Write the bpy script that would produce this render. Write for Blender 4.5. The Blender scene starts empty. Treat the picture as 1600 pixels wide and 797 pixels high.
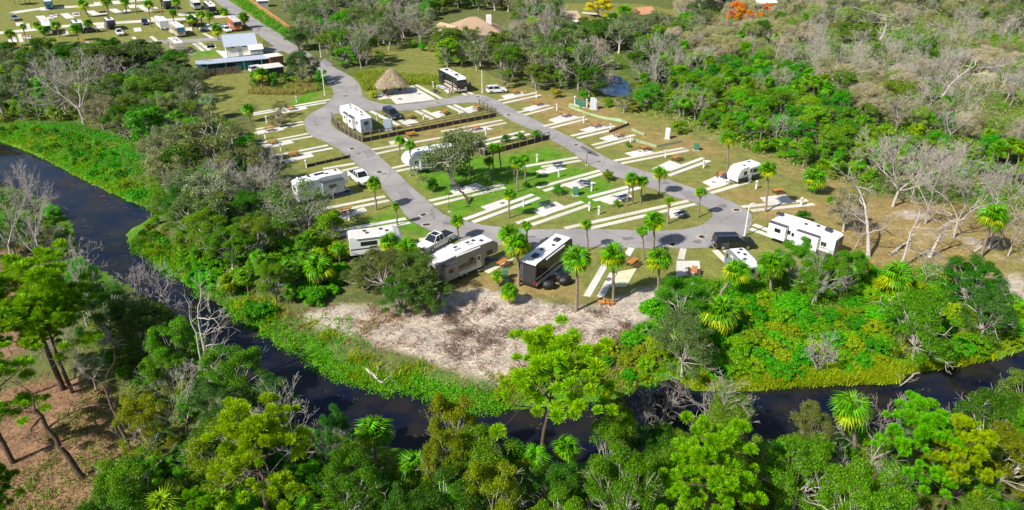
import bpy, bmesh, math, random
import numpy as np
from mathutils import Vector, Matrix
from mathutils.geometry import tessellate_polygon

SC = bpy.context.scene
COL = SC.collection
random.seed(7)
RNG = np.random.default_rng(7)
PI = math.pi

# ------------------------------------------------------------------ camera
FPX, PITCH, CAMH = 1150.0, math.radians(28.0), 48.0
cam_d = bpy.data.cameras.new('camera')
cam_d.sensor_width = 36.0
cam_d.lens = FPX / 1600.0 * 36.0
cam_d.clip_start, cam_d.clip_end = 0.5, 20000
cam = bpy.data.objects.new('camera', cam_d)
COL.objects.link(cam)
cam.location = (0, 0, CAMH)
cam.rotation_euler = (math.radians(90) - PITCH, 0, 0)
SC.camera = cam

# ------------------------------------------------------------------ light
SUN_EL, SUN_AZ = math.radians(43.0), math.atan2(-0.775, -0.63)
world = bpy.data.worlds.new('World')
SC.world = world
world.use_nodes = True
wn = world.node_tree.nodes
bg = wn.get('Background') or wn.new('ShaderNodeBackground')
sky = wn.new('ShaderNodeTexSky')
sky.sky_type = 'NISHITA'
sky.sun_disc = False
sky.sun_elevation = SUN_EL
sky.sun_rotation = SUN_AZ % (2 * PI)
world.node_tree.links.new(sky.outputs[0], bg.inputs[0])
bg.inputs[1].default_value = 0.088
sun_d = bpy.data.lights.new('sun', 'SUN')
sun_d.energy = 4.9
sun_d.angle = math.radians(0.5)
sun_d.color = (1.0, 0.96, 0.88)
sun = bpy.data.objects.new('sun', sun_d)
COL.objects.link(sun)
to_sun = Vector((math.sin(SUN_AZ) * math.cos(SUN_EL), math.cos(SUN_AZ) * math.cos(SUN_EL), math.sin(SUN_EL)))
sun.rotation_euler = to_sun.to_track_quat('Z', 'Y').to_euler()
sun.location = (-60, -40, 90)
vs = SC.view_settings
vs.view_transform = 'Standard'
vs.look = 'None'
vs.gamma = 1.0
vs.use_curve_mapping = False
vs.exposure = 0.52

# ------------------------------------------------------------------ survey: picture position -> metres on the site
CT, ST = math.cos(PITCH), math.sin(PITCH)
def ray(px, py):
    u = (px - 800) / FPX; v = -(py - 398.5) / FPX
    return u, CT + v * ST, -ST + v * CT
def P(px, py, z=0.0):
    a, b, c = ray(px, py)
    t = (z - CAMH) / c
    return Vector((a * t, b * t, z))
def zat(py, Y):
    """height of the point seen at row py at ground distance Y"""
    a, b, c = ray(800, py)
    return CAMH + Y / b * c
def pix(x, y, z=0.0):
    zc = y*CT - (z-CAMH)*ST; yc = y*ST + (z-CAMH)*CT
    return 800 + FPX*x/zc, 398.5 - FPX*yc/zc
def pts(L, z=0.0):
    return [P(x, y, z) for x, y in L]
def smooth(poly, n=4, closed=True):
    out = []; m = len(poly)
    rngm = range(m) if closed else range(m - 1)
    for i in rngm:
        if closed: p0, p1, p2, p3 = poly[i-1], poly[i], poly[(i+1) % m], poly[(i+2) % m]
        else: p0, p1, p2, p3 = poly[max(i-1, 0)], poly[i], poly[i+1], poly[min(i+2, m-1)]
        for k in range(n):
            t = k / n
            out.append(tuple(0.5 * (2*p1[j] + (p2[j]-p0[j])*t + (2*p0[j]-5*p1[j]+4*p2[j]-p3[j])*t*t + (3*p1[j]-p0[j]-3*p2[j]+p3[j])*t**3) for j in range(2)))
    if not closed: out.append(tuple(poly[-1]))
    return out
def inside(poly, X, Y):
    X = np.asarray(X, float); Y = np.asarray(Y, float)
    r = np.zeros(X.shape, bool); n = len(poly)
    for i in range(n):
        x1, y1 = poly[i][0], poly[i][1]; x2, y2 = poly[i-1][0], poly[i-1][1]
        if y1 == y2: continue
        c = ((y1 > Y) != (y2 > Y)) & (X < (x2-x1) * (Y-y1) / (y2-y1) + x1)
        r ^= c
    return r
def edge_dist(poly, X, Y, closed=True):
    X = np.asarray(X, float); Y = np.asarray(Y, float)
    d = np.full(X.shape, 1e9)
    for i in range(0 if closed else 1, len(poly)):
        ax, ay = poly[i-1][0], poly[i-1][1]; bx, by = poly[i][0], poly[i][1]
        ex, ey = bx-ax, by-ay; L = ex*ex + ey*ey + 1e-9
        t = np.clip(((X-ax)*ex + (Y-ay)*ey) / L, 0, 1)
        d = np.minimum(d, np.hypot(X-ax-t*ex, Y-ay-t*ey))
    return d
def sdist(poly, X, Y):
    d = edge_dist(poly, X, Y)
    return np.where(inside(poly, X, Y), -d, d)
def xy(L, z=0.0):
    return [(p.x, p.y) for p in pts(L, z)]
_gr = np.random.default_rng(3).random((64, 64))
def vnoise(X, Y, s):
    X = np.asarray(X) / s; Y = np.asarray(Y) / s
    xi = np.floor(X).astype(int); yi = np.floor(Y).astype(int)
    fx = X - xi; fy = Y - yi
    fx = fx*fx*(3-2*fx); fy = fy*fy*(3-2*fy)
    g = lambda a, b: _gr[a % 64, b % 64]
    return (g(xi, yi)*(1-fx) + g(xi+1, yi)*fx)*(1-fy) + (g(xi, yi+1)*(1-fx) + g(xi+1, yi+1)*fx)*fy
def fbm(X, Y, s):
    return vnoise(X, Y, s)*.5 + vnoise(Y+31, X+17, s*.47)*.3 + vnoise(X+91, Y+7, s*.21)*.2

# ------------------------------------------------------------------ materials
_M = {}
def mat(name, col, rough=0.6, metal=0.0, spec=0.4, var=0.0, scale=2.0, bump=0.0, coat=0.0):
    if name in _M: return _M[name]
    m = bpy.data.materials.new(name); m.use_nodes = True
    nt = m.node_tree; N = nt.nodes; L = nt.links
    b = N['Principled BSDF']
    b.inputs['Base Color'].default_value = (*col, 1)
    b.inputs['Roughness'].default_value = rough
    b.inputs['Metallic'].default_value = metal
    b.inputs['Specular IOR Level'].default_value = spec
    if coat: b.inputs['Coat Weight'].default_value = coat
    if var or bump:
        tc = N.new('ShaderNodeTexCoord')
        n = N.new('ShaderNodeTexNoise'); n.inputs['Scale'].default_value = scale
        n.inputs['Detail'].default_value = 6; n.inputs['Roughness'].default_value = 0.65
        L.new(tc.outputs['Object'], n.inputs['Vector'])
        if var:
            r = N.new('ShaderNodeValToRGB')
            r.color_ramp.elements[0].position = 0.3; r.color_ramp.elements[1].position = 0.72
            r.color_ramp.elements[0].color = (*[max(0, c*(1-var)) for c in col], 1)
            r.color_ramp.elements[1].color = (*[min(1, c*(1+var*.6)) for c in col], 1)
            L.new(n.outputs['Fac'], r.inputs['Fac']); L.new(r.outputs['Color'], b.inputs['Base Color'])
        if bump:
            bp = N.new('ShaderNodeBump'); bp.inputs['Strength'].default_value = bump; bp.inputs['Distance'].default_value = 0.05
            L.new(n.outputs['Fac'], bp.inputs['Height']); L.new(bp.outputs['Normal'], b.inputs['Normal'])
    _M[name] = m
    return m

def leaf_material(name, trans=0.38, var=0.5):
    """colour of the plant comes from the object's own colour, each leaf slightly lighter, darker or yellower"""
    m = bpy.data.materials.new(name); m.use_nodes = True
    nt = m.node_tree; N = nt.nodes; L = nt.links
    b = N['Principled BSDF']; out = N['Material Output']
    oi = N.new('ShaderNodeObjectInfo')
    at = N.new('ShaderNodeAttribute'); at.attribute_name = 'tint'
    hsv = N.new('ShaderNodeHueSaturation')
    mh = N.new('ShaderNodeMapRange'); mh.inputs['To Min'].default_value = 0.477; mh.inputs['To Max'].default_value = 0.520; hsv.inputs['Saturation'].default_value = 1.16
    L.new(at.outputs['Fac'], mh.inputs['Value']); L.new(mh.outputs['Result'], hsv.inputs['Hue'])
    mv = N.new('ShaderNodeMapRange'); mv.inputs['To Min'].default_value = 1.02-var; mv.inputs['To Max'].default_value = 1.02+var*1.35
    mm = N.new('ShaderNodeMath'); mm.operation = 'FRACT'
    m7 = N.new('ShaderNodeMath'); m7.operation = 'MULTIPLY'; m7.inputs[1].default_value = 7.31
    L.new(at.outputs['Fac'], m7.inputs[0]); L.new(m7.outputs[0], mm.inputs[0]); L.new(mm.outputs[0], mv.inputs['Value'])
    L.new(mv.outputs['Result'], hsv.inputs['Value'])
    L.new(oi.outputs['Color'], hsv.inputs['Color'])
    L.new(hsv.outputs['Color'], b.inputs['Base Color'])
    b.inputs['Roughness'].default_value = 0.48
    b.inputs['Specular IOR Level'].default_value = 0.28
    tr = N.new('ShaderNodeBsdfTranslucent'); L.new(hsv.outputs['Color'], tr.inputs['Color'])
    mx = N.new('ShaderNodeMixShader'); mx.inputs[0].default_value = trans
    L.new(b.outputs[0], mx.inputs[1]); L.new(tr.outputs[0], mx.inputs[2]); L.new(mx.outputs[0], out.inputs['Surface'])
    return m
LEAF = leaf_material('leaf')
def bark_material(name, c1, c2):
    m = bpy.data.materials.new(name); m.use_nodes = True
    nt = m.node_tree; N = nt.nodes; L = nt.links; b = N['Principled BSDF']
    tc = N.new('ShaderNodeTexCoord'); n = N.new('ShaderNodeTexNoise'); n.inputs['Scale'].default_value = 3.5
    n.inputs['Detail'].default_value = 6; n.inputs['Roughness'].default_value = .7
    mp = N.new('ShaderNodeMapping'); mp.inputs['Scale'].default_value = (3, 3, .6)
    L.new(tc.outputs['Object'], mp.inputs['Vector']); L.new(mp.outputs[0], n.inputs['Vector'])
    r = N.new('ShaderNodeValToRGB'); r.color_ramp.elements[0].position = .35; r.color_ramp.elements[1].position = .68
    r.color_ramp.elements[0].color = (*c1, 1); r.color_ramp.elements[1].color = (*c2, 1)
    L.new(n.outputs['Fac'], r.inputs['Fac']); L.new(r.outputs[0], b.inputs['Base Color'])
    b.inputs['Roughness'].default_value = .9; b.inputs['Specular IOR Level'].default_value = .15
    bp = N.new('ShaderNodeBump'); bp.inputs['Strength'].default_value = .6; bp.inputs['Distance'].default_value = .04
    L.new(n.outputs['Fac'], bp.inputs['Height']); L.new(bp.outputs[0], b.inputs['Normal'])
    return m
BARK_GREY = bark_material('bark_grey', (.16, .135, .11), (.40, .36, .31))
BARK_PALE = bark_material('bark_pale', (.30, .26, .22), (.62, .56, .50))
BARK_TWIG = bark_material('bark_twig', (.30, .255, .235), (.54, .47, .44))
BARK_BROWN = bark_material('bark_brown', (.055, .035, .026), (.17, .115, .085))
BARK_PALM = bark_material('bark_palm', (.13, .10, .075), (.36, .29, .22))

# ------------------------------------------------------------------ objects
def put(o, parent=None, label=None, cat=None, group=None, kind=None):
    COL.objects.link(o)
    if parent: o.parent = parent
    if label: o['label'] = label
    if cat: o['category'] = cat
    if group: o['group'] = group
    if kind: o['kind'] = kind
    return o
def thing(name, label, cat, loc=(0, 0, 0), rz=0.0, group=None):
    o = bpy.data.objects.new(name, None)
    o.empty_display_size = 0.3
    o.location = loc; o.rotation_euler = (0, 0, rz)
    return put(o, None, label, cat, group)
def kids(o): return KID.get(o.name, [])
KID = {}
def part(name, data, parent, loc=(0, 0, 0), rot=(0, 0, 0), scale=(1, 1, 1), color=None):
    o = bpy.data.objects.new(name, data)
    o.location = loc; o.rotation_euler = rot; o.scale = scale
    if color: o.color = (*color, 1)
    put(o, parent)
    if parent: KID.setdefault(parent.name, []).append(o)
    return o
def copy_tree(o, parent=None):
    c = o.copy(); COL.objects.link(c)
    if parent:
        c.parent = parent; KID.setdefault(parent.name, []).append(c)
    for k in list(kids(o)): copy_tree(k, c)
    return c

class MB:
    """collects boxes, bars, prisms and lathes into ONE mesh"""
    def __init__(s): s.v = []; s.f = []
    def add(s, vs_, fs_):
        k = len(s.v); s.v += [tuple(p) for p in vs_]; s.f += [tuple(i + k for i in f) for f in fs_]; return s
    def bmadd(s, bm):
        bm.verts.ensure_lookup_table(); bm.verts.index_update()
        s.add([v.co[:] for v in bm.verts], [[v.index for v in f.verts] for f in bm.faces]); bm.free(); return s
    def box(s, c, d, bev=0.0, rz=0.0, ry=0.0, rx=0.0):
        bm = bmesh.new()
        bmesh.ops.create_cube(bm, size=1.0)
        bmesh.ops.scale(bm, vec=d, verts=bm.verts)
        if bev: bmesh.ops.bevel(bm, geom=list(bm.edges), offset=min(bev, min(d)*.45), segments=2, profile=.6, affect='EDGES')
        if rx or ry or rz:
            bmesh.ops.rotate(bm, cent=(0, 0, 0), matrix=(Matrix.Rotation(rz, 3, 'Z') @ Matrix.Rotation(ry, 3, 'Y') @ Matrix.Rotation(rx, 3, 'X')), verts=bm.verts)
        bmesh.ops.translate(bm, vec=c, verts=bm.verts)
        return s.bmadd(bm)
    def prism(s, prof, y0, y1, bev=0.0, inset=0.0):
        """side outline (x, z) carried across from y0 to y1"""
        bm = bmesh.new()
        vsx = [bm.verts.new((x, y0, z)) for x, z in prof]
        f = bm.faces.new(vsx)
        r = bmesh.ops.extrude_face_region(bm, geom=[f])
        bmesh.ops.translate(bm, vec=(0, y1-y0, 0), verts=[g for g in r['geom'] if isinstance(g, bmesh.types.BMVert)])
        bmesh.ops.recalc_face_normals(bm, faces=bm.faces)
        if bev: bmesh.ops.bevel(bm, geom=list(bm.edges), offset=bev, segments=2, profile=.6, affect='EDGES', clamp_overlap=True)
        return s.bmadd(bm)
    def poly(s, P2, z0, z1):
        """ground outline raised from z0 to z1"""
        n = len(P2); area = sum(P2[i-1][0]*P2[i][1]-P2[i][0]*P2[i-1][1] for i in range(n))
        if area < 0: P2 = P2[::-1]
        vs_ = [(p[0], p[1], z0) for p in P2] + [(p[0], p[1], z1) for p in P2]
        fs_ = [tuple(range(n, 2*n))] + [(i, (i+1) % n, n+(i+1) % n, n+i) for i in range(n)]
        return s.add(vs_, fs_)
    def cyl(s, p0, p1, r0, r1=None, n=8, caps=True):
        r1 = r0 if r1 is None else r1
        p0 = Vector(p0); p1 = Vector(p1); d = (p1-p0).normalized()
        a = d.orthogonal().normalized(); b = d.cross(a)
        vs_ = []
        for p, r in ((p0, r0), (p1, r1)):
            for i in range(n):
                t = 2*PI*i/n; vs_.append(tuple(p + a*(r*math.cos(t)) + b*(r*math.sin(t))))
        fs_ = [(i, (i+1) % n, n+(i+1) % n, n+i) for i in range(n)]
        if caps: fs_ += [tuple(range(n-1, -1, -1)), tuple(range(n, 2*n))]
        return s.add(vs_, fs_)
    def lump(s, c, r, seed=0, sub=2, amp=.18):
        bm = bmesh.new(); bmesh.ops.create_icosphere(bm, subdivisions=sub, radius=1.0)
        rr = random.Random(seed)
        for v in bm.verts: v.co *= 1 + amp*(rr.random()*2-1)
        for v in bm.verts: v.co = Vector((v.co.x*r[0]+c[0], v.co.y*r[1]+c[1], v.co.z*r[2]+c[2]))
        return s.bmadd(bm)
    def mesh(s, name, m, smooth_=False):
        me = bpy.data.meshes.new(name); me.from_pydata(s.v, [], s.f); me.update()
        if m: me.materials.append(m)
        if smooth_: me.polygons.foreach_set('use_smooth', [True]*len(me.polygons))
        return me
    def build(s, name, m, parent=None, smooth_=False, **kw):
        return part(name, s.mesh(name, m, smooth_), parent, **kw)

def structure(name, me):
    o = bpy.data.objects.new(name, me)
    return put(o, kind='structure')

def quads_mesh(name, V, material, tint=None):
    """V: (n,4,3) array of leaf corners -> one mesh"""
    n = V.shape[0]
    me = bpy.data.meshes.new(name)
    me.vertices.add(n*4); me.vertices.foreach_set('co', np.ascontiguousarray(V, np.float32).ravel())
    me.loops.add(n*4); me.loops.foreach_set('vertex_index', np.arange(n*4, dtype=np.int32))
    me.polygons.add(n); me.polygons.foreach_set('loop_start', np.arange(0, n*4, 4, dtype=np.int32))
    me.polygons.foreach_set('loop_total', np.full(n, 4, np.int32))
    a = me.attributes.new('tint', 'FLOAT', 'FACE')
    a.data.foreach_set('value', np.ascontiguousarray(tint if tint is not None else RNG.random(n), np.float32))
    me.materials.append(material)
    me.update(calc_edges=True)
    return me
def leaf_quads(C, Nrm, size, asp=0.55, rng=RNG, jit=0.7):
    """leaf blades at C facing roughly Nrm: diamond quads, slightly folded"""
    n = len(C)
    N = Nrm + rng.normal(0, jit, (n, 3)); N /= np.linalg.norm(N, axis=1, keepdims=True) + 1e-9
    A = np.cross(N, rng.normal(0, 1, (n, 3))); A /= np.linalg.norm(A, axis=1, keepdims=True) + 1e-9
    B = np.cross(N, A)
    s = (size * rng.uniform(.6, 1.35, n))[:, None]
    w = s*asp
    base = C - A*s*.5; tip = C + A*s*.5
    l = C + B*w*.5 + N*s*.10; r = C - B*w*.5 + N*s*.10
    return np.stack([base, r, tip, l], 1)
def tube_mesh(name, branches, material, n=5):
    """branches: list of (points (k,3), radii (k)) -> one mesh of tapered tubes"""
    Vs = []; Fs = []; off = 0
    ang = np.arange(n) * 2*PI/n
    for pts_, rad in branches:
        pts_ = np.asarray(pts_, float); k = len(pts_)
        nn = n if rad[0] > .05 else 3
        an = ang if nn == n else np.arange(3)*2*PI/3
        T = np.gradient(pts_, axis=0); T /= np.linalg.norm(T, axis=1, keepdims=True) + 1e-9
        ref = np.array([0.31, .17, .93]) if abs(T[0, 2]) < .85 else np.array([.95, .2, .1])
        A = np.cross(T, ref); A /= np.linalg.norm(A, axis=1, keepdims=True) + 1e-9
        B = np.cross(T, A)
        ring = pts_[:, None, :] + np.asarray(rad)[:, None, None]*(np.cos(an)[None, :, None]*A[:, None, :] + np.sin(an)[None, :, None]*B[:, None, :])
        Vs.append(ring.reshape(-1, 3))
        i = np.arange(k-1)[:, None]*nn; j = np.arange(nn)[None, :]; j2 = (j+1) % nn
        F = np.stack([i+j, i+j2, i+nn+j2, i+nn+j], -1).reshape(-1, 4) + off
        Fs.append(F); off += k*nn
    V = np.concatenate(Vs); F = np.concatenate(Fs)
    me = bpy.data.meshes.new(name)
    me.vertices.add(len(V)); me.vertices.foreach_set('co', V.astype(np.float32).ravel())
    me.loops.add(len(F)*4); me.loops.foreach_set('vertex_index', F.astype(np.int32).ravel())
    me.polygons.add(len(F)); me.polygons.foreach_set('loop_start', np.arange(0, len(F)*4, 4, dtype=np.int32))
    me.polygons.foreach_set('loop_total', np.full(len(F), 4, np.int32))
    me.polygons.foreach_set('use_smooth', np.ones(len(F), bool))
    me.materials.append(material); me.update(calc_edges=True)
    return me
# ================================================================== SETTING: ground, creek, roads, pads
WZ = -1.2
CREEK = smooth([(-220,180),(-60,205),(0,222),(60,245),(130,281),(200,314),(244,331),(226,346),(200,364),(203,386),(226,399),(272,431),(340,475),(368,496),(402,510),(440,543),(472,546),(500,577),(560,600),(605,611),(645,606),(668,618),(705,632),(760,640),(820,640),(880,632),(940,628),(1000,608),(1032,597),(1060,592),(1082,608),(1160,611),(1260,604),(1398,599),(1412,585),(1480,575),(1560,559),(1620,543),(1720,520),(1850,500),
  (1900,590),(1750,606),(1620,632),(1520,655),(1440,668),(1380,672),(1290,676),(1180,688),(1080,704),(980,716),(880,722),(780,722),(690,712),(620,700),(540,680),(450,656),(385,622),(345,585),(305,540),(280,502),(228,462),(180,434),(140,410),(122,388),(114,352),(84,320),(34,298),(-30,284),(-220,300)], 4)
CREEK = xy(CREEK, WZ)
POND = xy(smooth([(944,122),(960,118),(974,128),(981,145),(966,150),(946,145),(940,134)], 4), -0.5)
PARK = xy([(395,150),(480,135),(520,128),(560,118),(600,128),(690,100),(760,112),(800,132),(860,142),(930,160),(985,180),(1045,195),(1100,215),(1135,235),(1180,262),(1290,300),(1335,325),(1330,400),(1240,425),(1180,440),(1040,435),(1010,455),(940,470),(800,462),(690,450),(560,400),(525,380),(515,300),(440,250),(405,200)])
ROAD_OUT = [(322,-14),(334,0),(362,22),(384,40),(420,67),(452,85),(485,101),(500,115),(513,131),(520,141),(520,150),(513,160.6),(495,172),(480,181),(475.5,190),(476.5,200),(481,207),(490,214),(508,222),(525.5,231.5),(538,241),(550.6,250.5),(563,262),(575.7,273.7),(591,288),(601,300),(613,315),(626,328),(636,339),(648,348.5),(665,357.5),(686,364.5),(701,371),(735,379),(780,383.5),(835,385),(894,386),(950.6,387),(1013,388),(1071,388),(1111,387.5),(1135,385),(1152,379),(1164,369),(1171.5,357),(1176,344),(1173,333),(1159,323),(1134,311),(1111,303),(1088.6,295),(1063.5,287),(1043,279),(1026,272.8),(1000.7,265),(975.7,257.5),(950.6,247.5),(930.5,236),(913,225.5),(890,213.5),(868,203),(845,191),(822,180),(800,169),(780,158),(764,151),(746,147.5),(714,150),(681,156),(651,161.5),(616,163.5),(591,160.6),(572,154.5),(566,146),(563,134),(550.6,121),(525.5,107),(500,93.5),(478,80),(455,66.5),(432.6,50),(407.5,35),(385,20),(365,6),(348,-6),(338,-14)]
ROAD_IN = [(545,174.5),(573,173.5),(596,173.5),(621,173.5),(651,172),(681,166.5),(714,162),(739,160.8),(751,163.5),(763,169),(776.5,176.5),(788,183),(802,191),(820,199),(838,207),(852,213),(866,222),(883,231),(895,239),(908,249),(922,258.5),(940.5,267.8),(960.6,276.3),(980.7,283),(1013,293),(1033,300.5),(1053.5,308),(1076,314),(1092,319.5),(1105,325.5),(1112.5,333),(1110,340.5),(1101,348),(1084,355),(1063.5,358.5),(1026,360.2),(976,359),(925,358),(883,357.8),(832,358),(800,356),(776,354),(751,350.6),(726,344.5),(703,338.5),(688.6,331),(677,320.5),(665,310),(651,298.5),(638,287),(626,275),(614,263),(602,251.5),(591,241.5),(580,231.5),(567,223),(551,216),(538,209),(527,202),(519.5,194.5),(517,187),(524,179)]
def ragged(poly, n, amp):
    out = []
    for q, p in zip(poly, poly[1:]+poly[:1]):
        for k in range(n):
            t = k/n; x = q[0]*(1-t)+p[0]*t; y = q[1]*(1-t)+p[1]*t
            a = np.array([x]); c = np.array([y])
            out.append((x + amp*float(fbm(a, c, 1.1)[0]-.5)*2, y + amp*float(fbm(a+57, c+21, 1.1)[0]-.5)*2))
    return out
R_OUT0 = xy(ROAD_OUT)
R_OUT = ragged(xy(smooth(ROAD_OUT, 3)), 3, .22); R_IN = ragged(xy(smooth(ROAD_IN, 3)), 3, .22)
SAND = xy(smooth([(470,498),(520,478),(600,482),(660,474),(705,455),(800,462),(880,472),(940,474),(985,462),(1034,452),(1030,480),(1015,505),(975,540),(905,560),(840,575),(752,584),(690,576),(630,560),(575,540),(530,518)], 3))

def axis(lo, hi, step, far):
    a = list(np.arange(lo, hi + .1, step))
    return np.array([-far, -far*.4, lo-300, lo-60] + a + [hi+60, hi+300, far*.4, far])
GX = axis(-175, 190, 1.15, 6000); GY = axis(30, 330, 1.15, 6000)
TX, TY = np.meshgrid(GX, GY)
def ground_z(X, Y):
    X = np.asarray(X, float); Y = np.asarray(Y, float)
    d = sdist(CREEK, X, Y)
    t = np.clip(d/6.0, 0, 1)
    h = np.where(d < 0, WZ - np.clip(-d*.45, .05, 1.6), WZ + (.15 + (1.05)*(t*t*(3-2*t))))
    dp = sdist(POND, X, Y)
    h = np.where(dp < 2.0, np.minimum(h, np.where(dp < 0, -1.0 - np.clip(-dp*.3, 0, .8), -1.0 + dp*.5)), h)
    flat = np.clip(edge_dist(PARK, X, Y)/8, 0, 1) * (~inside(PARK, X, Y))
    far = np.hypot(X, Y-140)
    flat = flat * np.clip((d-4)/8, 0, 1) * (far < 600) * (1 - inside(CAMP, X, Y)) * np.clip((sdist(R_OUT0, X, Y)-1)/6, 0, 1)
    return h + flat*(fbm(X, Y, 19)-.5)*1.1
CAMP = xy([(-200,-60),(430,-40),(410,70),(470,110),(440,135),(300,125),(240,80),(60,90),(-200,100)])
TZ = ground_z(TX, TY)
def gz(x, y):
    """height read back from the finished ground sheet"""
    x = np.asarray(x, float); y = np.asarray(y, float)
    i = np.clip(np.searchsorted(GX, x)-1, 0, len(GX)-2); j = np.clip(np.searchsorted(GY, y)-1, 0, len(GY)-2)
    fx = (x-GX[i])/(GX[i+1]-GX[i]); fy = (y-GY[j])/(GY[j+1]-GY[j])
    return (TZ[j, i]*(1-fx)+TZ[j, i+1]*fx)*(1-fy) + (TZ[j+1, i]*(1-fx)+TZ[j+1, i+1]*fx)*fy

me = bpy.data.meshes.new('ground')
nx, ny = len(GX), len(GY)
me.vertices.add(nx*ny); me.vertices.foreach_set('co', np.stack([TX, TY, TZ], -1).astype(np.float32).ravel())
ii = (np.arange(ny-1)[:, None]*nx + np.arange(nx-1)[None, :])
F = np.stack([ii, ii+1, ii+nx+1, ii+nx], -1).reshape(-1, 4)
me.loops.add(len(F)*4); me.loops.foreach_set('vertex_index', F.astype(np.int32).ravel())
me.polygons.add(len(F)); me.polygons.foreach_set('loop_start', np.arange(0, len(F)*4, 4, dtype=np.int32))
me.polygons.foreach_set('loop_total', np.full(len(F), 4, np.int32))
me.polygons.foreach_set('use_smooth', np.ones(len(F), bool))
def mask(name, val):
    a = me.attributes.new(name, 'FLOAT', 'POINT'); a.data.foreach_set('value', np.clip(val, 0, 1).astype(np.float32).ravel())
n1 = fbm(TX, TY, 9); n2 = fbm(TX+50, TY-20, 22); n3 = fbm(TX-13, TY+77, 5)
soft = lambda poly, w, nz=0.0: np.clip(.5 - (sdist(poly, TX, TY) + (n1-.5)*nz)/w, 0, 1)
LAWNS = [PARK, CAMP, xy([(930,158),(1000,150),(1080,180),(1180,224),(1330,288),(1340,330),(1290,305),(1100,215),(985,185)]),
  xy([(350,125),(400,118),(500,150),(520,140),(470,135),(420,150),(395,165),(340,185),(300,180),(330,150)]),
  xy([(545,78),(600,70),(690,76),(700,100),(640,128),(600,128),(580,100)]),
  xy([(870,4),(1000,6),(1075,20),(1060,42),(980,50),(920,48),(870,28)]),
  xy([(280,118),(420,112),(400,140),(300,138)]),
  xy([(1290,300),(1340,320),(1480,330),(1600,345),(1600,480),(1540,470),(1500,410),(1420,400),(1330,410)])]
lawn = np.maximum.reduce([soft(p, 2.5, 3) for p in LAWNS])
mask('lawn', lawn)
GREENP = [[(640,262),(700,250),(800,236),(858,222),(890,250),(800,300),(720,345),(690,330)],[(600,160),(640,158),(642,166),(590,166)],[(820,250),(905,262),(980,300),(900,340),(800,330)],[(480,138),(520,140),(505,162),(440,172)],[(330,72),(348,84),(300,92),(290,80)],[(620,330),(690,362),(650,372),(560,350)]]
green = np.maximum.reduce([soft(xy(p), 6, 8) for p in GREENP])*np.clip((n1-.13)*3.6, 0, 1)
mask('green', green)
DRYP = [[(800,130),(1000,180),(1110,215),(1180,265),(1120,262),(1000,235),(860,195),(780,150)],[(1290,300),(1600,330),(1600,480),(1330,410)],[(690,445),(800,420),(960,470),(760,470)],[(940,160),(985,165),(1100,200),(1200,250),(1290,300),(1340,330),(1330,285),(1180,222),(1080,178),(1000,148)],[(1100,290),(1300,320),(1260,350),(1190,340)],[(620,196),(780,180),(800,235),(640,240)]]
mask('dry', np.maximum.reduce([soft(xy(p), 8, 8) for p in DRYP])*np.clip((n2-.2)*2.2, 0, 1))
sand = np.maximum(soft(SAND, 3, 5)*np.clip((n3-.05)*5, 0, 1), 0)
for p in [[(1395,350),(1420,330),(1500,372),(1480,385)],[(1478,372),(1540,378),(1560,398),(1500,400)],[(1550,430),(1600,400),(1620,480),(1560,470)],[(1090,190),(1130,215),(1105,240),(1085,215)],[(1400,400),(1470,380),(1440,420)],[(1310,285),(1330,295),(1320,305)],[(1500,130),(1560,70),(1600,80),(1560,130)]]:
    sand = np.maximum(sand, soft(xy(p), 4, 7)*np.clip((n3-.3)*4, 0, 1)*.9)
mask('sand', sand)
red = soft(xy([(-80,640),(40,600),(130,575),(205,615),(212,690),(170,790),(90,900),(-100,900)]), 4, 9)
red = np.maximum(red, soft(xy([(-60,395),(40,385),(95,420),(60,470),(90,520),(-60,600)]), 4, 6))
red = np.maximum(red, .5*soft(xy([(560,470),(640,470),(560,520),(450,500),(440,475)]), 5, 6))
mask('red', red*np.clip((n1+.35), 0, 1))
dc = sdist(CREEK, TX, TY)
mask('bank', np.clip(1-(dc-.5)/3.5, 0, 1)*(dc > -1.0)*np.clip((n1-.1)*3, 0, 1))
me.update(calc_edges=True)

m = bpy.data.materials.new('ground'); m.use_nodes = True
nt = m.node_tree; N = nt.nodes; L = nt.links; b = N['Principled BSDF']
tc = N.new('ShaderNodeTexCoord')
def noise(scale, det=6, rough=.65):
    n = N.new('ShaderNodeTexNoise'); n.inputs['Scale'].default_value = scale; n.inputs['Detail'].default_value = det
    n.inputs['Roughness'].default_value = rough; L.new(tc.outputs['Object'], n.inputs['Vector']); return n
def ramp(src, stops):
    r = N.new('ShaderNodeValToRGB'); e = r.color_ramp.elements
    while len(e) < len(stops): e.new(.5)
    for k, (p_, c_) in enumerate(stops): e[k].position = p_; e[k].color = (*c_, 1)
    L.new(src, r.inputs['Fac']); return r.outputs['Color']
def mixc(fac, a, c):
    x = N.new('ShaderNodeMix'); x.data_type = 'RGBA'
    L.new(fac, x.inputs['Factor']); L.new(a, x.inputs['A']); L.new(c, x.inputs['B']); return x.outputs['Result']
def amask(name, lo=.35, hi=.65, sc=1.7, amt=.5):
    at = N.new('ShaderNodeAttribute'); at.attribute_name = name
    nz = noise(sc, 5)
    a = N.new('ShaderNodeMath'); a.operation = 'MULTIPLY_ADD'; a.inputs[1].default_value = amt; L.new(nz.outputs['Fac'], a.inputs[0])
    s = N.new('ShaderNodeMath'); s.operation = 'SUBTRACT'; s.inputs[1].default_value = amt*.5
    L.new(at.outputs['Fac'], a.inputs[2]); L.new(a.outputs[0], s.inputs[0])
    r = N.new('ShaderNodeMapRange'); r.inputs['From Min'].default_value = lo; r.inputs['From Max'].default_value = hi
    L.new(s.outputs[0], r.inputs['Value']); return r.outputs['Result']
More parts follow.
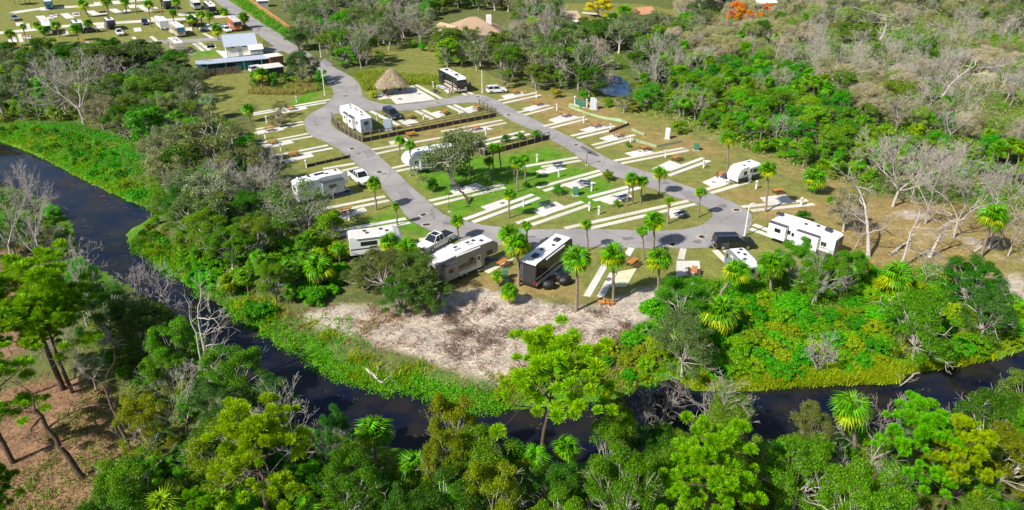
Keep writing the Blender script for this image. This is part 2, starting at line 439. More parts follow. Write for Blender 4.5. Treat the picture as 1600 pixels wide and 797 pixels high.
fine = noise(3.2, 8, .72); mid = noise(.55, 6, .6)
forest = ramp(fine.outputs['Fac'], [(.3, (.07, .065, .028)), (.45, (.14, .12, .06)), (.58, (.11, .19, .03)), (.75, (.30, .26, .14))])
lawn_c = ramp(fine.outputs['Fac'], [(.28, (.115, .135, .024)), (.5, (.20, .21, .055)), (.72, (.33, .30, .11))])
green_c = ramp(fine.outputs['Fac'], [(.3, (.05, .14, .012)), (.55, (.12, .27, .02)), (.75, (.20, .30, .04))])
dry_c = ramp(fine.outputs['Fac'], [(.3, (.19, .13, .05)), (.5, (.30, .22, .085)), (.72, (.42, .33, .17))])
sand_c = ramp(fine.outputs['Fac'], [(.27, (.13, .09, .06)), (.42, (.37, .30, .235)), (.55, (.53, .46, .395)), (.70, (.78, .73, .68))])
red_c = ramp(fine.outputs['Fac'], [(.3, (.09, .05, .028)), (.45, (.23, .13, .075)), (.58, (.32, .20, .125)), (.75, (.46, .34, .24))])
bank_c = ramp(fine.outputs['Fac'], [(.3, (.05, .12, .012)), (.55, (.11, .25, .02)), (.75, (.25, .28, .06))])
c = mixc(amask('bank'), forest, bank_c)
c = mixc(amask('lawn', .3, .7, .9), c, lawn_c)
c = mixc(amask('dry', .12, .7, .45, .8), c, dry_c)
c = mixc(amask('green', .25, .75, .5, .6), c, green_c)
c = mixc(amask('red'), c, red_c)
c = mixc(amask('sand', .3, .75, .5, .9), c, sand_c)
blot = ramp(mid.outputs['Fac'], [(.3, (.62, .64, .62)), (.7, (1.16, 1.12, 1.06))])
mul = N.new('ShaderNodeMix'); mul.data_type = 'RGBA'; mul.blend_type = 'MULTIPLY'; mul.inputs['Factor'].default_value = 1
L.new(c, mul.inputs['A']); L.new(blot, mul.inputs['B'])
L.new(mul.outputs['Result'], b.inputs['Base Color'])
b.inputs['Roughness'].default_value = .95; b.inputs['Specular IOR Level'].default_value = .1
bp = N.new('ShaderNodeBump'); bp.inputs['Strength'].default_value = .7; bp.inputs['Distance'].default_value = .12
L.new(fine.outputs['Fac'], bp.inputs['Height']); L.new(bp.outputs[0], b.inputs['Normal'])
me.materials.append(m)
structure('ground', me)

# water
wm = bpy.data.materials.new('creek_water'); wm.use_nodes = True
nt = wm.node_tree; N = nt.nodes; L = nt.links; b = N['Principled BSDF']
tc = N.new('ShaderNodeTexCoord')
n = N.new('ShaderNodeTexNoise'); n.inputs['Scale'].default_value = .35; n.inputs['Detail'].default_value = 5
L.new(tc.outputs['Object'], n.inputs['Vector'])
r = N.new('ShaderNodeValToRGB'); r.color_ramp.elements[0].color = (.003, .006, .018, 1); r.color_ramp.elements[1].color = (.022, .018, .012, 1)
r.color_ramp.elements[0].position = .35; r.color_ramp.elements[1].position = .7
L.new(n.outputs['Fac'], r.inputs['Fac']); L.new(r.outputs[0], b.inputs['Base Color'])
b.inputs['Roughness'].default_value = .07; b.inputs['IOR'].default_value = 1.33
n2_ = N.new('ShaderNodeTexNoise'); n2_.inputs['Scale'].default_value = 1.6; n2_.inputs['Detail'].default_value = 3
L.new(tc.outputs['Object'], n2_.inputs['Vector'])
bp = N.new('ShaderNodeBump'); bp.inputs['Strength'].default_value = .10; bp.inputs['Distance'].default_value = .05
L.new(n2_.outputs['Fac'], bp.inputs['Height']); L.new(bp.outputs[0], b.inputs['Normal'])
def sheet(name, outers, z, material, kind='structure'):
    vs_ = []; fs_ = []
    loops = [[Vector((p[0], p[1], 0)) for p in o] for o in outers]
    flat = [p for l in loops for p in l]
    for t in tessellate_polygon(loops): fs_.append(t)
    v = [(p.x, p.y, z) for p in flat]
    bm = bmesh.new(); bv = [bm.verts.new(p) for p in v]
    for t in fs_:
        try: bm.faces.new([bv[i] for i in t])
        except ValueError: pass
    bmesh.ops.recalc_face_normals(bm, faces=bm.faces)
    for f_ in bm.faces:
        if f_.normal.z < 0: f_.normal_flip()
    me_ = bpy.data.meshes.new(name); bm.to_mesh(me_); bm.free(); me_.materials.append(material)
    return structure(name, me_)
grow_poly = CREEK
sheet('creek_water', [[(-150, 44), (175, 44), (175, 150), (-175, 165)]], WZ, wm)
pm = mat('pond_sky_blue', (.012, .045, .15), .08, spec=.5)  # sky reflection painted into the pond's base colour
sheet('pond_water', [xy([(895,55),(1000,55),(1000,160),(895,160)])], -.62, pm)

# roads
def paving(name, col, sc, var, crack=False):
    m = bpy.data.materials.new(name); m.use_nodes = True
    nt = m.node_tree; N = nt.nodes; L = nt.links; b = N['Principled BSDF']
    tc = N.new('ShaderNodeTexCoord')
    a = N.new('ShaderNodeTexNoise'); a.inputs['Scale'].default_value = sc; a.inputs['Detail'].default_value = 8; a.inputs['Roughness'].default_value = .7
    c_ = N.new('ShaderNodeTexNoise'); c_.inputs['Scale'].default_value = .16; c_.inputs['Detail'].default_value = 5
    for q in (a, c_): L.new(tc.outputs['Object'], q.inputs['Vector'])
    r1 = N.new('ShaderNodeValToRGB'); r2 = N.new('ShaderNodeValToRGB')
    for r_, v_ in ((r1, var), (r2, var*.8)):
        r_.color_ramp.elements[0].position = .33; r_.color_ramp.elements[1].position = .68
    r1.color_ramp.elements[0].color = (*[k*(1-var) for k in col], 1); r1.color_ramp.elements[1].color = (*[min(1, k*(1+var)) for k in col], 1)
    r2.color_ramp.elements[0].color = (1-var, 1-var, 1-var*.9, 1); r2.color_ramp.elements[1].color = (1+var*.4, 1+var*.4, 1+var*.4, 1)
    L.new(a.outputs['Fac'], r1.inputs['Fac']); L.new(c_.outputs['Fac'], r2.inputs['Fac'])
    x = N.new('ShaderNodeMix'); x.data_type = 'RGBA'; x.blend_type = 'MULTIPLY'; x.inputs['Factor'].default_value = 1
    L.new(r1.outputs[0], x.inputs['A']); L.new(r2.outputs[0], x.inputs['B'])
    res = x.outputs['Result']
    if crack:
        v = N.new('ShaderNodeTexVoronoi'); v.feature = 'DISTANCE_TO_EDGE'; v.inputs['Scale'].default_value = .13
        w = N.new('ShaderNodeTexNoise'); w.inputs['Scale'].default_value = .8; w.inputs['Detail'].default_value = 4
        L.new(tc.outputs['Object'], w.inputs['Vector'])
        ad = N.new('ShaderNodeMix'); ad.data_type = 'RGBA'; ad.blend_type = 'ADD'; ad.inputs['Factor'].default_value = 1.0
        L.new(tc.outputs['Object'], ad.inputs['A']); L.new(w.outputs['Color'], ad.inputs['B']); L.new(ad.outputs['Result'], v.inputs['Vector'])
        rr = N.new('ShaderNodeValToRGB'); rr.color_ramp.elements[0].position = .004; rr.color_ramp.elements[1].position = .012
        rr.color_ramp.elements[0].color = (.72, .71, .70, 1); rr.color_ramp.elements[1].color = (1, 1, 1, 1)
        L.new(v.outputs['Distance'], rr.inputs['Fac'])
        y = N.new('ShaderNodeMix'); y.data_type = 'RGBA'; y.blend_type = 'MULTIPLY'; y.inputs['Factor'].default_value = 1
        L.new(res, y.inputs['A']); L.new(rr.outputs[0], y.inputs['B']); res = y.outputs['Result']
    L.new(res, b.inputs['Base Color']); b.inputs['Roughness'].default_value = .88; b.inputs['Specular IOR Level'].default_value = .2
    return m
ASPHALT = paving('worn_asphalt', (.30, .280, .268), 5, .2, True)
CONC = paving('concrete', (.575, .54, .44), 3, .17)
CONC_W = paving('pale_concrete', (.61, .58, .53), 3, .16)
CONC_T = paving('tinted_concrete', (.58, .57, .38), 3, .10)
REPAIR = paving('asphalt_repair', (.235, .22, .22), 5, .15)
PATCH = paving('dark_patch', (.12, .112, .118), 5, .12)
sheet('loop_road', [R_OUT, R_IN], .024, ASPHALT)
def ribbon(name, line, w, z, material):
    L_ = [P(x, y) for x, y in line]; l = []; r_ = []
    for i, p in enumerate(L_):
        d = (L_[min(i+1, len(L_)-1)] - L_[max(i-1, 0)]).normalized(); q = Vector((-d.y, d.x, 0))*w/2
        l.append((p+q)[:2]); r_.append((p-q)[:2])
    return sheet(name, [l + r_[::-1]], z, material)
ribbon('camp_road', smooth([(-120,112),(-40,101),(0,95),(40,88),(90,80),(160,72),(226,67),(290,64),(342,61),(372,57)], 4, False), 5.6, .02, ASPHALT)
ribbon('camp_lane', smooth([(-120,64),(0,51.5),(60,45.5),(120,39.5),(200,34.5),(262,31),(330,27),(368,24)], 4, False), 5.0, .02, CONC)
ribbon('camp_lane', smooth([(-120,33),(0,22.5),(63,14),(150,8),(250,-3),(290,-6)], 4, False), 5.0, .02, CONC)
ribbon('access_lane', smooth([(400,79),(412,78),(440,76)], 3, False), 7, .028, ASPHALT)
ribbon('farm_track', smooth([(850,10),(880,14),(905,19),(935,23),(960,30)], 3, False), 3.0, .02, CONC)
for q in ([(620,300),(636,296),(650,311),(633,316)],[(566,236),(580,233),(588,243),(574,247)],[(1010,366),(1050,366),(1052,377),(1008,377)],[(1060,300),(1078,298),(1092,308),(1074,311)],[(500,95),(508,92),(520,101),(511,105)],[(640,157),(668,153),(672,159),(645,163)],[(820,372),(850,373),(848,381),(818,380)]):
    sheet('road_repair', [ragged(xy(q), 6, .15)], .029, REPAIR)
sheet('dark_patch', [xy([(906.5,229.5),(911,228.5),(929,238),(936,243.5),(935,245),(921,241)])], .030, PATCH)  # dark flat outline laid just above the road surface

# concrete pads: every strip and slab a sheet of its own with an edge
def slab(name, P2, z, material, z0=-.06):
    return structure(name, MB().poly([tuple(p) for p in P2], z0, z).mesh(name, material))
EDGES = []
def strip(x1, y1, x2, y2, w=.92, material=None, z=.045):
    a = P(x1, y1); c_ = P(x2, y2); d = (c_-a).normalized(); q = Vector((-d.y, d.x, 0))*w/2
    EDGES.extend([(a+q, c_+q), (a-q, c_-q)])
    # a run of poured lengths with open joints
    n = max(1, round((c_-a).length/6.5)); L_ = (c_-a)/n
    for i in range(n):
        s0 = a + L_*i + d*(.02 if i else 0); s1 = a + L_*(i+1) - d*.02
        slab('driveway_strip', [(s0+q)[:2], (s1+q)[:2], (s1-q)[:2], (s0-q)[:2]], z, material or CONC)
def patio(q4, material=None, z=.065, nx=2, ny=1, gap=.03):
    q = [P(*p) for p in q4]
    EDGES.extend([(q[k-1], q[k]) for k in range(4)])
    for i in range(nx):
        for j in range(ny):
            u0, u1, v0, v1 = i/nx, (i+1)/nx, j/ny, (j+1)/ny
            f = lambda u, v: (q[0]*(1-u)+q[1]*u)*(1-v) + (q[3]*(1-u)+q[2]*u)*v
            c4 = [f(u0, v0), f(u1, v0), f(u1, v1), f(u0, v1)]; cen = sum(c4, Vector())/4
            c4 = [(p + (cen-p).normalized()*gap)[:2] for p in c4]
            slab('patio_slab', c4, z, material or CONC_W)
# ================================================================== CAMPSITES: strips, slabs, tables, posts
WOOD_OR = mat('stained_wood', (.50, .20, .045), .6, var=.25, scale=6, bump=.2)
WOOD_DK = mat('dark_brown_wood', (.14, .055, .03), .7, var=.25, scale=6)
BLUE_TOP = mat('navy_coating', (.018, .035, .065), .45, spec=.5)
BLUE_LIT = mat('slate_coating', (.05, .09, .13), .45, spec=.5)
WHITE_P = mat('white_paint', (.76, .75, .72), .4, var=.05, scale=1.5)
GREY_P = mat('grey_steel', (.36, .37, .38), .45, metal=.3, var=.08)
GREEN_P = mat('utility_green', (.07, .20, .13), .5, var=.1)
BLACK_R = mat('black_rubber', (.016, .016, .017), .8)
GREY_W = mat('weathered_timber', (.15, .115, .08), .85, var=.3, scale=5, bump=.3)
GREY_WL = mat('pale_timber', (.30, .25, .17), .85, var=.3, scale=5, bump=.3)
DARK_W = mat('dark_planking', (.045, .036, .03), .85, var=.35, scale=4, bump=.3)
CHROME = mat('bright_metal', (.62, .63, .65), .25, metal=.9)
LAMP_G = mat('lamp_lens', (.7, .7, .65), .2)

def table_meshes(top, seat):
    d = {}
    me = []
    for y in (-.3, -.1, .1, .3): me.append(MB().box((0, y, .75), (1.85, .185, .045), .008).mesh('plank', top))
    d['planks'] = me
    d['bench'] = MB().box((0, 0, .45), (1.85, .27, .05), .01).mesh('bench', seat)
    fr = MB()
    for y in (-1, 1):
        fr.cyl((0, y*.62, .03), (0, y*.18, .73), .035, n=5)
    fr.box((0, 0, .41), (.06, 1.5, .06)); fr.box((0, 0, .70), (.06, .7, .05))
    d['frame'] = fr.mesh('frame', seat)
    return d
TBL = {'orange': table_meshes(WOOD_OR, WOOD_DK), 'navy': table_meshes(BLUE_TOP, BLUE_LIT)}
def picnic_table(px, py, rz, kind, label):
    p = P(px, py)
    t = thing('picnic_table', label, 'picnic table', (p.x, p.y, .07), rz, 'picnic tables on the campsites')
    d = TBL[kind]
    for me_ in d['planks']: part('plank', me_, t)
    for y in (-.72, .72): part('bench', d['bench'], t, (0, y, 0))
    for x in (-.65, .65): part('frame', d['frame'], t, (x, 0, 0))
    return t
_post = MB().box((0, 0, .6), (.22, .2, 1.2), .02).mesh('post', WHITE_P)
_box = MB().box((0, -.03, 1.22), (.34, .3, .5), .03).mesh('outlet_box', WHITE_P)
_lid = MB().box((0, -.19, 1.2), (.26, .03, .34), .01).mesh('cover', GREY_P)
def pedestal(px, py, label, s=1.0):
    p = P(px, py)
    t = thing('utility_pedestal', label, 'utility post', (p.x, p.y, 0), random.uniform(-.5, .5), 'white utility posts on the campsites')
    part('post', _post, t); b_ = part('outlet_box', _box, t); part('cover', _lid, b_)
    t.scale = (s, s, s)
    return t
def ang(x1, y1, x2, y2):
    d = P(x2, y2) - P(x1, y1); return math.atan2(d.y, d.x)

SITES = [  # strips, patio, table (x, y, kind, turn), post, words
 ([(396,177,516.7,155.6),(396,179.8,510.4,160.4)], [(437,174.5),(477,167.2),(481.5,170.4),(443,177.5)], (455,172,'orange',0), (417,192), 'the northernmost pad west of the road fork'),
 ([(400,202,474.5,190.3),(398,208,475.5,194.3)], [(401,205),(437,199),(445,203),(402,211)], (421,205,'orange',0), (415,217), 'the second pad down on the west edge'),
 ([(404,224,482.6,208.8),(430,223.5,488.8,213)], [(409,227),(454,220.2),(460.6,223.7),(416,232.5)], (427,225.5,'orange',0), (439,236), 'the third pad down on the west edge'),
 ([(420,245.5,512.5,227.2),(460,243,519.5,231.6)], [(440,251),(486,239.5),(491.4,244.8),(446,255)], (460,244,'orange',0), (479,262), 'the shaded pad above the retaining wall'),
 ([(505,264,554.7,255.6),(510,273,560.5,261.2)], [(515,305.5),(544,299.5),(550,303.5),(521,310)], None, (521,311), 'the pad of the parked fifth wheel'),
 ([(505,327,602,307),(515,332.5,608.3,313.4)], [(516,341),(568.7,324),(575,330.5),(528,345)], (541,333,'orange',0), (545.5,344.5), 'the pad right of the grey bare tree'),
 ([(500,365,634.6,341.8),(510,371,641,347.5)], None, None, None, ''),
 ([(655,374.5,714,371.5)], [(642,381),(690,373),(712,384),(668,402)], None, None, ''),
 ([], [(752,421),(796,394),(806,404),(764,428)], (785,416,'orange',0), (827,423), 'the slab beside the tan fifth wheel'),
 ([(917,463,946,413),(980,399,987,387.5),(938,464.5,958,427)], [(952,449),(966,425),(996,419),(979,448)], (988,415,'orange',-.35), None, 'the slab among the palms by the sand'),
 ([(1064,405,1068,388.5)], [(1057,408),(1093,408),(1095,428),(1056,433)], (1084,429,'orange',0), None, 'the shaded slab by the green brush'),
 ([(1117,391,1140,414),(1131,389,1152,406)], None, None, None, ''),
 ([(1177.5,351,1212,364),(1172,357.6,1228,377.5)], None, None, None, ''),
 ([(1159,323.5,1262,313),(1174,329.5,1272,319)], [(1187,309),(1226,303.5),(1241,316),(1201,322)], (1215,303,'orange',.1), (1251,322), 'the slab with a palm shadow on the east edge'),
 ([(1098.6,298,1150,282.5),(1110.5,302,1172,283.5)], [(1097,285),(1124,273),(1140,283),(1112,292)], (1126,277,'orange',.5), (1181,295), 'the pad of the small white trailer'),
 ([(1046,266.5,1098.6,247),(1045,274.5,1108.6,251)], [(1018,264),(1046,251),(1068.5,259),(1047,267)], (1057,251,'orange',.1), (1099,262.5), 'the fourth pad up the east edge'),
 ([(960.6,251.4,1068.5,231.4),(970.6,255.7,1076,235)], [(976,239.5),(1008,233),(1024,239),(991,246)], (1007,235,'orange',0), (1039.5,246), 'the pad below the timber frame'),
 ([(925.5,227,992,211),(931.7,231.8,985,217.5)], [(936,216.5),(961,208.5),(982,213.5),(953,221.5)], (966,214.5,'orange',0), (985,223), 'the pad left of the timber frame'),
 ([(893,212.5,960,197),(903,216,953,204)], [(905.5,203.5),(932,195),(948,198),(925,207.5)], (931,199,'orange',0), (953.5,204), 'the pad at the tip of the green silt fence'),
 ([(849,197.5,910.4,182.7),(860,200.5,918,185.7)], [(857,187.5),(883,178),(906,183),(871,193.5)], (884,182.5,'orange',0), (912,192.5), 'the pad below the grey cabinets'),
 ([(809,176,859,164.4),(818.8,180,865,168)], [(815.5,170),(843,162.5),(858,165),(830,174)], (840.5,165,'orange',0), (870,172.5), 'the second pad along the upper right bend'),
 ([(779,157.5,837.6,145),(786,161.5,845,148.8)], [(783,150),(815,143.5),(820,149),(790,155)], (805,147,'orange',0), (838,153), 'the uppermost pad along the right bend'),
 ([(650,132.7,690,154.5)], None, None, (677,137), 'the lawn between the hut and the black motorhome'),
 ([(715.4,142,729,149.2),(726.7,142,739,147.7)], [(684,134),(699,132.7),(715,143),(700,146)], None, None, ''),
 ([(579.4,174,623,195.7)], None, None, (589.5,188.5), 'the pad between the white fifth wheel and the black pickup'),
 ([(612,180,640,197)], [(626,191.5),(643,185.5),(655,191.5),(636,197)], (641,185.5,'orange',-1.2), None, 'the slab in front of the black pickup'),
 ([(649,173,676,186.5),(660,171.8,686,184)], [(671.5,177),(687,173.5),(697,180),(684,184)], (695,179,'orange',-1.2), (661.5,187), 'the middle slab inside the rail fence'),
 ([(700,165.2,725,177),(710,163.8,736,177)], [(721.7,170),(738,166),(752,172),(736,176)], (746,172,'orange',-1.2), (717.5,178), 'the right slab inside the rail fence'),
 ([(690,206,785,187.8),(700,210,791.5,192)], [(729,203),(755,198),(771,202),(735,209)], (744,203.5,'orange',0), (759.5,211), 'the pad under the rail fence'),
 ([(580.7,234,700,213.5),(588,240.5,640,229.5)], [(607,222),(632,216),(640,220),(612,227)], (642,213,'orange',0), None, 'the pad behind the two small palms'),
 ([(742,223.5,819,205.3),(749,228,828,209.5)], None, None, None, ''),
 ([(613,262.9,660,253),(619.6,268,665,258.5)], None, None, None, ''),
 ([(671,314,786.5,287.8),(678.5,320,790,293)], [(703,299),(744,286),(757,291),(711,305)], (712,296,'navy',0), None, 'the slab under the spreading tree'),
 ([(725,343.5,833,304),(739,347.5,843,309)], [(751,323.5),(786.5,311.5),(801,315.5),(766,331)], None, (818,323), 'the slab south of the spreading tree'),
 ([(818,260.5,903,246),(846,261,908,251)], [(837,268),(868,258.5),(887,264),(850,273.5)], (871.5,261.5,'navy',0), (873,277), 'the slab facing the lamp post'),
 ([(840,293.5,938,266.5),(850,298.5,943,271)], [(879,289.5),(908,278.5),(932.5,286.5),(900,297)], (914,290,'navy',-.9), (924,298.5), 'the slab beside the green box'),
 ([(919,308.4,983,291.6),(928,313.5,1000.7,293)], [(936,313.5),(976,298.5),(989,308),(955.6,320)], (973,313,'navy',0), None, 'the slab beside the clump of three palms'),
 ([(807.5,349,910.4,315.4),(831,351.5,920.5,320.5)], [(832,329.5),(868,315),(885,324),(850,339)], (852,323,'navy',0), (920.5,329.5), 'the lower middle slab of the green lawn'),
 ([(883,357,1076,314),(921.7,357.2,1087,318.7)], [(1044,331),(1062,328),(1070,338),(1048,342)], (1064,339,'navy',.2), None, 'the easternmost slab inside the loop'),
 ([], None, None, (935.5,335.5), 'the lawn above the long double driveway'),
 ([], None, None, (839,253), 'the lawn below the low hedge'),
 ([], None, None, (463.5,160.2), 'the grass west of the tall light pole'),
 ([], None, None, (434,188), 'the lawn between the two upper west pads'),
]
TINTS = {8: CONC_T, 9: CONC_T}
for i, (strips, pt, tb, pd, words) in enumerate(SITES):
    for s_ in strips: strip(*s_, material=CONC if i % 3 else CONC_W)
    a = ang(*strips[0]) if strips else 0
    if not strips and pt: a = ang(*pt[0], *pt[1])
    if pt: patio(pt, TINTS.get(i, CONC_W))
    if tb:
        colr = {'orange': 'orange stained', 'navy': 'dark navy coated'}[tb[2]]
        picnic_table(tb[0], tb[1], a+tb[3], tb[2], f'{colr} picnic table on {words}')
    if pd: pedestal(pd[0], pd[1], f'white utility post at {words}')
# broad slab by the thatched hut, in eight panels
patio([(619,163.2),(607,150.5),(644,134),(681.5,155.8)], CONC_W, .05, 2, 4)
patio([(596,150),(606,140),(616,138),(622,144)], CONC_W, .045)
patio([(585,149.5),(602,147.5),(611,153.5),(593,156)], CONC, .04)

STAIN = mat('oil_stain', (.16, .145, .125), .7, var=.2); STAIN_R = mat('tyre_grime', (.17, .16, .155), .8, var=.2)
_rs = random.Random(12)
def stain(px, py, r, m, z):
    c_ = P(px, py); n = 14; ph = _rs.random()*6
    slab('stain', [(c_.x+r*(1+.35*math.sin(3*a+ph)+.2*_rs.random())*math.cos(a), c_.y+.7*r*(1+.35*math.sin(2*a+ph)+.2*_rs.random())*math.sin(a)) for a in [2*PI*k/n for k in range(n)]], z, m, z-.003)
for x, y, r in ((700,349,.7),(560,240,.5),(650,160,.6),(980,373,.8),(830,370,.5),(915,235,.5),(1040,286,.6),(1130,322,.7),(600,272,.5),(1090,378,.6),(540,150,.7),(530,118,.6),(495,195,.5),(870,210,.5),(760,157,.5)): stain(x, y, r, STAIN_R, .034)
for x, y, r in ((700,153,.5),(625,155,.6),(655,147,.5),(850,270-4,.4),(905,285,.4),(960,307,.4),(865,322,.4),(950,437,.5),(785,318,.4),(1115,285,.4),(1000,237,.35),(545,301,.3),(1075,420,.4),(880,183,.35),(775,406,.4)): stain(x, y, r, STAIN, .075)
# storm drains
GRATE = mat('rust_grate', (.10, .055, .04), .7, metal=.3, var=.3, scale=8); DRK = mat('drain_shadow', (.01, .01, .01), .9)
_gf = MB()
for sx, sy, dx, dy in ((0, .45, 1.3, .1), (0, -.45, 1.3, .1), (.6, 0, .1, .8), (-.6, 0, .1, .8)): _gf.box((sx, sy, .02), (dx, dy, .06))
_gf = _gf.mesh('rim', CONC)
_gb = MB()
for k in range(8): _gb.box((-.49+k*.14, 0, .015), (.07, .8, .03))
_gb = _gb.mesh('bars', GRATE)
_gp = MB().box((0, 0, -.02), (1.1, .8, .04)).mesh('pit', DRK)
for (x, y, w) in [(550,232.6,'on the upper left of the road near the fence corner'),(592.7,269.2,'in the road opposite the white pickup'),(661.7,336,'in the road above the lamp shadow'),(666.5,351.5,'in the road below the left lamp shadow'),(684,161.5,'in the upper road near the wide slab'),(746.5,151.7,'in the upper road near the white car'),(794.5,180,'in the right road by the fence end'),(1096.6,370.5,'in the bottom right of the road near the black van'),(900,227,'in the right road above the dark patch'),(1051,382.5,'at the bottom edge of the road'),(1151,328.5,'at the east corner of the road')]:
    p = P(x, y)
    t = thing('storm_drain', f'rusty storm drain grate {w}', 'drain', (p.x, p.y, .03), random.choice((.2, -.4, .8)), 'storm drains in the loop road')
    part('rim', _gf, t); part('bars', _gb, t); part('pit', _gp, t)

# light poles
def light_pole(base, top_y, label, m, arm=(0, 0), r=.09):
    p = P(*base); h = zat(top_y, p.y)
    t = thing('lamp_post', label, 'lamp post', p)
    MB().cyl((0, 0, 0), (0, 0, h), r, r*.7, 8).build('pole', m, t)
    MB().box((0, 0, .04), (.45, .45, .1), .02).build('base_plate', CONC, t)
    if arm:
        MB().cyl((0, 0, h-.1), (arm[0]*.8, arm[1]*.8, h+.05), .04, n=6).build('arm', m, t)
        q = MB().box((arm[0], arm[1], h+.04), (.65, .32, .14), .04, rz=math.atan2(arm[1], arm[0])).build('lamp_head', m, t)
        MB().box((arm[0], arm[1], h-.045), (.42, .22, .03), rz=math.atan2(arm[1], arm[0])).build('lens', LAMP_G, q)
    return t
POLE_W = mat('pale_pole', (.72, .70, .66), .6, var=.06); POLE_B = mat('dark_bronze', (.035, .032, .03), .5)
light_pole((507.5,148.5), 109, 'tall pale light pole at the road fork beside dark trees', POLE_W, None, .11)
light_pole((501.5,89), 60, 'pale light pole on the grass right of the entrance road', POLE_W, None, .11)
light_pole((753.5,145), 109, 'white light pole between the black motorhome and the white car', POLE_W, None, .11)
light_pole((1163,369.5), 320, 'white light pole behind the black van', POLE_W, (.5, .2), .11)
light_pole((916.5,258), 239, 'short dark lamp post on the lawn beside the right road', POLE_B, (.45, .1), .06)
light_pole((702,331), 304, 'thin dark post on the lawn by the left bend', POLE_B, (.3, .1), .04)
light_pole((406,66), 45, 'small lamp post on the verge by the white building', POLE_B, (.5, .0), .06)

# utility boxes
def cabinet(px, py, d, label, m, name='utility_cabinet', cat='cabinet', rz=0, group=None):
    p = P(px, py); t = thing(name, label, cat, p, rz, group)
    MB().box((0, 0, .05), (d[0]+.2, d[1]+.2, .1)).build('plinth', CONC, t)
    MB().box((0, 0, .1+d[2]/2), d, .04).build('body', m, t)
    q = MB().box((0, -d[1]/2-.012, .1+d[2]*.5), (d[0]*.86, .03, d[2]*.84), .008).build('door', m, t)
    MB().box((d[0]*.33, -d[1]/2-.045, .1+d[2]*.5), (.04, .04, .22)).build('handle', GREY_P, q)
    MB().box((0, 0, .13+d[2]), (d[0]+.06, d[1]+.06, .06), .02).build('lid', m, t)
    return t
CAB = mat('cabinet_grey', (.58, .59, .62), .45, var=.06)
cabinet(925.5,170.6,(1.0,.8,2.4),'tall light grey electrical cabinet, left of the pair',CAB,group='grey electrical cabinets')
cabinet(930,171,(.6,.7,2.2),'narrower grey electrical cabinet beside the tall one',CAB,group='grey electrical cabinets')
for x, y, w in ((898,162.5,'leftmost white post by the green transformers'),(916.5,167.5,'white post between transformers and grey cabinets'),(933,171,'white post just right of the grey cabinets')): pedestal(x, y, w, 1.25)
cabinet(902.5,164,(1.1,1.1,1.1),'green transformer box, further of the two',GREEN_P,'transformer_box','transformer',group='green transformer boxes')
cabinet(909,166.8,(1.5,1.2,1.0),'wider green transformer box, nearer of the two',GREEN_P,'transformer_box','transformer',group='green transformer boxes')
cabinet(899,305,(.9,.8,1.2),'green utility box on the lawn beside a pad inside the loop',GREEN_P,'utility_box','box')
cabinet(789.5,436,(.7,.7,1.3),'green utility box on the grass by the tan fifth wheel',GREEN_P,'utility_box','box')
cabinet(1087.5,234.5,(.9,.9,1.1),'green utility box at the right end of the east lawn',GREEN_P,'utility_box','box')
cabinet(1042.5,217,(.8,.7,2.0),'white utility cabinet standing inside the timber frame',WHITE_P)
cabinet(607,203.5,(1.7,1.0,2.1),'pale blue framed cabinet behind the rail fence',mat('pale_blue', (.30, .38, .46), .4, var=.1))

# ---------------------------------------------------------------- fences and walls
def rail_fence(name, label, line, step, wall_h, rail_hs, m_post, m_rail, m_wall, post_h, cat='fence', board=None, group=None):
    t = thing(name, label, cat, P(*line[0]), 0, group); o = P(*line[0])
    dat = {}
    for a, b_ in zip(line[:-1], line[1:]):
        A = P(*a)-o; B = P(*b_)-o; d = B-A; n = max(1, round(d.length/step)); u = d.normalized(); q = Vector((-u.y, u.x, 0))
        rz = math.atan2(u.y, u.x); seg = d.length/n
        key = round(seg, 2)
        if key not in dat:
            dat[key] = (MB().box((0, 0, post_h/2), (.16, .16, post_h), .015).mesh('post', m_post),
                        MB().box((seg/2, 0, 0), (seg-.17, .05, .14), .01).mesh('rail', m_rail),
                        MB().box((seg/2, 0, wall_h/2), (seg-.16, .09, wall_h), .01).mesh('wall_panel', m_wall) if wall_h else None,
                        MB().box((0, 0, board/2), (.30, .03, board)).mesh('board', m_rail) if board else None)
        pm, rm, wmesh, bm_ = dat[key]
        for k in range(n + (1 if b_ is line[-1] else 0)):
            c_ = A + u*seg*k
            part('post', pm, t, (c_.x, c_.y, 0), (0, 0, rz))
        for k in range(n):
            c_ = A + u*seg*k
            for h_ in rail_hs: part('rail', rm, t, (c_.x, c_.y, h_), (0, 0, rz+random.uniform(-.004, .004)))
            if wmesh: part('wall_panel', wmesh, t, (c_.x-q.x*.02, c_.y-q.y*.02, 0), (0, 0, rz))
            if bm_:
                nb = int((seg-.2)/.32)
                for j in range(nb):
                    e = c_ + u*(.26+j*.32) - q*.05
                    part('board', bm_, t, (e.x, e.y, random.uniform(-.03, .03)), (0, 0, rz))
    return t
rail_fence('retaining_wall', 'long dark timber retaining wall with rail fence below the white fifth wheel', [(519,188),(526.5,199.5),(539,208.5),(553,216),(566.5,222.5),(660,204.5),(775,182.5)], 1.75, .85, (1.3, 1.8), GREY_WL, GREY_W, DARK_W, 1.9, 'retaining wall')
rail_fence('rail_fence', 'open timber rail fence by the upper right bend', [(775,182.5),(749,168.5)], 1.9, 0, (.75, 1.3, 1.8), GREY_W, GREY_W, None, 1.9)
rail_fence('retaining_wall', 'dark timber wall with rails and ivy on the middle lawn', [(742,236),(757,244),(800,233),(858,218)], 1.75, 1.0, (1.5,), GREY_WL, GREY_W, DARK_W, 1.6, 'retaining wall')
rail_fence('retaining_wall', 'low plank wall with short posts between two west pads', [(478,262),(509,255),(547,246.5)], 1.6, .55, (), GREY_WL, GREY_W, DARK_W, .8, 'retaining wall')
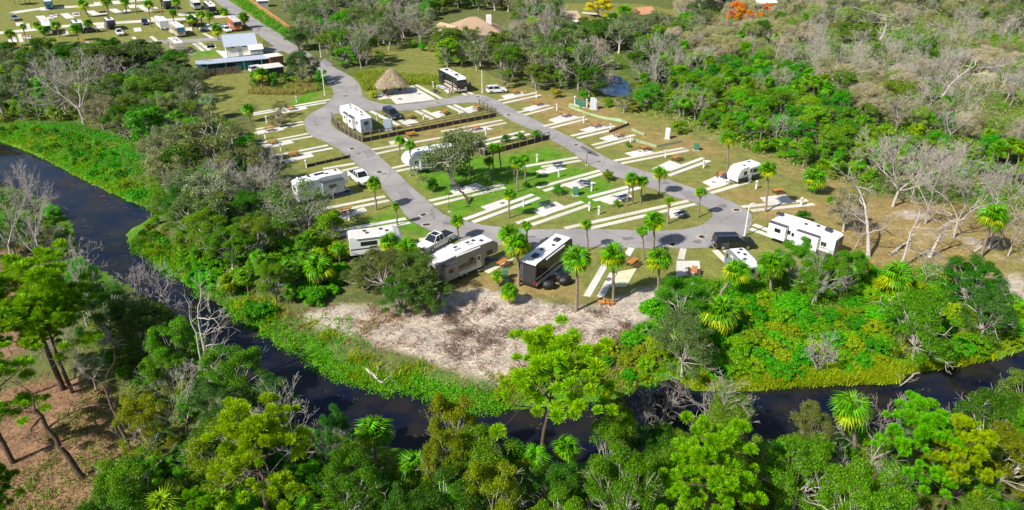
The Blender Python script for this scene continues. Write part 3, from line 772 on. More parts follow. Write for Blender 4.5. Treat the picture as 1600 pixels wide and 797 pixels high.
GRN_T = mat('algae_timber', (.30, .36, .20), .85, var=.25, scale=3); 
rail_fence('timber_frame', 'low pale green timber frame around a patch of lawn', [(987,203.5),(1007,212)], 2.2, .5, (), GREY_WL, GREY_W, GRN_T, .6, 'timber wall')
rail_fence('timber_frame', 'long low pale timber wall below the white cabinet', [(986,219),(1026,231),(1064,223)], 2.2, .55, (), GREY_WL, GREY_W, GRN_T, .65, 'timber wall')
rail_fence('timber_frame', 'short dark timber wall beside the pad with silt fence', [(952,207.5),(981,196)], 2.2, .55, (), GREY_W, GREY_W, GREY_W, .65, 'timber wall')
SILT = mat('green_netting', (.32, .45, .24), .8, var=.2, scale=4)
def silt(line, label):
    t = thing('silt_fence', label, 'silt fence', P(*line[0])); o = P(*line[0]); L_ = smooth(line, 3, False)
    for a, b_ in zip(L_[:-1], L_[1:]):
        A = P(*a)-o; B = P(*b_)-o; u = (B-A)
        MB().box((0, 0, .26), (u.length+.02, .05, .5), rx=random.uniform(-.25, .25)).build('netting', SILT, t, loc=tuple((A+B)/2), rot=(0, 0, math.atan2(u.y, u.x)))
        MB().cyl((0, 0, 0), (0, 0, .7), .03, n=5).build('stake', GREY_W, t, loc=tuple(A))
silt([(888,168),(902,173),(922,180),(944,186),(965,189.5),(980,194)], 'green net silt fence winding below the grey cabinets')
silt([(889,165),(900,166.5),(906,169)], 'short piece of green silt fence by the transformers')
silt([(953,187),(968,189),(981,195),(972,199)], 'bent end of the green silt fence')

# thatched hut
THATCH = mat('thatch', (.40, .31, .20), .95, var=.4, scale=2.2, bump=.8)
p = P(613, 145); t = thing('thatched_hut', 'open hut with steep tan palm thatch roof on the wide slab', 'hut', p, math.radians(18))
for sx in (-1, 1):
    for sy in (-1, 1): MB().cyl((sx*2.4, sy*1.8, 0), (sx*2.4, sy*1.8, 2.6), .11, n=7).build('post', GREY_WL, t)
_th = []; _ti = []
rr = np.random.default_rng(5)
def roofpt(u, v):   # u round the eaves, v up to the ridge
    w, d_ = 3.7*(1-v)+.40*v, 3.0*(1-v)+.05*v
    a = u*2*PI; cx = np.sign(np.cos(a))*np.abs(np.cos(a))**.55; sy = np.sign(np.sin(a))*np.abs(np.sin(a))**.55
    return np.stack([cx*w, sy*d_, 2.2 + 3.5*v**.95], -1)
uu, vv = np.meshgrid(np.linspace(0, 1, 33)[:-1], np.linspace(0, 1, 9))
g = roofpt(uu, vv); mb = MB(); n_ = 32
mb.add(g.reshape(-1, 3).tolist(), [(r_*n_+k, r_*n_+(k+1) % n_, (r_+1)*n_+(k+1) % n_, (r_+1)*n_+k) for r_ in range(8) for k in range(n_)])
rf = mb.build('roof', THATCH, t)
U = rr.random(2200); V_ = rr.random(2200)**1.3
C = roofpt(U, V_); Nn = C - np.array([0, 0, 2.0]); Nn /= np.linalg.norm(Nn, axis=1, keepdims=True)
dn = roofpt(U, np.clip(V_-.08, 0, 1)) - C; dn /= np.linalg.norm(dn, axis=1, keepdims=True)+1e-9
sd = np.cross(dn, Nn); ln = rr.uniform(.35, .8, 2200)[:, None]; wd = rr.uniform(.03, .09, 2200)[:, None]
Q = np.stack([C+Nn*.05-sd*wd, C+Nn*.05+sd*wd, C+dn*ln+Nn*.13+sd*wd*.4, C+dn*ln+Nn*.13-sd*wd*.4], 1)
me_ = quads_mesh('thatch_strands', Q, THATCH, rr.random(2200)); o_ = part('thatch_strands', me_, rf); o_['kind'] = 'stuff'
MB().cyl((-.42, 0, 5.68), (.42, 0, 5.68), .13, n=7).build('ridge_cap', GREY_WL, t)

# things under and around the hut
CHAIR_B = mat('blue_fabric', (.10, .22, .34), .8); CHAIR_D = mat('black_fabric', (.02, .02, .022), .85)
def camp_chair(px, py, rz, m, label):
    t = thing('camp_chair', label, 'chair', P(px, py, .06), rz, 'folding chairs by the thatched hut')
    MB().box((0, 0, .42), (.55, .5, .05), .02).build('seat', m, t); MB().box((-.24, 0, .72), (.05, .5, .58), .02, ry=-.2).build('backrest', m, t)
    for x in (-.22, .22):
        for y in (-.22, .22): MB().cyl((x*1.1, y*1.1, 0), (x*.8, y*.8, .42), .018, n=5).build('leg', GREY_P, t)
for x, y, a, m_, w in ((592.5,151,.3,CHAIR_B,'blue folding chair on the small slab left of the hut'),(595,150,1.2,CHAIR_B,'second blue folding chair left of the hut'),(601,149.5,2.0,CHAIR_D,'black folding chair beside the blue pair'),(604,151.5,2.8,CHAIR_D,'black folding chair nearest the hut'),(611,148,1.0,CHAIR_B,'blue chair in the shade at the hut edge'),(621,146.5,1.8,CHAIR_B,'blue chair at the right edge of the hut shade')):
    camp_chair(x, y, a, m_, w)

# black covered grills behind the motorhome
COVER = mat('black_cover', (.012, .012, .013), .55, spec=.5)
def covered(px, py, s, rz, label, seed):
    t = thing('covered_grill', label, 'grill cover', P(px, py), rz, 'black covered grills on the grass')
    MB().lump((0, 0, s*.55), (s*.85, s*.6, s*.62), seed, 3, .10).build('cover', COVER, t, True)
    MB().lump((s*.5, 0, s*.3), (s*.5, s*.5, s*.35), seed+3, 2, .15).build('skirt', COVER, t, True)
    for x in (-.5, .5):
        for y in (-.3, .3): MB().cyl((x*s, y*s, 0), (x*s, y*s, s*.3), .04, n=5).build('leg', BLACK_R, t)
covered(857,451,1.05,.2,'black covered grill standing alone on the dry grass',1)
covered(876,439,1.0,1.0,'black covered grill left of its twin, nearer the motorhome',2)
covered(883,444,1.1,.6,'larger black covered heap under the leaning palm',5)
# wood pile
t = thing('log_pile', 'small pile of orange split logs on the sand by a palm', 'log pile', P(947,475))
_lg = MB().cyl((-.5, 0, 0), (.5, 0, 0), .09, .08, 7).mesh('log', WOOD_OR)
for k in range(16): part('log', _lg, t, (random.uniform(-.8, .8), random.uniform(-.5, .5), .1+.16*(k//6)), (random.uniform(-.2, .2), random.uniform(-.2, .2), random.uniform(0, 3)))
# ================================================================== VEHICLES
GLASS = mat('dark_glass', (.012, .016, .022), .08, spec=.8)
SHADE = mat('blue_windscreen_cover', (.05, .22, .32), .35)
TYRE = BLACK_R
ALLOY = mat('alloy', (.45, .45, .47), .35, metal=.8)
RVW = mat('rv_white', (.74, .74, .73), .3, spec=.5, var=.05, scale=.8)
RVROOF = mat('rv_roof_white', (.80, .80, .79), .55, var=.09, scale=.9)
RVROOF_D = mat('rv_roof_dusty', (.60, .57, .53), .65, var=.22, scale=1.2)
RVGREY = mat('rv_grey', (.36, .39, .43), .3, spec=.5, var=.05)
RVTAN = mat('rv_tan', (.36, .305, .245), .35, spec=.5, var=.08)
RVBLK = mat('rv_black', (.018, .018, .021), .22, spec=.6)
RVDARK = mat('rv_charcoal', (.03, .03, .034), .35, spec=.5)
RVSIL = mat('rv_silver', (.50, .51, .53), .32, metal=.75, var=.1)
RVBLUE = mat('rv_blue', (.06, .22, .46), .35, spec=.5)
RVORG = mat('rv_rust_orange', (.42, .14, .05), .4, var=.15)
RVTEAL = mat('rv_teal', (.03, .10, .17), .35)
SWOOSH = mat('rv_beige_stripe', (.50, .42, .34), .35)
RED_L = mat('tail_lamp', (.45, .012, .02), .25)
AC_D = mat('vent_cover_dark', (.045, .047, .055), .5)
SOLAR = mat('solar_panel', (.010, .020, .055), .12, spec=.7)

def wheel(t, x, y, r=.4, w=.24):
    o = MB().cyl((0, -w/2, 0), (0, w/2, 0), r, n=18).build('wheel', TYRE, t, loc=(x, y, r))
    MB().cyl((0, -w/2-.012, 0), (0, w/2+.012, 0), r*.6, n=14).build('rim', ALLOY, o)
    return o
def rv(label, cat, rear, front, H, W=2.5, style='box', body=RVW, roof=RVROOF, lower=None, stripe=None, slides=(), wins=None,
       ac=(.3, .7), vents=(.15, .5), panel=None, awning=None, ladder=True, frontm=None, name='travel_trailer', group=None, wheels=None, rearm=None, door=.35, L=None, side=-1):
    """rear and front: middle of the roof's back and front edge in the picture, H the roof height"""
    A = P(*rear, H); B = P(*front, H); d = B-A; d.z = 0
    if L: c_ = (A+B)/2; u = d.normalized(); A = c_-u*L/2
    else: L = d.length
    t = thing(name, label, cat, (A.x, A.y, .05), math.atan2(d.y, d.x), group)
    z0 = .55; hw = W/2
    if style == 'motor':
        prof = [(0, .45), (.0, H-.12), (.25, H), (L-.35, H), (L-.02, H-.5), (L+.05, 1.5), (L-.02, .45)]
    elif style == 'fifth':
        prof = [(0, z0), (0, H-.5), (.35, H-.3), (L*.55, H), (L-.9, H-.1), (L-.12, H-.65), (L, H-1.4), (L-.25, 1.75), (L-2.5, 1.7), (L-2.8, z0)]
    elif style == 'airstream':
        prof = [(.1, .5), (0, 1.2), (.12, H-.55), (.6, H-.1), (1.2, H), (L-1.2, H), (L-.6, H-.1), (L-.12, H-.55), (L, 1.2), (L-.1, .5)]
    elif style == 'travel':
        prof = [(0, z0), (0, H-.15), (.2, H), (L-1.3, H), (L-.55, H-.35), (L-.1, H-1.2), (L, 1.3), (L-.2, z0)]
    else:
        prof = [(0, z0), (0, H-.1), (.15, H), (L-.3, H), (L, H-.4), (L, z0)]
    MB().prism(prof, -hw, hw, .05 if style != 'airstream' else .22).build('body', body, t)
    # roof skin standing a little proud
    rp = [(x, z) for x, z in prof if z > H-.56]
    rp = sorted(rp)
    mb = MB(); k = len(rp); inn = .10 if style != 'airstream' else .3
    mb.add([(x, -hw+inn, z+.025) for x, z in rp] + [(x, hw-inn, z+.025) for x, z in rp] + [(x, -hw+inn, z-.05) for x, z in rp] + [(x, hw-inn, z-.05) for x, z in rp],
           [(i, i+1, k+i+1, k+i) for i in range(k-1)] + [(i, 2*k+i, 2*k+i+1, i+1) for i in range(k-1)] + [(k+i, k+i+1, 3*k+i+1, 3*k+i) for i in range(k-1)] + [(0, k, 3*k, 2*k), (k-1, 3*k-1, 4*k-1, 2*k-1)][:1])
    R = mb.build('roof', roof, t)
    for f in ac:
        o = MB().box((0, 0, .16), (.95, .7, .28), .07).build('air_conditioner', AC_D if body in (RVBLK, RVDARK) or cat == 'long trailer' else RVROOF, R, loc=(L*f, 0, H)); 
        MB().box((0, 0, .315), (.6, .45, .03)).build('grille', AC_D, o)
    for i, f in enumerate(vents):
        MB().box((L*f, .35*(-1)**i, H+.07), (.42, .42, .12), .03).build('roof_vent', AC_D, R)
    if panel: MB().box((L*panel, .25, H+.06), (1.7, .75, .05)).build('solar_panel', SOLAR, R)
    x1 = L-2.9 if style == 'fifth' else L-.3
    if lower:
        for s in (-1, 1): MB().box(((x1)/2, s*(hw+.006), z0+.3), (x1-.1, .03, .55), .01).build('skirt', lower, t)
    if stripe:
        for s in (-1, 1): MB().box((x1/2, s*(hw+.008), H*.44), (x1-.2, .03, .16)).build('stripe', stripe, t); MB().box((x1*.62, s*(hw+.012), H*.52), (x1*.5, .03, .12), ry=-.06).build('stripe', stripe, t)
    for (sd, a, b_, za, zb, dep, m_) in slides:
        o = MB().box(((a+b_)/2*L, sd*(hw+dep/2), (za+zb)/2), ((b_-a)*L, dep, zb-za), .03).build('slide_out', m_ or body, t)
        MB().box(((a+b_)/2*L, sd*(hw+dep/2), zb+.03), ((b_-a)*L+.08, dep+.04, .05)).build('topper', AC_D, o)
        MB().box(((a*.55+b_*.45)*L, sd*(hw+dep+.012), (za+zb)/2+.25), ((b_-a)*L*.35, .03, .6), .008).build('window', GLASS, o)
    if wins is None: wins = [(.12, .2), (.42, .52), (.62, .7), (.8, .88)]
    for s in (-1, 1):
        for a, b_ in wins:
            if any(sd == s and a < sb and b_ > sa for sd, sa, sb, *_ in slides): continue
            wz = H*.66 if style != 'fifth' else H*.58
            o = MB().box(((a+b_)/2*L, s*(hw+.008), wz), ((b_-a)*L, .035, .62), .01).build('window', GLASS, t)
    s = side
    dx = door*L
    o = MB().box((dx, s*(hw+.012), z0+1.05), (.68, .035, 1.9), .01).build('door', RVW if body not in (RVBLK, RVDARK) else RVDARK, t)
    MB().box((dx, s*(hw+.035), z0+1.5), (.4, .02, .55)).build('window', GLASS, o)
    MB().box((dx-.26, s*(hw+.045), z0+.95), (.05, .04, .16)).build('handle', CHROME, o)
    MB().box((dx, s*(hw+.2), .32), (.65, .35, .05)).build('step', GREY_P, t)
    if awning:
        a, b_, sd = awning
        MB().cyl((a*L, sd*(hw+.09), H-.22), (b_*L, sd*(hw+.09), H-.22), .10, n=8).build('awning_roll', RVROOF, t)
    if style == 'motor':
        MB().prism([(L-.30, H-.1), (L+.02, H-.52), (L+.075, 1.75), (L-.0, 1.75), (L-.28, H-.5)], -hw+.12, hw-.12, .01).build('windscreen', frontm or GLASS, t)
        MB().box((L+.06, 0, .72), (.14, W-.15, .42), .05).build('bumper', lower or body, t)
        for sy in (-1, 1):
            MB().box((L+.04, sy*(hw-.35), 1.15), (.1, .42, .24), .03).build('headlight', LAMP_G, t)
            MB().box((L+.12, sy*(hw+.16), 2.35), (.1, .2, .42), .03).build('mirror', RVDARK, t)
            MB().box((L*.9, sy*(hw+.01), 2.25), (.9, .035, .8), .01).build('window', GLASS, t)
        ws = wheels or (.2, .26, .86)
        rw = .5
    else:
        MB().box((-.02, 0, .5), (.12, W-.2, .14)).build('bumper', RVDARK, t)
        if style in ('travel', 'box', 'airstream'):
            for sy in (-1, 1): MB().cyl((L-.2, sy*.8, .5), (L+1.25, 0, .5), .05, n=6).build('tow_bar', RVDARK, t)
            MB().cyl((L+.7, 0, .5), (L+.7, 0, 1.0), .2, n=10).build('gas_bottle', RVW, t)
            MB().cyl((L+1.1, 0, 0), (L+1.1, 0, .55), .05, n=6).build('jack', GREY_P, t)
        if style == 'fifth':
            for sy in (-1, 1): MB().box((L-2.3, sy*.9, .85), (.14, .14, 1.7)).build('landing_leg', GREY_P, t)
            MB().box((L-.9, 0, 1.5), (.7, .5, .45), .08).build('pin_box', RVDARK, t)
        ws = wheels or (.38, .46); rw = .4
    for f in ws:
        for sy in (-1, 1): wheel(t, f*L, sy*(hw-.16), rw)
    # rear end
    if rearm: MB().box((-.015, 0, H*.55), (.04, W-.16, H*.62), .01).build('rear_panel', rearm, t)
    MB().box((-.045, 0, H*.62), (.03, .9, .7), .01).build('rear_window', GLASS, t)
    for sy in (-1, 1): MB().box((-.03, sy*(hw-.2), 1.05), (.05, .16, .42), .01).build('tail_light', RED_L, t)
    if ladder:
        o = MB()
        for yy in (.62, 1.0): o.cyl((-.14, yy, 1.0), (-.14, yy, H+.12), .022, n=5)
        for k in range(7): o.cyl((-.14, .62, 1.1+k*.36), (-.14, 1.0, 1.1+k*.36), .018, n=5)
        o.build('ladder', CHROME, t)
    return t

TRL = 'trailers and motorhomes parked on the campsites'
rv('white fifth wheel with blue shaded rear wall parked inside the rail fence', 'fifth wheel', (571,181.8), (538.5,161.5), 3.85, 2.5, 'fifth', ac=(.45,), vents=(.1, .28, .62, .8), slides=[(1, .22, .45, .9, 3.1, .75, None), (1, .55, .72, 1.0, 3.0, .6, None)], rearm=mat('rv_shade_blue', (.42, .50, .60), .35), name='fifth_wheel_trailer', group=TRL, side=1, door=.5, stripe=RVGREY)  # blue shade on the white rear wall is painted into its panel colour
t = rv('black and beige motorhome with white roof parked on the far side of the road', 'motorhome', (694.9,108.6), (718.7,120.8), 3.6, 2.5, 'motor', RVBLK, RVROOF, SWOOSH, SWOOSH, ac=(.2, .72), vents=(.4, .88), name='motorhome', group=TRL, door=.75, slides=[(-1, .12, .32, 1.0, 2.9, .55, RVDARK)], L=10.6)
rv('grey and white fifth wheel hitched to the white pickup, solar panel on its roof', 'fifth wheel', (458.5,282.5), (539,264.3), 3.85, 2.5, 'fifth', RVW, RVROOF, RVGREY, RVDARK, slides=[(-1, .45, .86, .95, 3.05, .8, RVGREY)], ac=(.12,), vents=(.3, .62, .82), panel=.5, awning=(.05, .42, -1), name='fifth_wheel_trailer', group=TRL, door=.4, ladder=False)
rv('white travel trailer with dusty stained roof behind the oak clump', 'travel trailer', (543.5,366.5), (629,356.5), 3.3, 2.5, 'travel', RVW, RVROOF_D, None, RVDARK, ac=(), vents=(.3, .34, .6, .7), awning=(.12, .75, -1), name='travel_trailer', group=TRL, door=.82, wins=[(.2, .5), (.6, .68)])
rv('long tan fifth wheel with bright white roof at the bottom of the loop', 'fifth wheel', (674,404.5), (769,367.5), 3.85, 2.5, 'fifth', RVTAN, RVROOF, RVW, RVDARK, slides=[(-1, .06, .28, 1.0, 3.1, .75, RVTAN), (1, .42, .62, 1.1, 3.2, .6, RVDARK)], ac=(.38, .58), vents=(.7, .78), awning=(.3, .68, -1), name='fifth_wheel_trailer', group=TRL, door=.66, wins=[(.5, .57), (.8, .9)])
rv('black motorhome with white roof half shaded by a palm, seen from behind', 'motorhome', (824.5,410.5), (882,367.5), 3.75, 2.55, 'motor', RVBLK, RVROOF, SWOOSH, SWOOSH, slides=[(1, .5, .86, 1.2, 3.35, .75, RVDARK)], ac=(.2, .78), vents=(.42, .62), awning=(.25, .75, -1), name='motorhome', group=TRL, door=.7, rearm=RVDARK, wins=[(.2, .28), (.42, .55), (.6, .66)])
rv('long white trailer with dark awning toppers beside the bare trees', 'long trailer', (1314,367), (1211,333.8), 3.75, 2.5, 'fifth', RVW, RVROOF, RVDARK, RVGREY, slides=[(1, .7, .97, 1.0, 3.1, .8, RVW), (1, .22, .55, 1.0, 3.15, .7, RVW)], ac=(.18, .92), vents=(.5, .35), rearm=RVDARK, name='fifth_wheel_trailer', group=TRL, door=.62, side=1)
rv('silver trailer with blue roof edge behind the black van', 'travel trailer', (1175,413), (1147,384.5), 2.9, 2.45, 'airstream', RVSIL, RVROOF, None, RVBLUE, ac=(.4,), vents=(.6, .75, .25), name='travel_trailer', group=TRL, side=1, door=.6)
rv('small white teardrop fronted trailer on the east edge, ladder palm beside it', 'travel trailer', (1182,252.5), (1146,262), 2.9, 2.4, 'travel', RVW, RVROOF, RVDARK, RVGREY, ac=(.35,), vents=(.6,), awning=(.02, .5, 1), name='travel_trailer', group=TRL, side=1, door=.45, wins=[(.12, .35), (.62, .75)])
rv('white fifth wheel half hidden under the spreading grey tree', 'fifth wheel', (708,222), (632,241), 3.8, 2.5, 'fifth', RVW, RVROOF, RVGREY, RVDARK, slides=[(1, .45, .8, .95, 3.0, .7, RVGREY)], ac=(.5,), vents=(.2, .7), name='fifth_wheel_trailer', group=TRL, side=1)
# far campground
F = 'vehicles parked in the far campground'
def far_rv(rear, front, H, style, body, label, **k):
    return rv(label, k.pop('cat', 'motorhome'), rear, front, H, 2.5, style, body, group=F, name=k.pop('name', 'motorhome'), **k)
far_rv((73,-8), (74,3), 3.4, 'motor', RVTEAL, 'dark teal bus at the top left edge of the far campground', frontm=SHADE, L=10)
far_rv((69.5,31), (72,39), 3.4, 'motor', RVTAN, 'tan motorhome facing the camera, second row of the far campground', lower=SWOOSH, L=9.5)
far_rv((116,29), (121,37), 3.4, 'fifth', RVDARK, 'charcoal trailer with white roof behind two small palms', cat='fifth wheel', name='fifth_wheel_trailer', L=9)
far_rv((166,25), (174,33), 3.4, 'fifth', RVDARK, 'dark sided trailer hitched to the white truck in the far campground', cat='fifth wheel', name='fifth_wheel_trailer', L=8)
far_rv((244,22), (258,34), 3.3, 'box', RVW, 'white boxy trailer beside the windscreen covered motorhome', cat='travel trailer', name='travel_trailer', L=9)
far_rv((267,33), (283,42), 3.4, 'motor', RVTAN, 'beige motorhome with teal windscreen cover', lower=SWOOSH, frontm=SHADE, L=9.5)
far_rv((293,20), (304,29), 3.4, 'fifth', RVDARK, 'black trailer with white striped roof in the middle of the far campground', cat='fifth wheel', name='fifth_wheel_trailer', L=9)
far_rv((322,1), (332,9), 3.5, 'motor', RVBLK, 'black motorhome parked next to the entrance road', L=11)
far_rv((253,-5), (264,3), 3.4, 'fifth', RVDARK, 'white nosed dark trailer at the top edge of the campground', cat='fifth wheel', name='fifth_wheel_trailer', L=9)
far_rv((358,24), (371,33), 3.4, 'motor', RVORG, 'rust orange motorhome beside the entrance road', roof=RVROOF_D, L=10.5)
far_rv((268,58), (280,67), 3.3, 'travel', RVTAN, 'white roofed trailer behind the bare tree in the far campground', cat='travel trailer', name='travel_trailer', L=8.5)
far_rv((299,-4), (309,4), 3.1, 'motor', RVGREY, 'grey motorhome left of the black one by the entrance road', L=8.5)

# ---------------------------------------------------------------- cars
def car(label, cat, rear, front, kind, paint, L=5.2, W=1.95, H=1.8, name='car', group=None, extras=()):
    A = P(*rear); B = P(*front); d = B-A; c_ = (A+B)/2; u = d.normalized(); A = c_-u*L/2
    t = thing(name, label, cat, (A.x, A.y, .03), math.atan2(d.y, d.x), group)
    hw = W/2; r = .38; hood = H*.60; zf = .34
    if kind == 'pickup':
        prof = [(.0, .48), (.02, hood), (L*.36, hood+.02), (L*.36+.05, hood), (L*.74, hood+.02), (L-.12, hood-.08), (L, hood-.3), (L, zf+.1), (L-.1, zf), (.1, zf)]
        cab = [(L*.375, hood-.03), (L*.40, H), (L*.60, H), (L*.735, hood-.03)]
    elif kind == 'suv':
        prof = [(.0, .5), (0, hood*.98), (.1, hood+.04), (L*.72, hood+.04), (L-.18, hood-.1), (L, hood-.35), (L, zf+.1), (L-.12, zf), (.1, zf)]
        cab = [(.06, hood), (.22, H-.03), (.6, H), (L*.55, H), (L*.72, hood)]
    else:
        prof = [(.0, .5), (0, hood*.9), (.1, hood), (L*.72, hood), (L-.15, hood-.18), (L, hood-.4), (L, zf+.1), (L-.12, zf), (.1, zf)]
        cab = [(L*.08, hood-.03), (L*.2, H), (L*.52, H), (L*.72, hood-.03)]
    MB().prism(prof, -hw, hw, .09).build('body', paint, t)
    # greenhouse, narrower at the roof
    n = len(cab); yb, yt = hw-.06, hw-.26
    yv = lambda z: yb + (yt-yb)*(z-hood)/(H-hood)
    mb = MB().add([(x, -yv(z), z) for x, z in cab] + [(x, yv(z), z) for x, z in cab], [tuple(range(n)), tuple(range(2*n-1, n-1, -1))] + [(i, n+i, n+(i+1) % n, (i+1) % n) for i in range(n)])
    mb.build('cabin_glass', GLASS, t)
    top = [p_ for p_ in cab if p_[1] > H-.1]
    R = MB().box(((top[0][0]+top[-1][0])/2, 0, H+.01), (top[-1][0]-top[0][0]+.12, yt*2+.06, .07), .03).build('roof', paint, t)
    for i in range(n-1):                                                # pillars
        if i == (n-1)//2 and n == 4: continue
        (xa, za), (xb, zb) = cab[i], cab[i+1]
        if abs(za-zb) < .1: continue
        for s in (-1, 1): MB().cyl((xa, s*yv(za), za), (xb, s*yv(zb), zb), .045, n=5).build('pillar', paint, t)
    xm = (top[0][0]+top[-1][0])/2+.1
    for s in (-1, 1): MB().cyl((xm, s*yv(hood), hood), (xm, s*yv(H), H), .045, n=5).build('pillar', paint, t)
    if kind == 'pickup': MB().box((L*.18, 0, hood+.02), (L*.33, W-.22, .06), .02).build('bed_cover', RVBLK, t)
    for s in (-1, 1):
        wheel(t, L*.19, s*(hw-.1), r); wheel(t, L*.81, s*(hw-.1), r)
        MB().box((L-.03, s*(hw-.28), hood-.36), (.08, .36, .16), .03).build('headlight', LAMP_G, t)
        MB().box((.01, s*(hw-.16), hood-.25), (.06, .2, .3), .02).build('tail_light', RED_L, t)
        MB().box((L*.66, s*(hw+.08), hood+.08), (.12, .2, .16), .03).build('mirror', paint, t)
        for f in (.36, .56): o = MB().box((L*f, s*(hw+.004), hood-.2), (L*.17, .02, .5), .006).build('door', paint, t); MB().box((L*f-.3, s*(hw+.02), hood-.08), (.16, .03, .035)).build('handle', CHROME, o)
    MB().box((L-.0, 0, hood-.42), (.07, W*.5, .26), .02).build('grille', RVDARK, t)
    MB().box((L+.02, 0, .5), (.12, W-.1, .2), .05).build('bumper', CHROME if kind == 'pickup' else paint, t)
    MB().box((-.03, 0, .55), (.12, W-.1, .2), .05).build('bumper', CHROME if kind == 'pickup' else paint, t)
    MB().box((-.035, 0, .78), (.02, .5, .16)).build('number_plate', RVW, t)
    if 'sunroof' in extras: MB().box((xm+.05, 0, H+.05), (.95, 1.1, .02)).build('sunroof', GLASS, R)
    if 'rack' in extras:
        o = MB()
        for yy in (-.5, .5): o.cyl((-.05, yy*.4, .5), (-.9, yy, .5), .04, n=5)
        o.box((-.75, 0, .52), (.5, 1.3, .06)); o.cyl((-.75, .4, .5), (-.75, .4, 1.3), .04, n=5); o.cyl((-.75, -.4, .5), (-.75, -.4, 1.3), .04, n=5)
        o.build('cargo_rack', GREY_P, t)
    if 'rails' in extras:
        for s in (-1, 1): MB().cyl((top[0][0], s*yt*.85, H+.09), (top[-1][0], s*yt*.85, H+.09), .025, n=5).build('roof_rail', CHROME, R)
    return t
PW = mat('car_white', (.78, .78, .77), .2, spec=.6, coat=.4); PB = mat('car_black', (.010, .011, .015), .16, spec=.6, coat=.6); PG = mat('car_grey', (.22, .24, .27), .25, coat=.4)
PNV = mat('car_navy', (.02, .03, .08), .2, coat=.5)
CG = 'cars and pickups on the campsites'
car('black pickup facing the rail fence beside the white fifth wheel', 'pickup truck', (601,177), (625,190), 'suv', PB, 5.4, 1.95, 1.85, 'pickup_truck', CG)
car('white SUV with roof rails on dry grass by the white light pole', 'SUV', (763,145.5), (789,143.8), 'suv', PW, 4.7, 1.9, 1.7, 'car', CG, ('rails',))
car('white pickup hitched to the grey fifth wheel', 'pickup truck', (553,276), (574,291), 'pickup', PW, 5.8, 2.0, 1.95, 'pickup_truck', CG)
car('white pickup with black sunroof and bed cover on the slab', 'pickup truck', (699,375), (664,393.5), 'pickup', PW, 5.9, 2.0, 1.95, 'pickup_truck', CG, ('sunroof',))
car('long black van with rear cargo rack at the bottom right of the loop', 'SUV', (1113,386.5), (1177,385.5), 'suv', PB, 5.7, 2.05, 1.98, 'car', CG, ('rack', 'rails'))
for x0, y0, x1, y1, k, pt_, w, nm in ((183,50,192,60,'pickup',PW,'white truck towing the dark trailer in the far campground','pickup_truck'),(322,48,331,48,'pickup',PW,'white pickup at the edge of a far campsite','pickup_truck'),(226,34,228,42,'suv',PNV,'dark blue car shaded by a tree in the far campground','car'),(352,48,358,51,'suv',PW,'white car partly hidden by shrubs near the white building','car'),(-2,97.5,10,96,'car',PNV,'blue car on the lower camp road at the left edge','car'),(138,51,148,50,'car',PB,'black car in the shadow of the charcoal trailer','car'),(21,30,27,33,'car',PG,'small dark cart by the upper lane of the far campground','car'),(402,112,408,111,'suv',PW,'white vehicle beside the teal shed','car')):
    car(w, 'car' if nm == 'car' else 'pickup truck', (x0, y0), (x1, y1), k, pt_, 4.9 if k != 'pickup' else 5.6, 1.85, 1.65 if k != 'pickup' else 1.9, nm, F)
# a motorcycle near the black motorhome
t = thing('motorcycle', 'dark motorcycle on the grass by the post near the hut slab', 'motorcycle', P(681, 145.5), 2.6)
for x in (-.65, .65):
    o = MB().cyl((0, -.06, 0), (0, .06, 0), .32, n=14).build('wheel', TYRE, t, loc=(x, 0, .32)); MB().cyl((0, -.07, 0), (0, .07, 0), .18, n=10).build('rim', ALLOY, o)
MB().prism([(-.5, .45), (-.45, .75), (.1, .72), (.4, .9), (.5, .6), (.2, .3), (-.3, .3)], -.14, .14, .03).build('frame', RVBLK, t)
MB().box((-.25, 0, .8), (.7, .26, .1), .04).build('seat', CHAIR_D, t); MB().cyl((.45, -.35, 1.05), (.45, .35, 1.05), .025, n=6).build('handlebar', CHROME, t); MB().cyl((.45, 0, 1.05), (.66, 0, .34), .035, n=6).build('fork', CHROME, t)

# camp furniture beside the trailers
def clutter_chair(px, py, rz, m, label):
    t = thing('camp_chair', label, 'chair', P(px, py, .03), rz, 'camp chairs beside the trailers')
    MB().box((0, 0, .42), (.55, .52, .05), .02).build('seat', m, t); MB().box((-.24, 0, .74), (.05, .52, .6), .02, ry=-.2).build('backrest', m, t)
    for x in (-.22, .22):
        for y in (-.22, .22): MB().cyl((x*1.1, y*1.1, 0), (x*.8, y*.8, .42), .018, n=5).build('leg', GREY_P, t)
CB = mat('chair_navy', (.04, .07, .14), .8); CRD = mat('chair_red', (.3, .05, .04), .8); CGY = mat('chair_grey', (.2, .2, .2), .8)
for x, y, a, m_, w in ((531,299,.4,CB,'navy camp chair on the pad below the grey fifth wheel'),(537,297.5,2.0,CGY,'grey camp chair right of the navy one by the grey fifth wheel'),(696,138,.2,CGY,'grey camp chair on the slab left of the black motorhome'),(863,438,2.2,CRD,'red camp chair on the shaded strip right of the black motorhome'),(1131,280,1.0,CB,'navy camp chair by the hitch of the small white trailer')):
    clutter_chair(x, y, a, m_, w)
def cooler(px, py, rz, m, label, name='cooler', cat='cooler', d=(.75, .45, .42)):
    t = thing(name, label, cat, P(px, py, .03), rz)
    MB().box((0, 0, d[2]/2), d, .04).build('body', m, t); MB().box((0, 0, d[2]+.03), (d[0]+.03, d[1]+.03, .07), .02).build('lid', RVW, t)
cooler(543, 299.5, .3, CB, 'blue cooler with white lid below the grey fifth wheel')
cooler(866, 433, .8, RVW, 'white cooler box on the strip right of the black motorhome')
cooler(686, 137.5, .5, RVGREY, 'grey storage box on the slab left of the black motorhome', 'storage_box', 'box', (1.1, .6, .6))
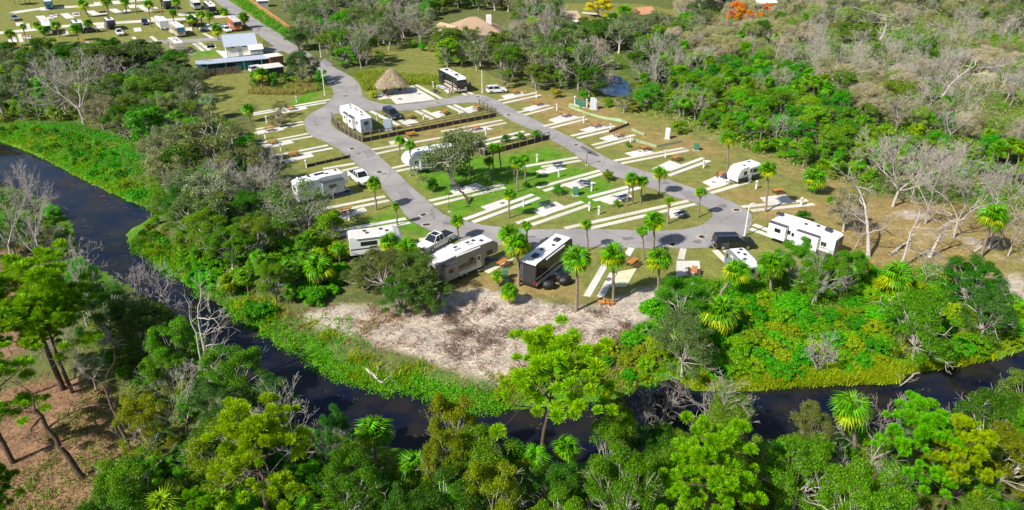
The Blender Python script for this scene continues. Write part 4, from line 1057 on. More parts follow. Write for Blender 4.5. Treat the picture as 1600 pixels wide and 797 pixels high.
def folding_table(px, py, rz, label):
    t = thing('folding_table', label, 'table', P(px, py, .03), rz)
    MB().box((0, 0, .74), (1.5, .7, .04), .01).build('tabletop', RVW, t)
    for x in (-.65, .65):
        for y in (-.28, .28): MB().cyl((x, y, 0), (x, y, .73), .02, n=5).build('leg', GREY_P, t)
folding_table(525, 303, .3, 'white folding table on the pad below the grey fifth wheel')
folding_table(691, 140.5, .6, 'white folding table on the slab by the black motorhome')
for x, y, rz, w, d, m_, lb in ((534,302,.35,3.6,2.2,CGY,'grey mat spread below the grey fifth wheel'),(872,425,.75,4.2,2.2,RVGREY,'pale blue grey mat along the right side of the black motorhome'),(745,405,.42,3.6,1.8,CB,'dark blue mat beside the tan fifth wheel')):
    t = thing('ground_mat', lb, 'mat', P(x, y, .075), rz); MB().box((0, 0, .01), (w, d, .02)).build('cloth', m_, t); MB().box((0, d/2, .018), (w, .08, .025)).build('hem', RVDARK, t)
# ================================================================== BUILDINGS
METAL_RF = bpy.data.materials.new('metal_roof'); METAL_RF.use_nodes = True
b = METAL_RF.node_tree.nodes['Principled BSDF']; b.inputs['Base Color'].default_value = (.56, .61, .68, 1); b.inputs['Roughness'].default_value = .38; b.inputs['Metallic'].default_value = .35
STUCCO = mat('white_siding', (.74, .72, .68), .7, var=.06, scale=.7)
SHING = mat('brown_shingle', (.40, .27, .17), .9, var=.25, scale=3, bump=.3)
SHING_T = mat('tan_shingle', (.46, .34, .22), .9, var=.25, scale=3, bump=.3)
TEAL_W = mat('teal_paint', (.02, .22, .25), .6, var=.15); RED_W = mat('red_paint', (.34, .055, .06), .6, var=.15)
BROWN_C = mat('rust_brown_slats', (.33, .13, .07), .75, var=.2); TRIM = mat('white_trim', (.8, .8, .78), .5)
CEDAR = mat('cedar_fence', (.42, .19, .08), .8, var=.3, scale=2)
def gable(name, label, cat, A, B, depth, wall, ridge, wm_, rm_, ov=.4, wins=(), doors=(), ribs=0, hip=0.0, group=None, gw=()):
    """A, B: picture ends of the near wall's foot, left to right; the building runs back by depth"""
    a = P(*A); b_ = P(*B); d = b_-a; L = d.length
    t = thing(name, label, cat, a, math.atan2(d.y, d.x), group)
    D = depth
    W_ = MB(); W_.box((L/2, .1, wall/2), (L, .2, wall)); W_.box((L/2, D-.1, wall/2), (L, .2, wall))
    for x in (0, L):
        s = .1 if x == 0 else -.1
        if hip: W_.box((x+s, D/2, wall/2), (.2, D-.4, wall))
        else: W_.add([(x, .0, 0), (x, D, 0), (x, D, wall), (x, D/2, ridge-.05), (x, 0, wall), (x+2*s, .0, 0), (x+2*s, D, 0), (x+2*s, D, wall), (x+2*s, D/2, ridge-.05), (x+2*s, 0, wall)],
               [(0, 1, 2, 3, 4), (9, 8, 7, 6, 5)] + [(i, (i+1) % 5, 5+(i+1) % 5, 5+i) for i in range(5)])
    W_.build('wall', wm_, t)
    e = ov*(ridge-wall)/(D/2); hh = hip*D/2
    c = [(-ov, -ov, wall-e), (L+ov, -ov, wall-e), (L+ov, D+ov, wall-e), (-ov, D+ov, wall-e), (hh-ov*(not hip), D/2, ridge), (L-hh+ov*(not hip), D/2, ridge)]
    th = .14
    v = c + [(x, y, z+th) for x, y, z in c]
    R = MB().add(v, [(6, 7, 11, 10), (8, 9, 10, 11), (6, 10, 9), (7, 8, 11), (1, 0, 4, 5), (3, 2, 5, 4), (0, 3, 4), (2, 1, 5), (0, 1, 7, 6), (1, 2, 8, 7), (2, 3, 9, 8), (3, 0, 6, 9)]).build('roof', rm_, t)
    if ribs:
        n = int(L/ribs); rib = None
        sl = math.hypot(D/2+ov, ridge-wall+e); an = math.atan2(ridge-wall+e, D/2+ov)
        me_ = MB().box((0, sl/2, .03), (.06, sl, .06)).mesh('seam', rm_)
        for k in range(n+1):
            x = -ov + k*(L+2*ov)/n
            part('seam', me_, R, (x, -ov, wall-e+th), (an, 0, 0)); part('seam', me_, R, (x, D+ov, wall-e+th), (an, 0, PI))
    MB().box((L/2, D/2, ridge+th), (L-2*hh+.6, .3, .08), .02).build('ridge_cap', rm_, R)
    for (x, z, w, h) in wins:
        o = MB().box((x*L, -.01, z), (w+.2, .08, h+.2), .01).build('window', TRIM, t); MB().box((x*L, -.055, z), (w, .04, h)).build('pane', GLASS, o)
    for (y, z, w, h) in gw:
        o = MB().box((-.01, y*D, z), (.08, w+.2, h+.2), .01).build('window', TRIM, t); MB().box((-.055, y*D, z), (.04, w, h)).build('pane', GLASS, o)
    for (x, w, h, m_) in doors:
        o = MB().box((x*L, -.02, h/2+.05), (w, .08, h), .01).build('door', m_, t); MB().box((x*L+w*.35, -.08, h*.48), (.06, .05, .12)).build('handle', GREY_P, o)
    return t, L
t, L_ = gable('campground_building', 'white building with blue grey standing seam metal roof by the entrance road', 'building', (355.6, 90.5), (402, 86.5), 8.5, 3.2, 5.4, STUCCO, METAL_RF, .5, wins=[(.22, 2.75, 1.0, .35), (.62, 2.75, 1.0, .35)], ribs=.6, gw=[(.35, 1.6, .7, 1.0), (.7, 1.6, .7, 1.0)], doors=[(.45, .9, 2.0, RVGREY)])
for k in range(6): MB().box((L_*(.2+.07*k), 6.6, 5.0), (.12, .2, .35)).build('vent_pipe', AC_D, t)
slab('building_pad', [tuple(P(*q)[:2]) for q in ((337,79),(352,92.5),(404,88.5),(404,84))], .05, CONC_W)
gable('garden_shed', 'small white gabled shed in front of the metal roofed building', 'shed', (392.5, 90.5), (412.5, 88.5), 3.2, 2.2, 3.1, STUCCO, RVROOF, .2, doors=[(.42, 1.6, 1.9, mat('shed_door', (.52, .62, .68), .5))])
gable('storage_shed', 'white gable ended shed at the edge of the lawn north of the road', 'shed', (541, 80), (556, 78), 5, 2.4, 3.6, STUCCO, mat('brown_roof', (.25, .17, .12), .9, var=.2), .25, doors=[(.5, 1.2, 1.9, RVGREY)])
t, L_ = gable('house', 'brown hip roofed house with white chimney among the oaks', 'house', (703, 68), (783, 66), 15, 2.6, 6.2, STUCCO, SHING, .7, wins=[(.2, 1.5, 1.6, 1.1), (.5, 1.5, 2.2, 1.4), (.8, 1.5, 1.6, 1.1)], doors=[(.35, 1, 2.1, RED_W)], hip=.9)
o = MB().box((L_*.80, 6.4, 5.2), (1.5, 1.3, 3.6), .03).build('chimney', STUCCO, kids(t)[1])
MB().box((L_*.80, 6.4, 7.05), (1.8, 1.6, .2), .03).build('cap', TRIM, o) if False else None
gable('house_wing', 'low wing with tan roof and white wall left of the brown house', 'house', (676, 60), (700, 66), 7, 2.6, 4.3, STUCCO, SHING_T, .5, wins=[(.5, 1.5, 1.4, 1.1)])
t, L_ = gable('house', 'tan roofed house with pale porch roof on open posts', 'house', (878, 46), (908, 44), 11, 2.6, 4.6, STUCCO, SHING_T, .5, wins=[(.3, 1.5, 1.4, 1.0)], doors=[(.7, 1, 2, RVGREY)])
MB().box((L_*.75, -1.8, 2.75), (L_*.7, 3.6, .12), .02).build('porch_roof', RVROOF, t)
for k in range(4): MB().cyl((L_*(.42+.22*k), -3.4, 0), (L_*(.42+.22*k), -3.4, 2.7), .09, n=6).build('porch_post', TRIM, t)
gable('barn', 'small red walled shed with orange tan roof in the far clearing', 'shed', (1001, 34), (1023, 32), 6, 2.5, 4.2, RED_W, mat('orange_roof', (.50, .25, .13), .85, var=.15), .4, doors=[(.5, 1.6, 2.0, RED_W)], wins=[(.2, 1.5, .8, .8)])
gable('cottage', 'little white cottage behind the orange flowering vines', 'house', (1174, 19), (1193, 17), 7, 2.8, 4.6, STUCCO, RVROOF, .4, wins=[(.3, 1.5, .9, 1.0), (.7, 1.5, .9, 1.0)])
gable('cottage', 'white roofed hut at the right of the cottage, mostly hidden', 'house', (1199, 16), (1212, 15), 6, 2.6, 3.9, STUCCO, RVROOF, .4)
gable('field_shelter', 'pale roofed shelter behind the hedge at the top', 'shelter', (404, 12), (420, 11), 4, 2.4, 3.2, RVGREY, RVROOF, .3)
# long teal shed: slab roof on posts with a wall behind
a = P(312, 117); b_ = P(424, 106); d = b_-a; L_ = d.length
t = thing('long_shed', 'long low teal shed with a narrow blue grey roof behind the plank fence', 'shed', a, math.atan2(d.y, d.x))
MB().box((L_/2, 3.0, 1.3), (L_, .15, 2.6)).build('wall', TEAL_W, t)
for k in range(9):
    MB().box((k*L_/8, .1, 1.25), (.15, .15, 2.5)).build('post', TRIM if k % 2 else GREY_W, t)
for k in range(8):
    if k in (0, 4, 5): MB().box(((k+.5)*L_/8, .12, 1.0), (L_/8-.2, .08, 2.0)).build('panel', TEAL_W, t)
R = MB().box((L_/2, 1.5, 2.72), (L_+.8, 4.2, .12), rx=.05).build('roof', METAL_RF, t)
_sm = MB().box((0, 0, .08), (.06, 4.2, .05)).mesh('seam', METAL_RF)
for k in range(int(L_/.9)): part('seam', _sm, R, (k*.9, 1.5, 2.72), (.05, 0, 0))
for k in range(5): MB().box((L_*(.35+.07*k), 1.2, .5), (1.0, .8, 1.0), .05).build('crate', random.choice((RVW, GREY_P, TEAL_W)), t)
rail_fence('plank_fence', 'grey brown plank fence in front of the teal shed', [(299,122.5),(340,118),(377.5,114)], 2.2, 0, (.4, 1.5), GREY_W, GREY_W, None, 1.9, 'fence', board=1.85)
rail_fence('plank_fence', 'long dark fence between the white building and the teal shed', [(346,102),(392,96.5),(433,92)], 2.4, 1.75, (1.8,), DARK_W, DARK_W, DARK_W, 1.95, 'fence')
rail_fence('plank_fence', 'orange cedar fence behind the hedge along the entrance road', [(372,-6),(402,12),(432,33),(461,55)], 2.6, 1.8, (), CEDAR, CEDAR, CEDAR, 1.9, 'fence')
# brown slatted store and flat shed
a = P(424, 107); b_ = P(444, 104); d = b_-a; L_ = d.length
t = thing('slatted_store', 'brown slatted store with a flat white roof beside the teal shed', 'shed', a, math.atan2(d.y, d.x))
MB().box((L_/2, 2.0, 1.4), (L_, 4, 2.8)).build('wall', DARK_W, t)
for k in range(int(L_/.45)): MB().box((.2+k*.45, -.05, 1.4), (.3, .08, 2.7)).build('slat', BROWN_C, t)
for k in range(8): MB().box((-.05, .3+k*.47, 1.4), (.08, .34, 2.7)).build('slat', BROWN_C, t)
MB().box((L_/2, 2, 2.9), (L_+.3, 4.3, .14), .03).build('roof', CONC_W, t)
a = P(412, 125.5); b_ = P(445, 121); d = b_-a; L_ = d.length
t = thing('flat_shed', 'dark flat shed with a bright white roof edge behind the palms', 'shed', a, math.atan2(d.y, d.x))
MB().box((L_/2, 2.2, 1.35), (L_, 4.4, 2.7)).build('wall', mat('slate_wall', (.05, .055, .065), .7, var=.2), t)
MB().box((L_/2, 2.2, 2.79), (L_+.4, 4.8, .16), .03).build('roof', CONC_W, t)
MB().box((L_*.4, -.03, 1.0), (1.6, .06, 2.0)).build('door', DARK_W, t)
# far small thatch hut at top left
t = thing('thatched_hut', 'small brown thatched hut at the top left of the far campground', 'hut', P(36, 7))
for sx in (-1, 1):
    for sy in (-1, 1): MB().cyl((sx*2, sy*1.5, 0), (sx*2, sy*1.5, 2.4), .1, n=6).build('post', GREY_W, t)
MB().add([(-3, -2.4, 2.1), (3, -2.4, 2.1), (3, 2.4, 2.1), (-3, 2.4, 2.1), (-.6, 0, 4.4), (.6, 0, 4.4)], [(0, 1, 5, 4), (1, 2, 5), (2, 3, 4, 5), (3, 0, 4), (3, 2, 1, 0)]).build('roof', THATCH, t)
# far campground pads and tables
rowA = [((62,25),(70,33)),((100,21),(110,29)),((140,17),(152,24)),((175,14),(190,22)),((218,8),(232,18))]
for (x0, y0), (x1, y1) in rowA:
    strip(x0, y0, x1, y1, 2.6, CONC_W); patio([(x1+2, y1-6), (x1+13, y1-7), (x1+15, y1-4), (x1+4, y1-3)], CONC_W)
for x0, y0, x1, y1 in ((20,54,24,66),(30,53,34,66),(34,38,37,47),(43,37,46,47),(87,34,93,43),(124,31,131,43),(236,27,247,36),(262,44,272,53),(330,36,347,46),(318,52,333,60),(303,68,318,80),(311,66.5,327,79),(208,58,220,68),(236,57,246,65),(275,22,300,26),(36,75,38,84)):
    strip(x0, y0, x1, y1, 1.1, CONC)
for q in ([(146,4),(160,3),(163,8),(149,9)],[(200,8),(212,7),(215,12),(203,13)],[(172,2),(186,1),(189,6),(175,7)],[(286,44),(300,43),(303,48),(289,49)],[(340,38),(352,37),(355,42),(343,43)],[(12,62),(24,61),(26,66),(14,67)],[(44,66),(56,65),(58,70),(46,71)],[(96,50),(106,49),(108,54),(98,55)],[(150,40),(162,39),(164,44),(152,45)],[(208,44),(220,43),(222,49),(210,50)],[(62,12),(76,11),(78,16),(64,17)],[(24,36),(36,35),(38,40),(26,41)]): patio(q, CONC_W, nx=1)
patio([(19,77),(33,75),(35,80),(21,82)], CONC_W); patio([(122,68),(138,65),(140,69),(124,71)], CONC_W); patio([(318,72),(336,70),(339,75),(322,77)], CONC_W)
for x, y, w in ((118,21.5,'left of a small round bush in the far campground'),(160,20,'below the tall leaning palm of the far campground'),(236,14,'at the right end of the upper lane'),(26,77.5,'near the left edge above the camp road'),(128,68,'just above the dark oak belt'),(329,73,'beside the white building lawn'),(317,50,'in front of the white pickup in the far campground'),(42,58,'between two lanes near the left edge'),(285,22.5,'beside the black striped trailer'),(83,25,'by the first upper pad')):
    patio([(x-6, y-2), (x+6, y-2.6), (x+7, y+2), (x-5, y+2.6)], CONC_W, nx=1) if w[0] in 'bl' else None
    picnic_table(x, y, random.uniform(0, .4), 'navy' if x % 2 else 'orange', f'brown picnic table {w}' if x % 2 == 0 else f'dark picnic table {w}')

# ---------------------------------------------------------------- people: one skinned body each, clothes and hair as children
SKIN = mat('skin', (.46, .27, .19), .6)
def skinned(name, verts, edges, radii, m, parent, sub=1):
    me_ = bpy.data.meshes.new(name); me_.from_pydata(verts, edges, [])
    o = bpy.data.objects.new(name, me_); COL.objects.link(o)
    md = o.modifiers.new('skin', 'SKIN'); md.use_smooth_shade = True
    for v, r in zip(me_.skin_vertices[0].data, radii): v.radius = (r, r)
    me_.skin_vertices[0].data[0].use_root = True
    s = o.modifiers.new('sub', 'SUBSURF'); s.levels = sub; s.render_levels = sub
    dg = bpy.context.evaluated_depsgraph_get(); dg.update()
    n = bpy.data.meshes.new_from_object(o.evaluated_get(dg)); n.materials.clear(); n.materials.append(m)
    bpy.data.objects.remove(o); bpy.data.meshes.remove(me_)
    n.name = name
    return part(name, n, parent)
def person(px, py, rz, top, trousers, hair, label, arm=.0):
    t = thing('person', label, 'person', P(px, py), rz, 'people standing near the black motorhome')
    V = [(0, 0, .95), (0, 0, 1.15), (0, 0, 1.38), (0, 0, 1.50), (.02, 0, 1.60), (.01, 0, 1.72)]; R = [.13, .125, .13, .055, .085, .075]; E_ = [(0, 1), (1, 2), (2, 3), (3, 4), (4, 5)]
    for s in (-1, 1):
        k = len(V)
        V += [(0, s*.10, .90), (.03, s*.11, .50), (-.02, s*.12, .09), (.14, s*.13, .04)]; R += [.095, .065, .045, .04]; E_ += [(0, k), (k, k+1), (k+1, k+2), (k+2, k+3)]
        k = len(V); f = arm if s == 1 else .05
        V += [(0, s*.19, 1.40), (.0, s*.25, 1.13), (.12+f, s*.25, .93+f*.7), (.16+f*1.2, s*.25, .86+f*.9)]; R += [.06, .045, .032, .028]; E_ += [(2, k), (k, k+1), (k+1, k+2), (k+2, k+3)]
        h = k+3; hx, hy, hz = V[h]
        for j, (dy, ln) in enumerate(((-.03, .07), (-.01, .085), (.01, .08), (.03, .06), (-.045, .05))):
            q = len(V); V += [(hx+.03, hy+dy, hz-.03), (hx+.05, hy+dy*1.2, hz-.03-ln*.7)]; R += [.010, .008]; E_ += [(h, q), (q, q+1)]
    skinned('body', V, E_, R, SKIN, t)
    MB().add(*(lambda: ([(x, y, z) for z, rx, ry in ((.92, .16, .2), (1.1, .15, .19), (1.3, .16, .22), (1.45, .1, .19), (1.5, .07, .08)) for x, y in [(rx*math.cos(a_*PI/6), ry*math.sin(a_*PI/6)) for a_ in range(12)]],
                        [(r_*12+k_, r_*12+(k_+1) % 12, (r_+1)*12+(k_+1) % 12, (r_+1)*12+k_) for r_ in range(4) for k_ in range(12)]))()).build('shirt', top, t, True)
    for s in (-1, 1):
        MB().cyl((0, s*.19, 1.42), (0, s*.245, 1.16), .075, .065, 10).build('sleeve', top, t, True)
        MB().cyl((0, s*.09, .96), (.03, s*.11, .42), .115, .085, 10).build('trouser_leg', trousers, t, True)
        MB().box((.05, s*.12, .05), (.27, .1, .09), .03).build('shoe', RVDARK, t)
    MB().lump((-.015, 0, 1.72), (.10, .09, .10), 4, 2, .04).build('hair', hair, t, True)
    MB().lump((.1, 0, 1.62), (.02, .014, .025), 2, 1, 0).build('nose', SKIN, t, True)
person(702.5,147.5,-1.2,mat('pink_shirt', (.5, .2, .2), .8),mat('tan_shorts', (.42, .33, .24), .8),mat('grey_hair', (.3, .28, .26), .8),'person in a pinkish shirt on the grass left of the black motorhome',.15)
person(706,148,2.2,mat('cream_shirt', (.6, .55, .45), .8),mat('denim', (.08, .12, .22), .8),mat('brown_hair', (.07, .04, .025), .8),'person in a cream shirt facing the pink shirted one',.0)
person(734.5,137,1.2,mat('navy_shirt', (.05, .08, .16), .8),mat('dark_trousers', (.03, .03, .04), .8),mat('black_hair', (.02, .017, .015), .8),'person in dark clothes in the shadow right of the black motorhome',.05)
# ================================================================== PLANTS
def nz(v): return v/(np.linalg.norm(v)+1e-9)
def grow(rng, p, d, length, r, depth, out, tips, split=(2, 3), spread=.6, shrink=.72, wob=.22, up=.1, seg=3, rmin=.012):
    pts_ = [p.copy()]; rad = [r]; q = p.copy(); dd = d.copy()
    for k in range(seg):
        dd = nz(dd + rng.normal(0, wob, 3) + np.array([0, 0, up])); q = q + dd*length/seg
        pts_.append(q.copy()); rad.append(r*(1-(k+1)/seg*.38))
    out.append((pts_, rad))
    if depth == 0: tips.append((q, dd)); return
    n = rng.integers(split[0], split[1]+1)
    for k in range(n):
        a = rng.normal(0, 1, 3); a = nz(a - dd*np.dot(a, dd))
        nd = nz(dd + a*spread*rng.uniform(.6, 1.3))
        grow(rng, q, nd, length*shrink*rng.uniform(.75, 1.2), max(rmin, r*.6*rng.uniform(.8, 1.1)), depth-1, out, tips, split, spread, shrink, wob, up, seg, rmin)
    if depth >= 2 and rng.random() < .6:
        j = rng.integers(1, seg); a = rng.normal(0, 1, 3)
        grow(rng, pts_[j], nz(dd*.5+a), length*shrink*.7, max(rmin, r*.4), depth-2, out, tips, split, spread, shrink, wob, up, seg, rmin)

def clumps(rng, C, R, n, size, flat=.75, asp=.55, low=.25):
    """leaves on and in ragged clumps C (k,3) with radius R"""
    k = len(C); idx = rng.integers(0, k, n)
    D = rng.normal(0, 1, (n, 3)); D /= np.linalg.norm(D, axis=1, keepdims=True)
    D[:, 2] = np.where(D[:, 2] < -low, -D[:, 2]*rng.random(n), D[:, 2])
    rr = R[idx]*(rng.random(n)**.42)*1.08
    Pn = C[idx] + D*rr[:, None]*np.array([1, 1, flat])
    Nn = D*.8 + np.array([0, 0, .55])
    tint = np.clip(rng.random(n)*.75 + (idx*.6180339 % 1)*.25, 0, 1)
    return Pn, Nn, tint
def broadleaf(seed, H=8.0, R=4.0, n=7000, leaf=.30, trunk=.22, bark=BARK_GREY, nclump=46, gap=.0, asp=.55, limb_show=.5, flat=.72, crown_low=.30, rc=(.15, .29)):
    rng = np.random.default_rng(seed)
    br = []; tips = []
    base = np.array([0, 0, -.4]); th = H*rng.uniform(.16, .26)
    lean = nz(np.array([rng.normal(0, .12), rng.normal(0, .12), 1]))
    top = base + lean*(th+.4)
    br.append(([base, base*.4+top*.6, top], [trunk*1.5, trunk*1.05, trunk]))
    nl = rng.integers(4, 7)
    for k in range(nl):
        a = 2*PI*(k+rng.uniform(-.3, .3))/nl
        d = nz(np.array([math.cos(a)*R, math.sin(a)*R, (H-th)*rng.uniform(.55, 1.2)]))
        grow(rng, top, d, H*.30, trunk*.62, 3, br, tips, (2, 3), .62, .70, .20, .06)
    T = np.array([t[0] for t in tips])
    # pull the tips into a lumpy dome
    C = T.copy()
    C[:, :2] *= R*.80/np.percentile(np.hypot(C[:, 0], C[:, 1]), 92); zz = C[:, 2]
    C[:, 2] = H*crown_low + (zz-zz.min())/(zz.max()-zz.min()+1e-6)*(H*(.93-crown_low))
    sel = rng.permutation(len(C))[:nclump]; C = C[sel]
    extra = max(6, nclump//3); u = rng.random(extra)*2*PI; w = rng.uniform(.15, 1, extra)
    dome = np.stack([np.cos(u)*R*.80*np.sqrt(1-w*w*.9), np.sin(u)*R*.80*np.sqrt(1-w*w*.9), H*crown_low + (H*(.93-crown_low))*w], 1)
    C = np.concatenate([C, dome]); Rc = R*rng.uniform(rc[0], rc[1], len(C))
    Pn, Nn, tint = clumps(rng, C, Rc, n, leaf, flat, low=.35)
    Q = leaf_quads(Pn, Nn, leaf, asp, rng)
    for c_ in dome: br.append(([top, top*.5+c_*.5+rng.normal(0, .25, 3), c_], [trunk*.3, trunk*.18, .03]))
    sc = np.array([R*.80/np.percentile(np.hypot(T[:, 0], T[:, 1]), 92)]*2 + [1.0])
    return tube_mesh('trunk', br, bark), quads_mesh('crown', Q, LEAF, tint)
def shrub_mesh(seed, H=2.4, R=1.8, n=2600, leaf=.24, k=16, asp=.5, rc=(.24, .42), hv=(.18, .42)):
    rng = np.random.default_rng(seed)
    a = rng.random(k)*2*PI; w = rng.random(k)**.6
    C = np.stack([np.cos(a)*R*.72*w, np.sin(a)*R*.72*w, H*rng.uniform(hv[0], hv[1], k)+H*.42*(1-w*w)], 1)
    Rc = R*rng.uniform(rc[0], rc[1], k)
    Pn, Nn, tint = clumps(rng, C, Rc, n, leaf, .9, low=.1); Pn[:, 2] = np.maximum(Pn[:, 2], -.1)
    br = []
    for c_ in C[:9]: br.append(([np.array([0, 0, -.3]), np.array([c_[0]*.35, c_[1]*.35, c_[2]*.5]), c_], [.05, .035, .015]))
    return tube_mesh('stems', br, BARK_GREY, 4), quads_mesh('foliage', leaf_quads(Pn, Nn, leaf, asp, rng), LEAF, tint)
def bare_mesh(seed, H=9.0, R=4.5, trunk=.2, bark=BARK_TWIG, depth=5, spread=.55, low=False):
    rng = np.random.default_rng(seed); br = []; tips = []
    base = np.array([0, 0, -.4]); top = np.array([rng.normal(0, .3), rng.normal(0, .3), H*(.08 if low else .22)])
    br.append(([base, (base+top)/2+rng.normal(0, .08, 3)*[1, 1, 0], top], [trunk*1.4, trunk*1.1, trunk]))
    nl = rng.integers(3, 6) + (3 if low else 0)
    for k in range(nl):
        a = 2*PI*(k+rng.uniform(-.3, .3))/nl
        d = nz(np.array([math.cos(a)*R, math.sin(a)*R, H*rng.uniform(.5, 1.0)]))
        grow(rng, top, d, H*.27, trunk*.6, depth, br, tips, (2, 3), spread, .74, .16, .05, 3, .016)
    return tube_mesh('branches', br, bark, 5)
def snag_mesh(seed, H=9.0, trunk=.22, bark=BARK_PALE, depth=3):
    rng = np.random.default_rng(seed); br = []; tips = []
    p = np.array([0, 0, -.4]); main = [p]; rad = [trunk*1.3]; d = nz(np.array([rng.normal(0, .12), rng.normal(0, .12), 1.]))
    for k in range(8):
        d = nz(d + rng.normal(0, .07, 3)); p = p + d*H/8; main.append(p); rad.append(trunk*(1-k/9))
        if k >= 2:
            for j in range(rng.integers(1, 3)):
                a = rng.normal(0, 1, 3); a[2] = abs(a[2])*.6+.2
                grow(rng, p, nz(a), H*.17*rng.uniform(.6, 1.3), trunk*.30, depth, br, tips, (2, 3), .6, .68, .25, .06, 3, .014)
    br.append((main, rad)); return tube_mesh('branches', br, bark, 6)
def pine_mesh(seed, H=17.0, R=5.0, puffs=125, per=300, bark=BARK_BROWN, low=.5, needle=.42, trunk=.26):
    rng = np.random.default_rng(seed); br = []; p = np.array([0, 0, -.5]); main = [p]; rad = [trunk*1.3]
    d = nz(np.array([rng.normal(0, .05), rng.normal(0, .05), 1.])); C = []
    for k in range(12):
        d = nz(d + rng.normal(0, .045, 3)+np.array([0, 0, .05])); p = p + d*H*.93/12; main.append(p); rad.append(trunk*(1-k/13))
    main = np.array(main)
    nb = 15
    for j in range(nb):
        f = low + (1-low)*(j+.5)/nb; x = f*12; i = int(x); q = main[i]*(1-x+i) + main[min(i+1, 12)]*(x-i)
        a = j*2.4 + rng.normal(0, .4); ln = R*(1.0-.55*((f-low)/(1-low))**1.6)*rng.uniform(.7, 1.1)
        e = q + np.array([math.cos(a)*ln, math.sin(a)*ln, ln*rng.uniform(.12, .5)])
        m_ = (q+e)/2 + np.array([0, 0, -ln*.10]) + rng.normal(0, .2, 3)
        br.append(([q, m_, e], [.10, .07, .03])); 
        nn = max(2, int(puffs/nb))
        for t_ in range(nn):
            u = rng.uniform(.42, 1.06); base = q*(1-u)**2 + 2*m_*u*(1-u) + e*u*u
            c_ = base + rng.normal(0, 1, 3)*np.array([.26, .26, .13])*ln
            c_[2] = max(c_[2], base[2]-.1)
            br.append(([base, (base+c_)/2 + [0, 0, -.05], c_], [.035, .028, .015])); C.append(c_)
    for j in range(5): C.append(main[-1] + rng.normal(0, .6, 3))
    br.append((main, rad)); C = np.array(C); n = len(C)*per
    idx = np.repeat(np.arange(len(C)), per)
    D = rng.normal(0, 1, (n, 3)); D /= np.linalg.norm(D, axis=1, keepdims=True); D[:, 2] = np.where(D[:, 2] < -.25, -D[:, 2], D[:, 2])
    Rp = rng.uniform(.45, .85, len(C))[idx]
    inner = C[idx] + D*(Rp*.25)[:, None]; outer = C[idx] + D*(Rp*rng.uniform(.75, 1.1, n))[:, None] + np.array([0, 0, .04])
    A = np.cross(D, rng.normal(0, 1, (n, 3))); A /= np.linalg.norm(A, axis=1, keepdims=True)+1e-9
    w = .015+.013*rng.random(n)[:, None]
    Q = np.stack([inner-A*w*.6, inner+A*w*.6, outer+A*w, outer-A*w], 1)
    tint = np.clip(rng.random(n)*.6 + (idx*.618 % 1)*.4, 0, 1)
    return tube_mesh('trunk', br, bark, 6), quads_mesh('needles', Q, LEAF, tint)

# --- palms
def frond_quads(L=1.5, nleaf=22, droop=.35, seed=0, pet=.8, wd=.05):
    """a fan frond along +X: leaf stalk, then narrow blades radiating and drooping"""
    rng = np.random.default_rng(seed); Q = []
    a0 = np.array([0, 0, 0.]); a1 = np.array([pet, 0, pet*.12])
    Q.append([a0+[0, -.025, 0], a0+[0, .025, 0], a1+[0, .018, 0], a1+[0, -.018, 0]])
    for k in range(nleaf):
        u = (k/(nleaf-1)-.5)*2; th = u*2.0
        ln = L*(1-.30*abs(u)**1.5)*rng.uniform(.9, 1.06)
        d1 = np.array([math.cos(th), math.sin(th), .18-.22*abs(u)]); s = np.array([-math.sin(th), math.cos(th), .35*math.copysign(1, (k % 2)-.5)])
        m_ = a1 + d1*ln*.55; e = a1 + d1*ln + np.array([0, 0, -droop*ln*rng.uniform(.6, 1.3)])
        Q.append([a1, a1, m_+s*wd, m_-s*wd]); Q.append([m_-s*wd, m_+s*wd, e+s*.006, e-s*.006])
    return np.array(Q)
def frond_set():
    out = []
    for i in range(4): out.append(frond_quads(.92+.07*i, 17, .30+.14*i, 20+i, .50+.07*i, .085))
    return out
FRQ = frond_set()
FROND = [quads_mesh('frond', q, LEAF, np.full(len(q), .2+.18*i)+np.random.default_rng(i).random(len(q))*.25) for i, q in enumerate(FRQ)]
DEADQ = [frond_quads(.85, 10, .9, 40+i, .42, .06) for i in range(2)]
DEADF = [quads_mesh('dry_frond', q, LEAF) for q in DEADQ]
def frond_dirs(rng, n):
    out = []
    for k in range(n):
        az = k*2.39996 + rng.normal(0, .15); el = 1.35 - 1.95*((k+.5)/n)**.85 + rng.normal(0, .08)
        out.append((az, el))
    return out
def palm_trunk(rng, h, lean=(0, 0), r=.15):
    p = [np.array([0, 0, -.4])]; rad = [r*1.5]
    for k in range(1, 9):
        t_ = k/8; p.append(np.array([lean[0]*t_**1.4, lean[1]*t_**1.4, h*t_]) + rng.normal(0, .03, 3)*[1, 1, 0]); rad.append(r*(1.12 - .2*t_) if k < 7 else r*1.35)
    br = [(p, rad)]
    for k in range(18):                                                   # old leaf bases under the crown
        t_ = rng.uniform(.72, 1.0); a = k*2.4; q = np.array([lean[0]*t_**1.4, lean[1]*t_**1.4, h*t_])
        br.append(([q, q+np.array([math.cos(a)*.28, math.sin(a)*.28, .22])], [.055, .025]))
    return tube_mesh('trunk', br, BARK_PALM, 8)
PALM_COL = (.13, .29, .035); PALM_YEL = (.36, .34, .04); PALM_DRY = (.34, .24, .13)
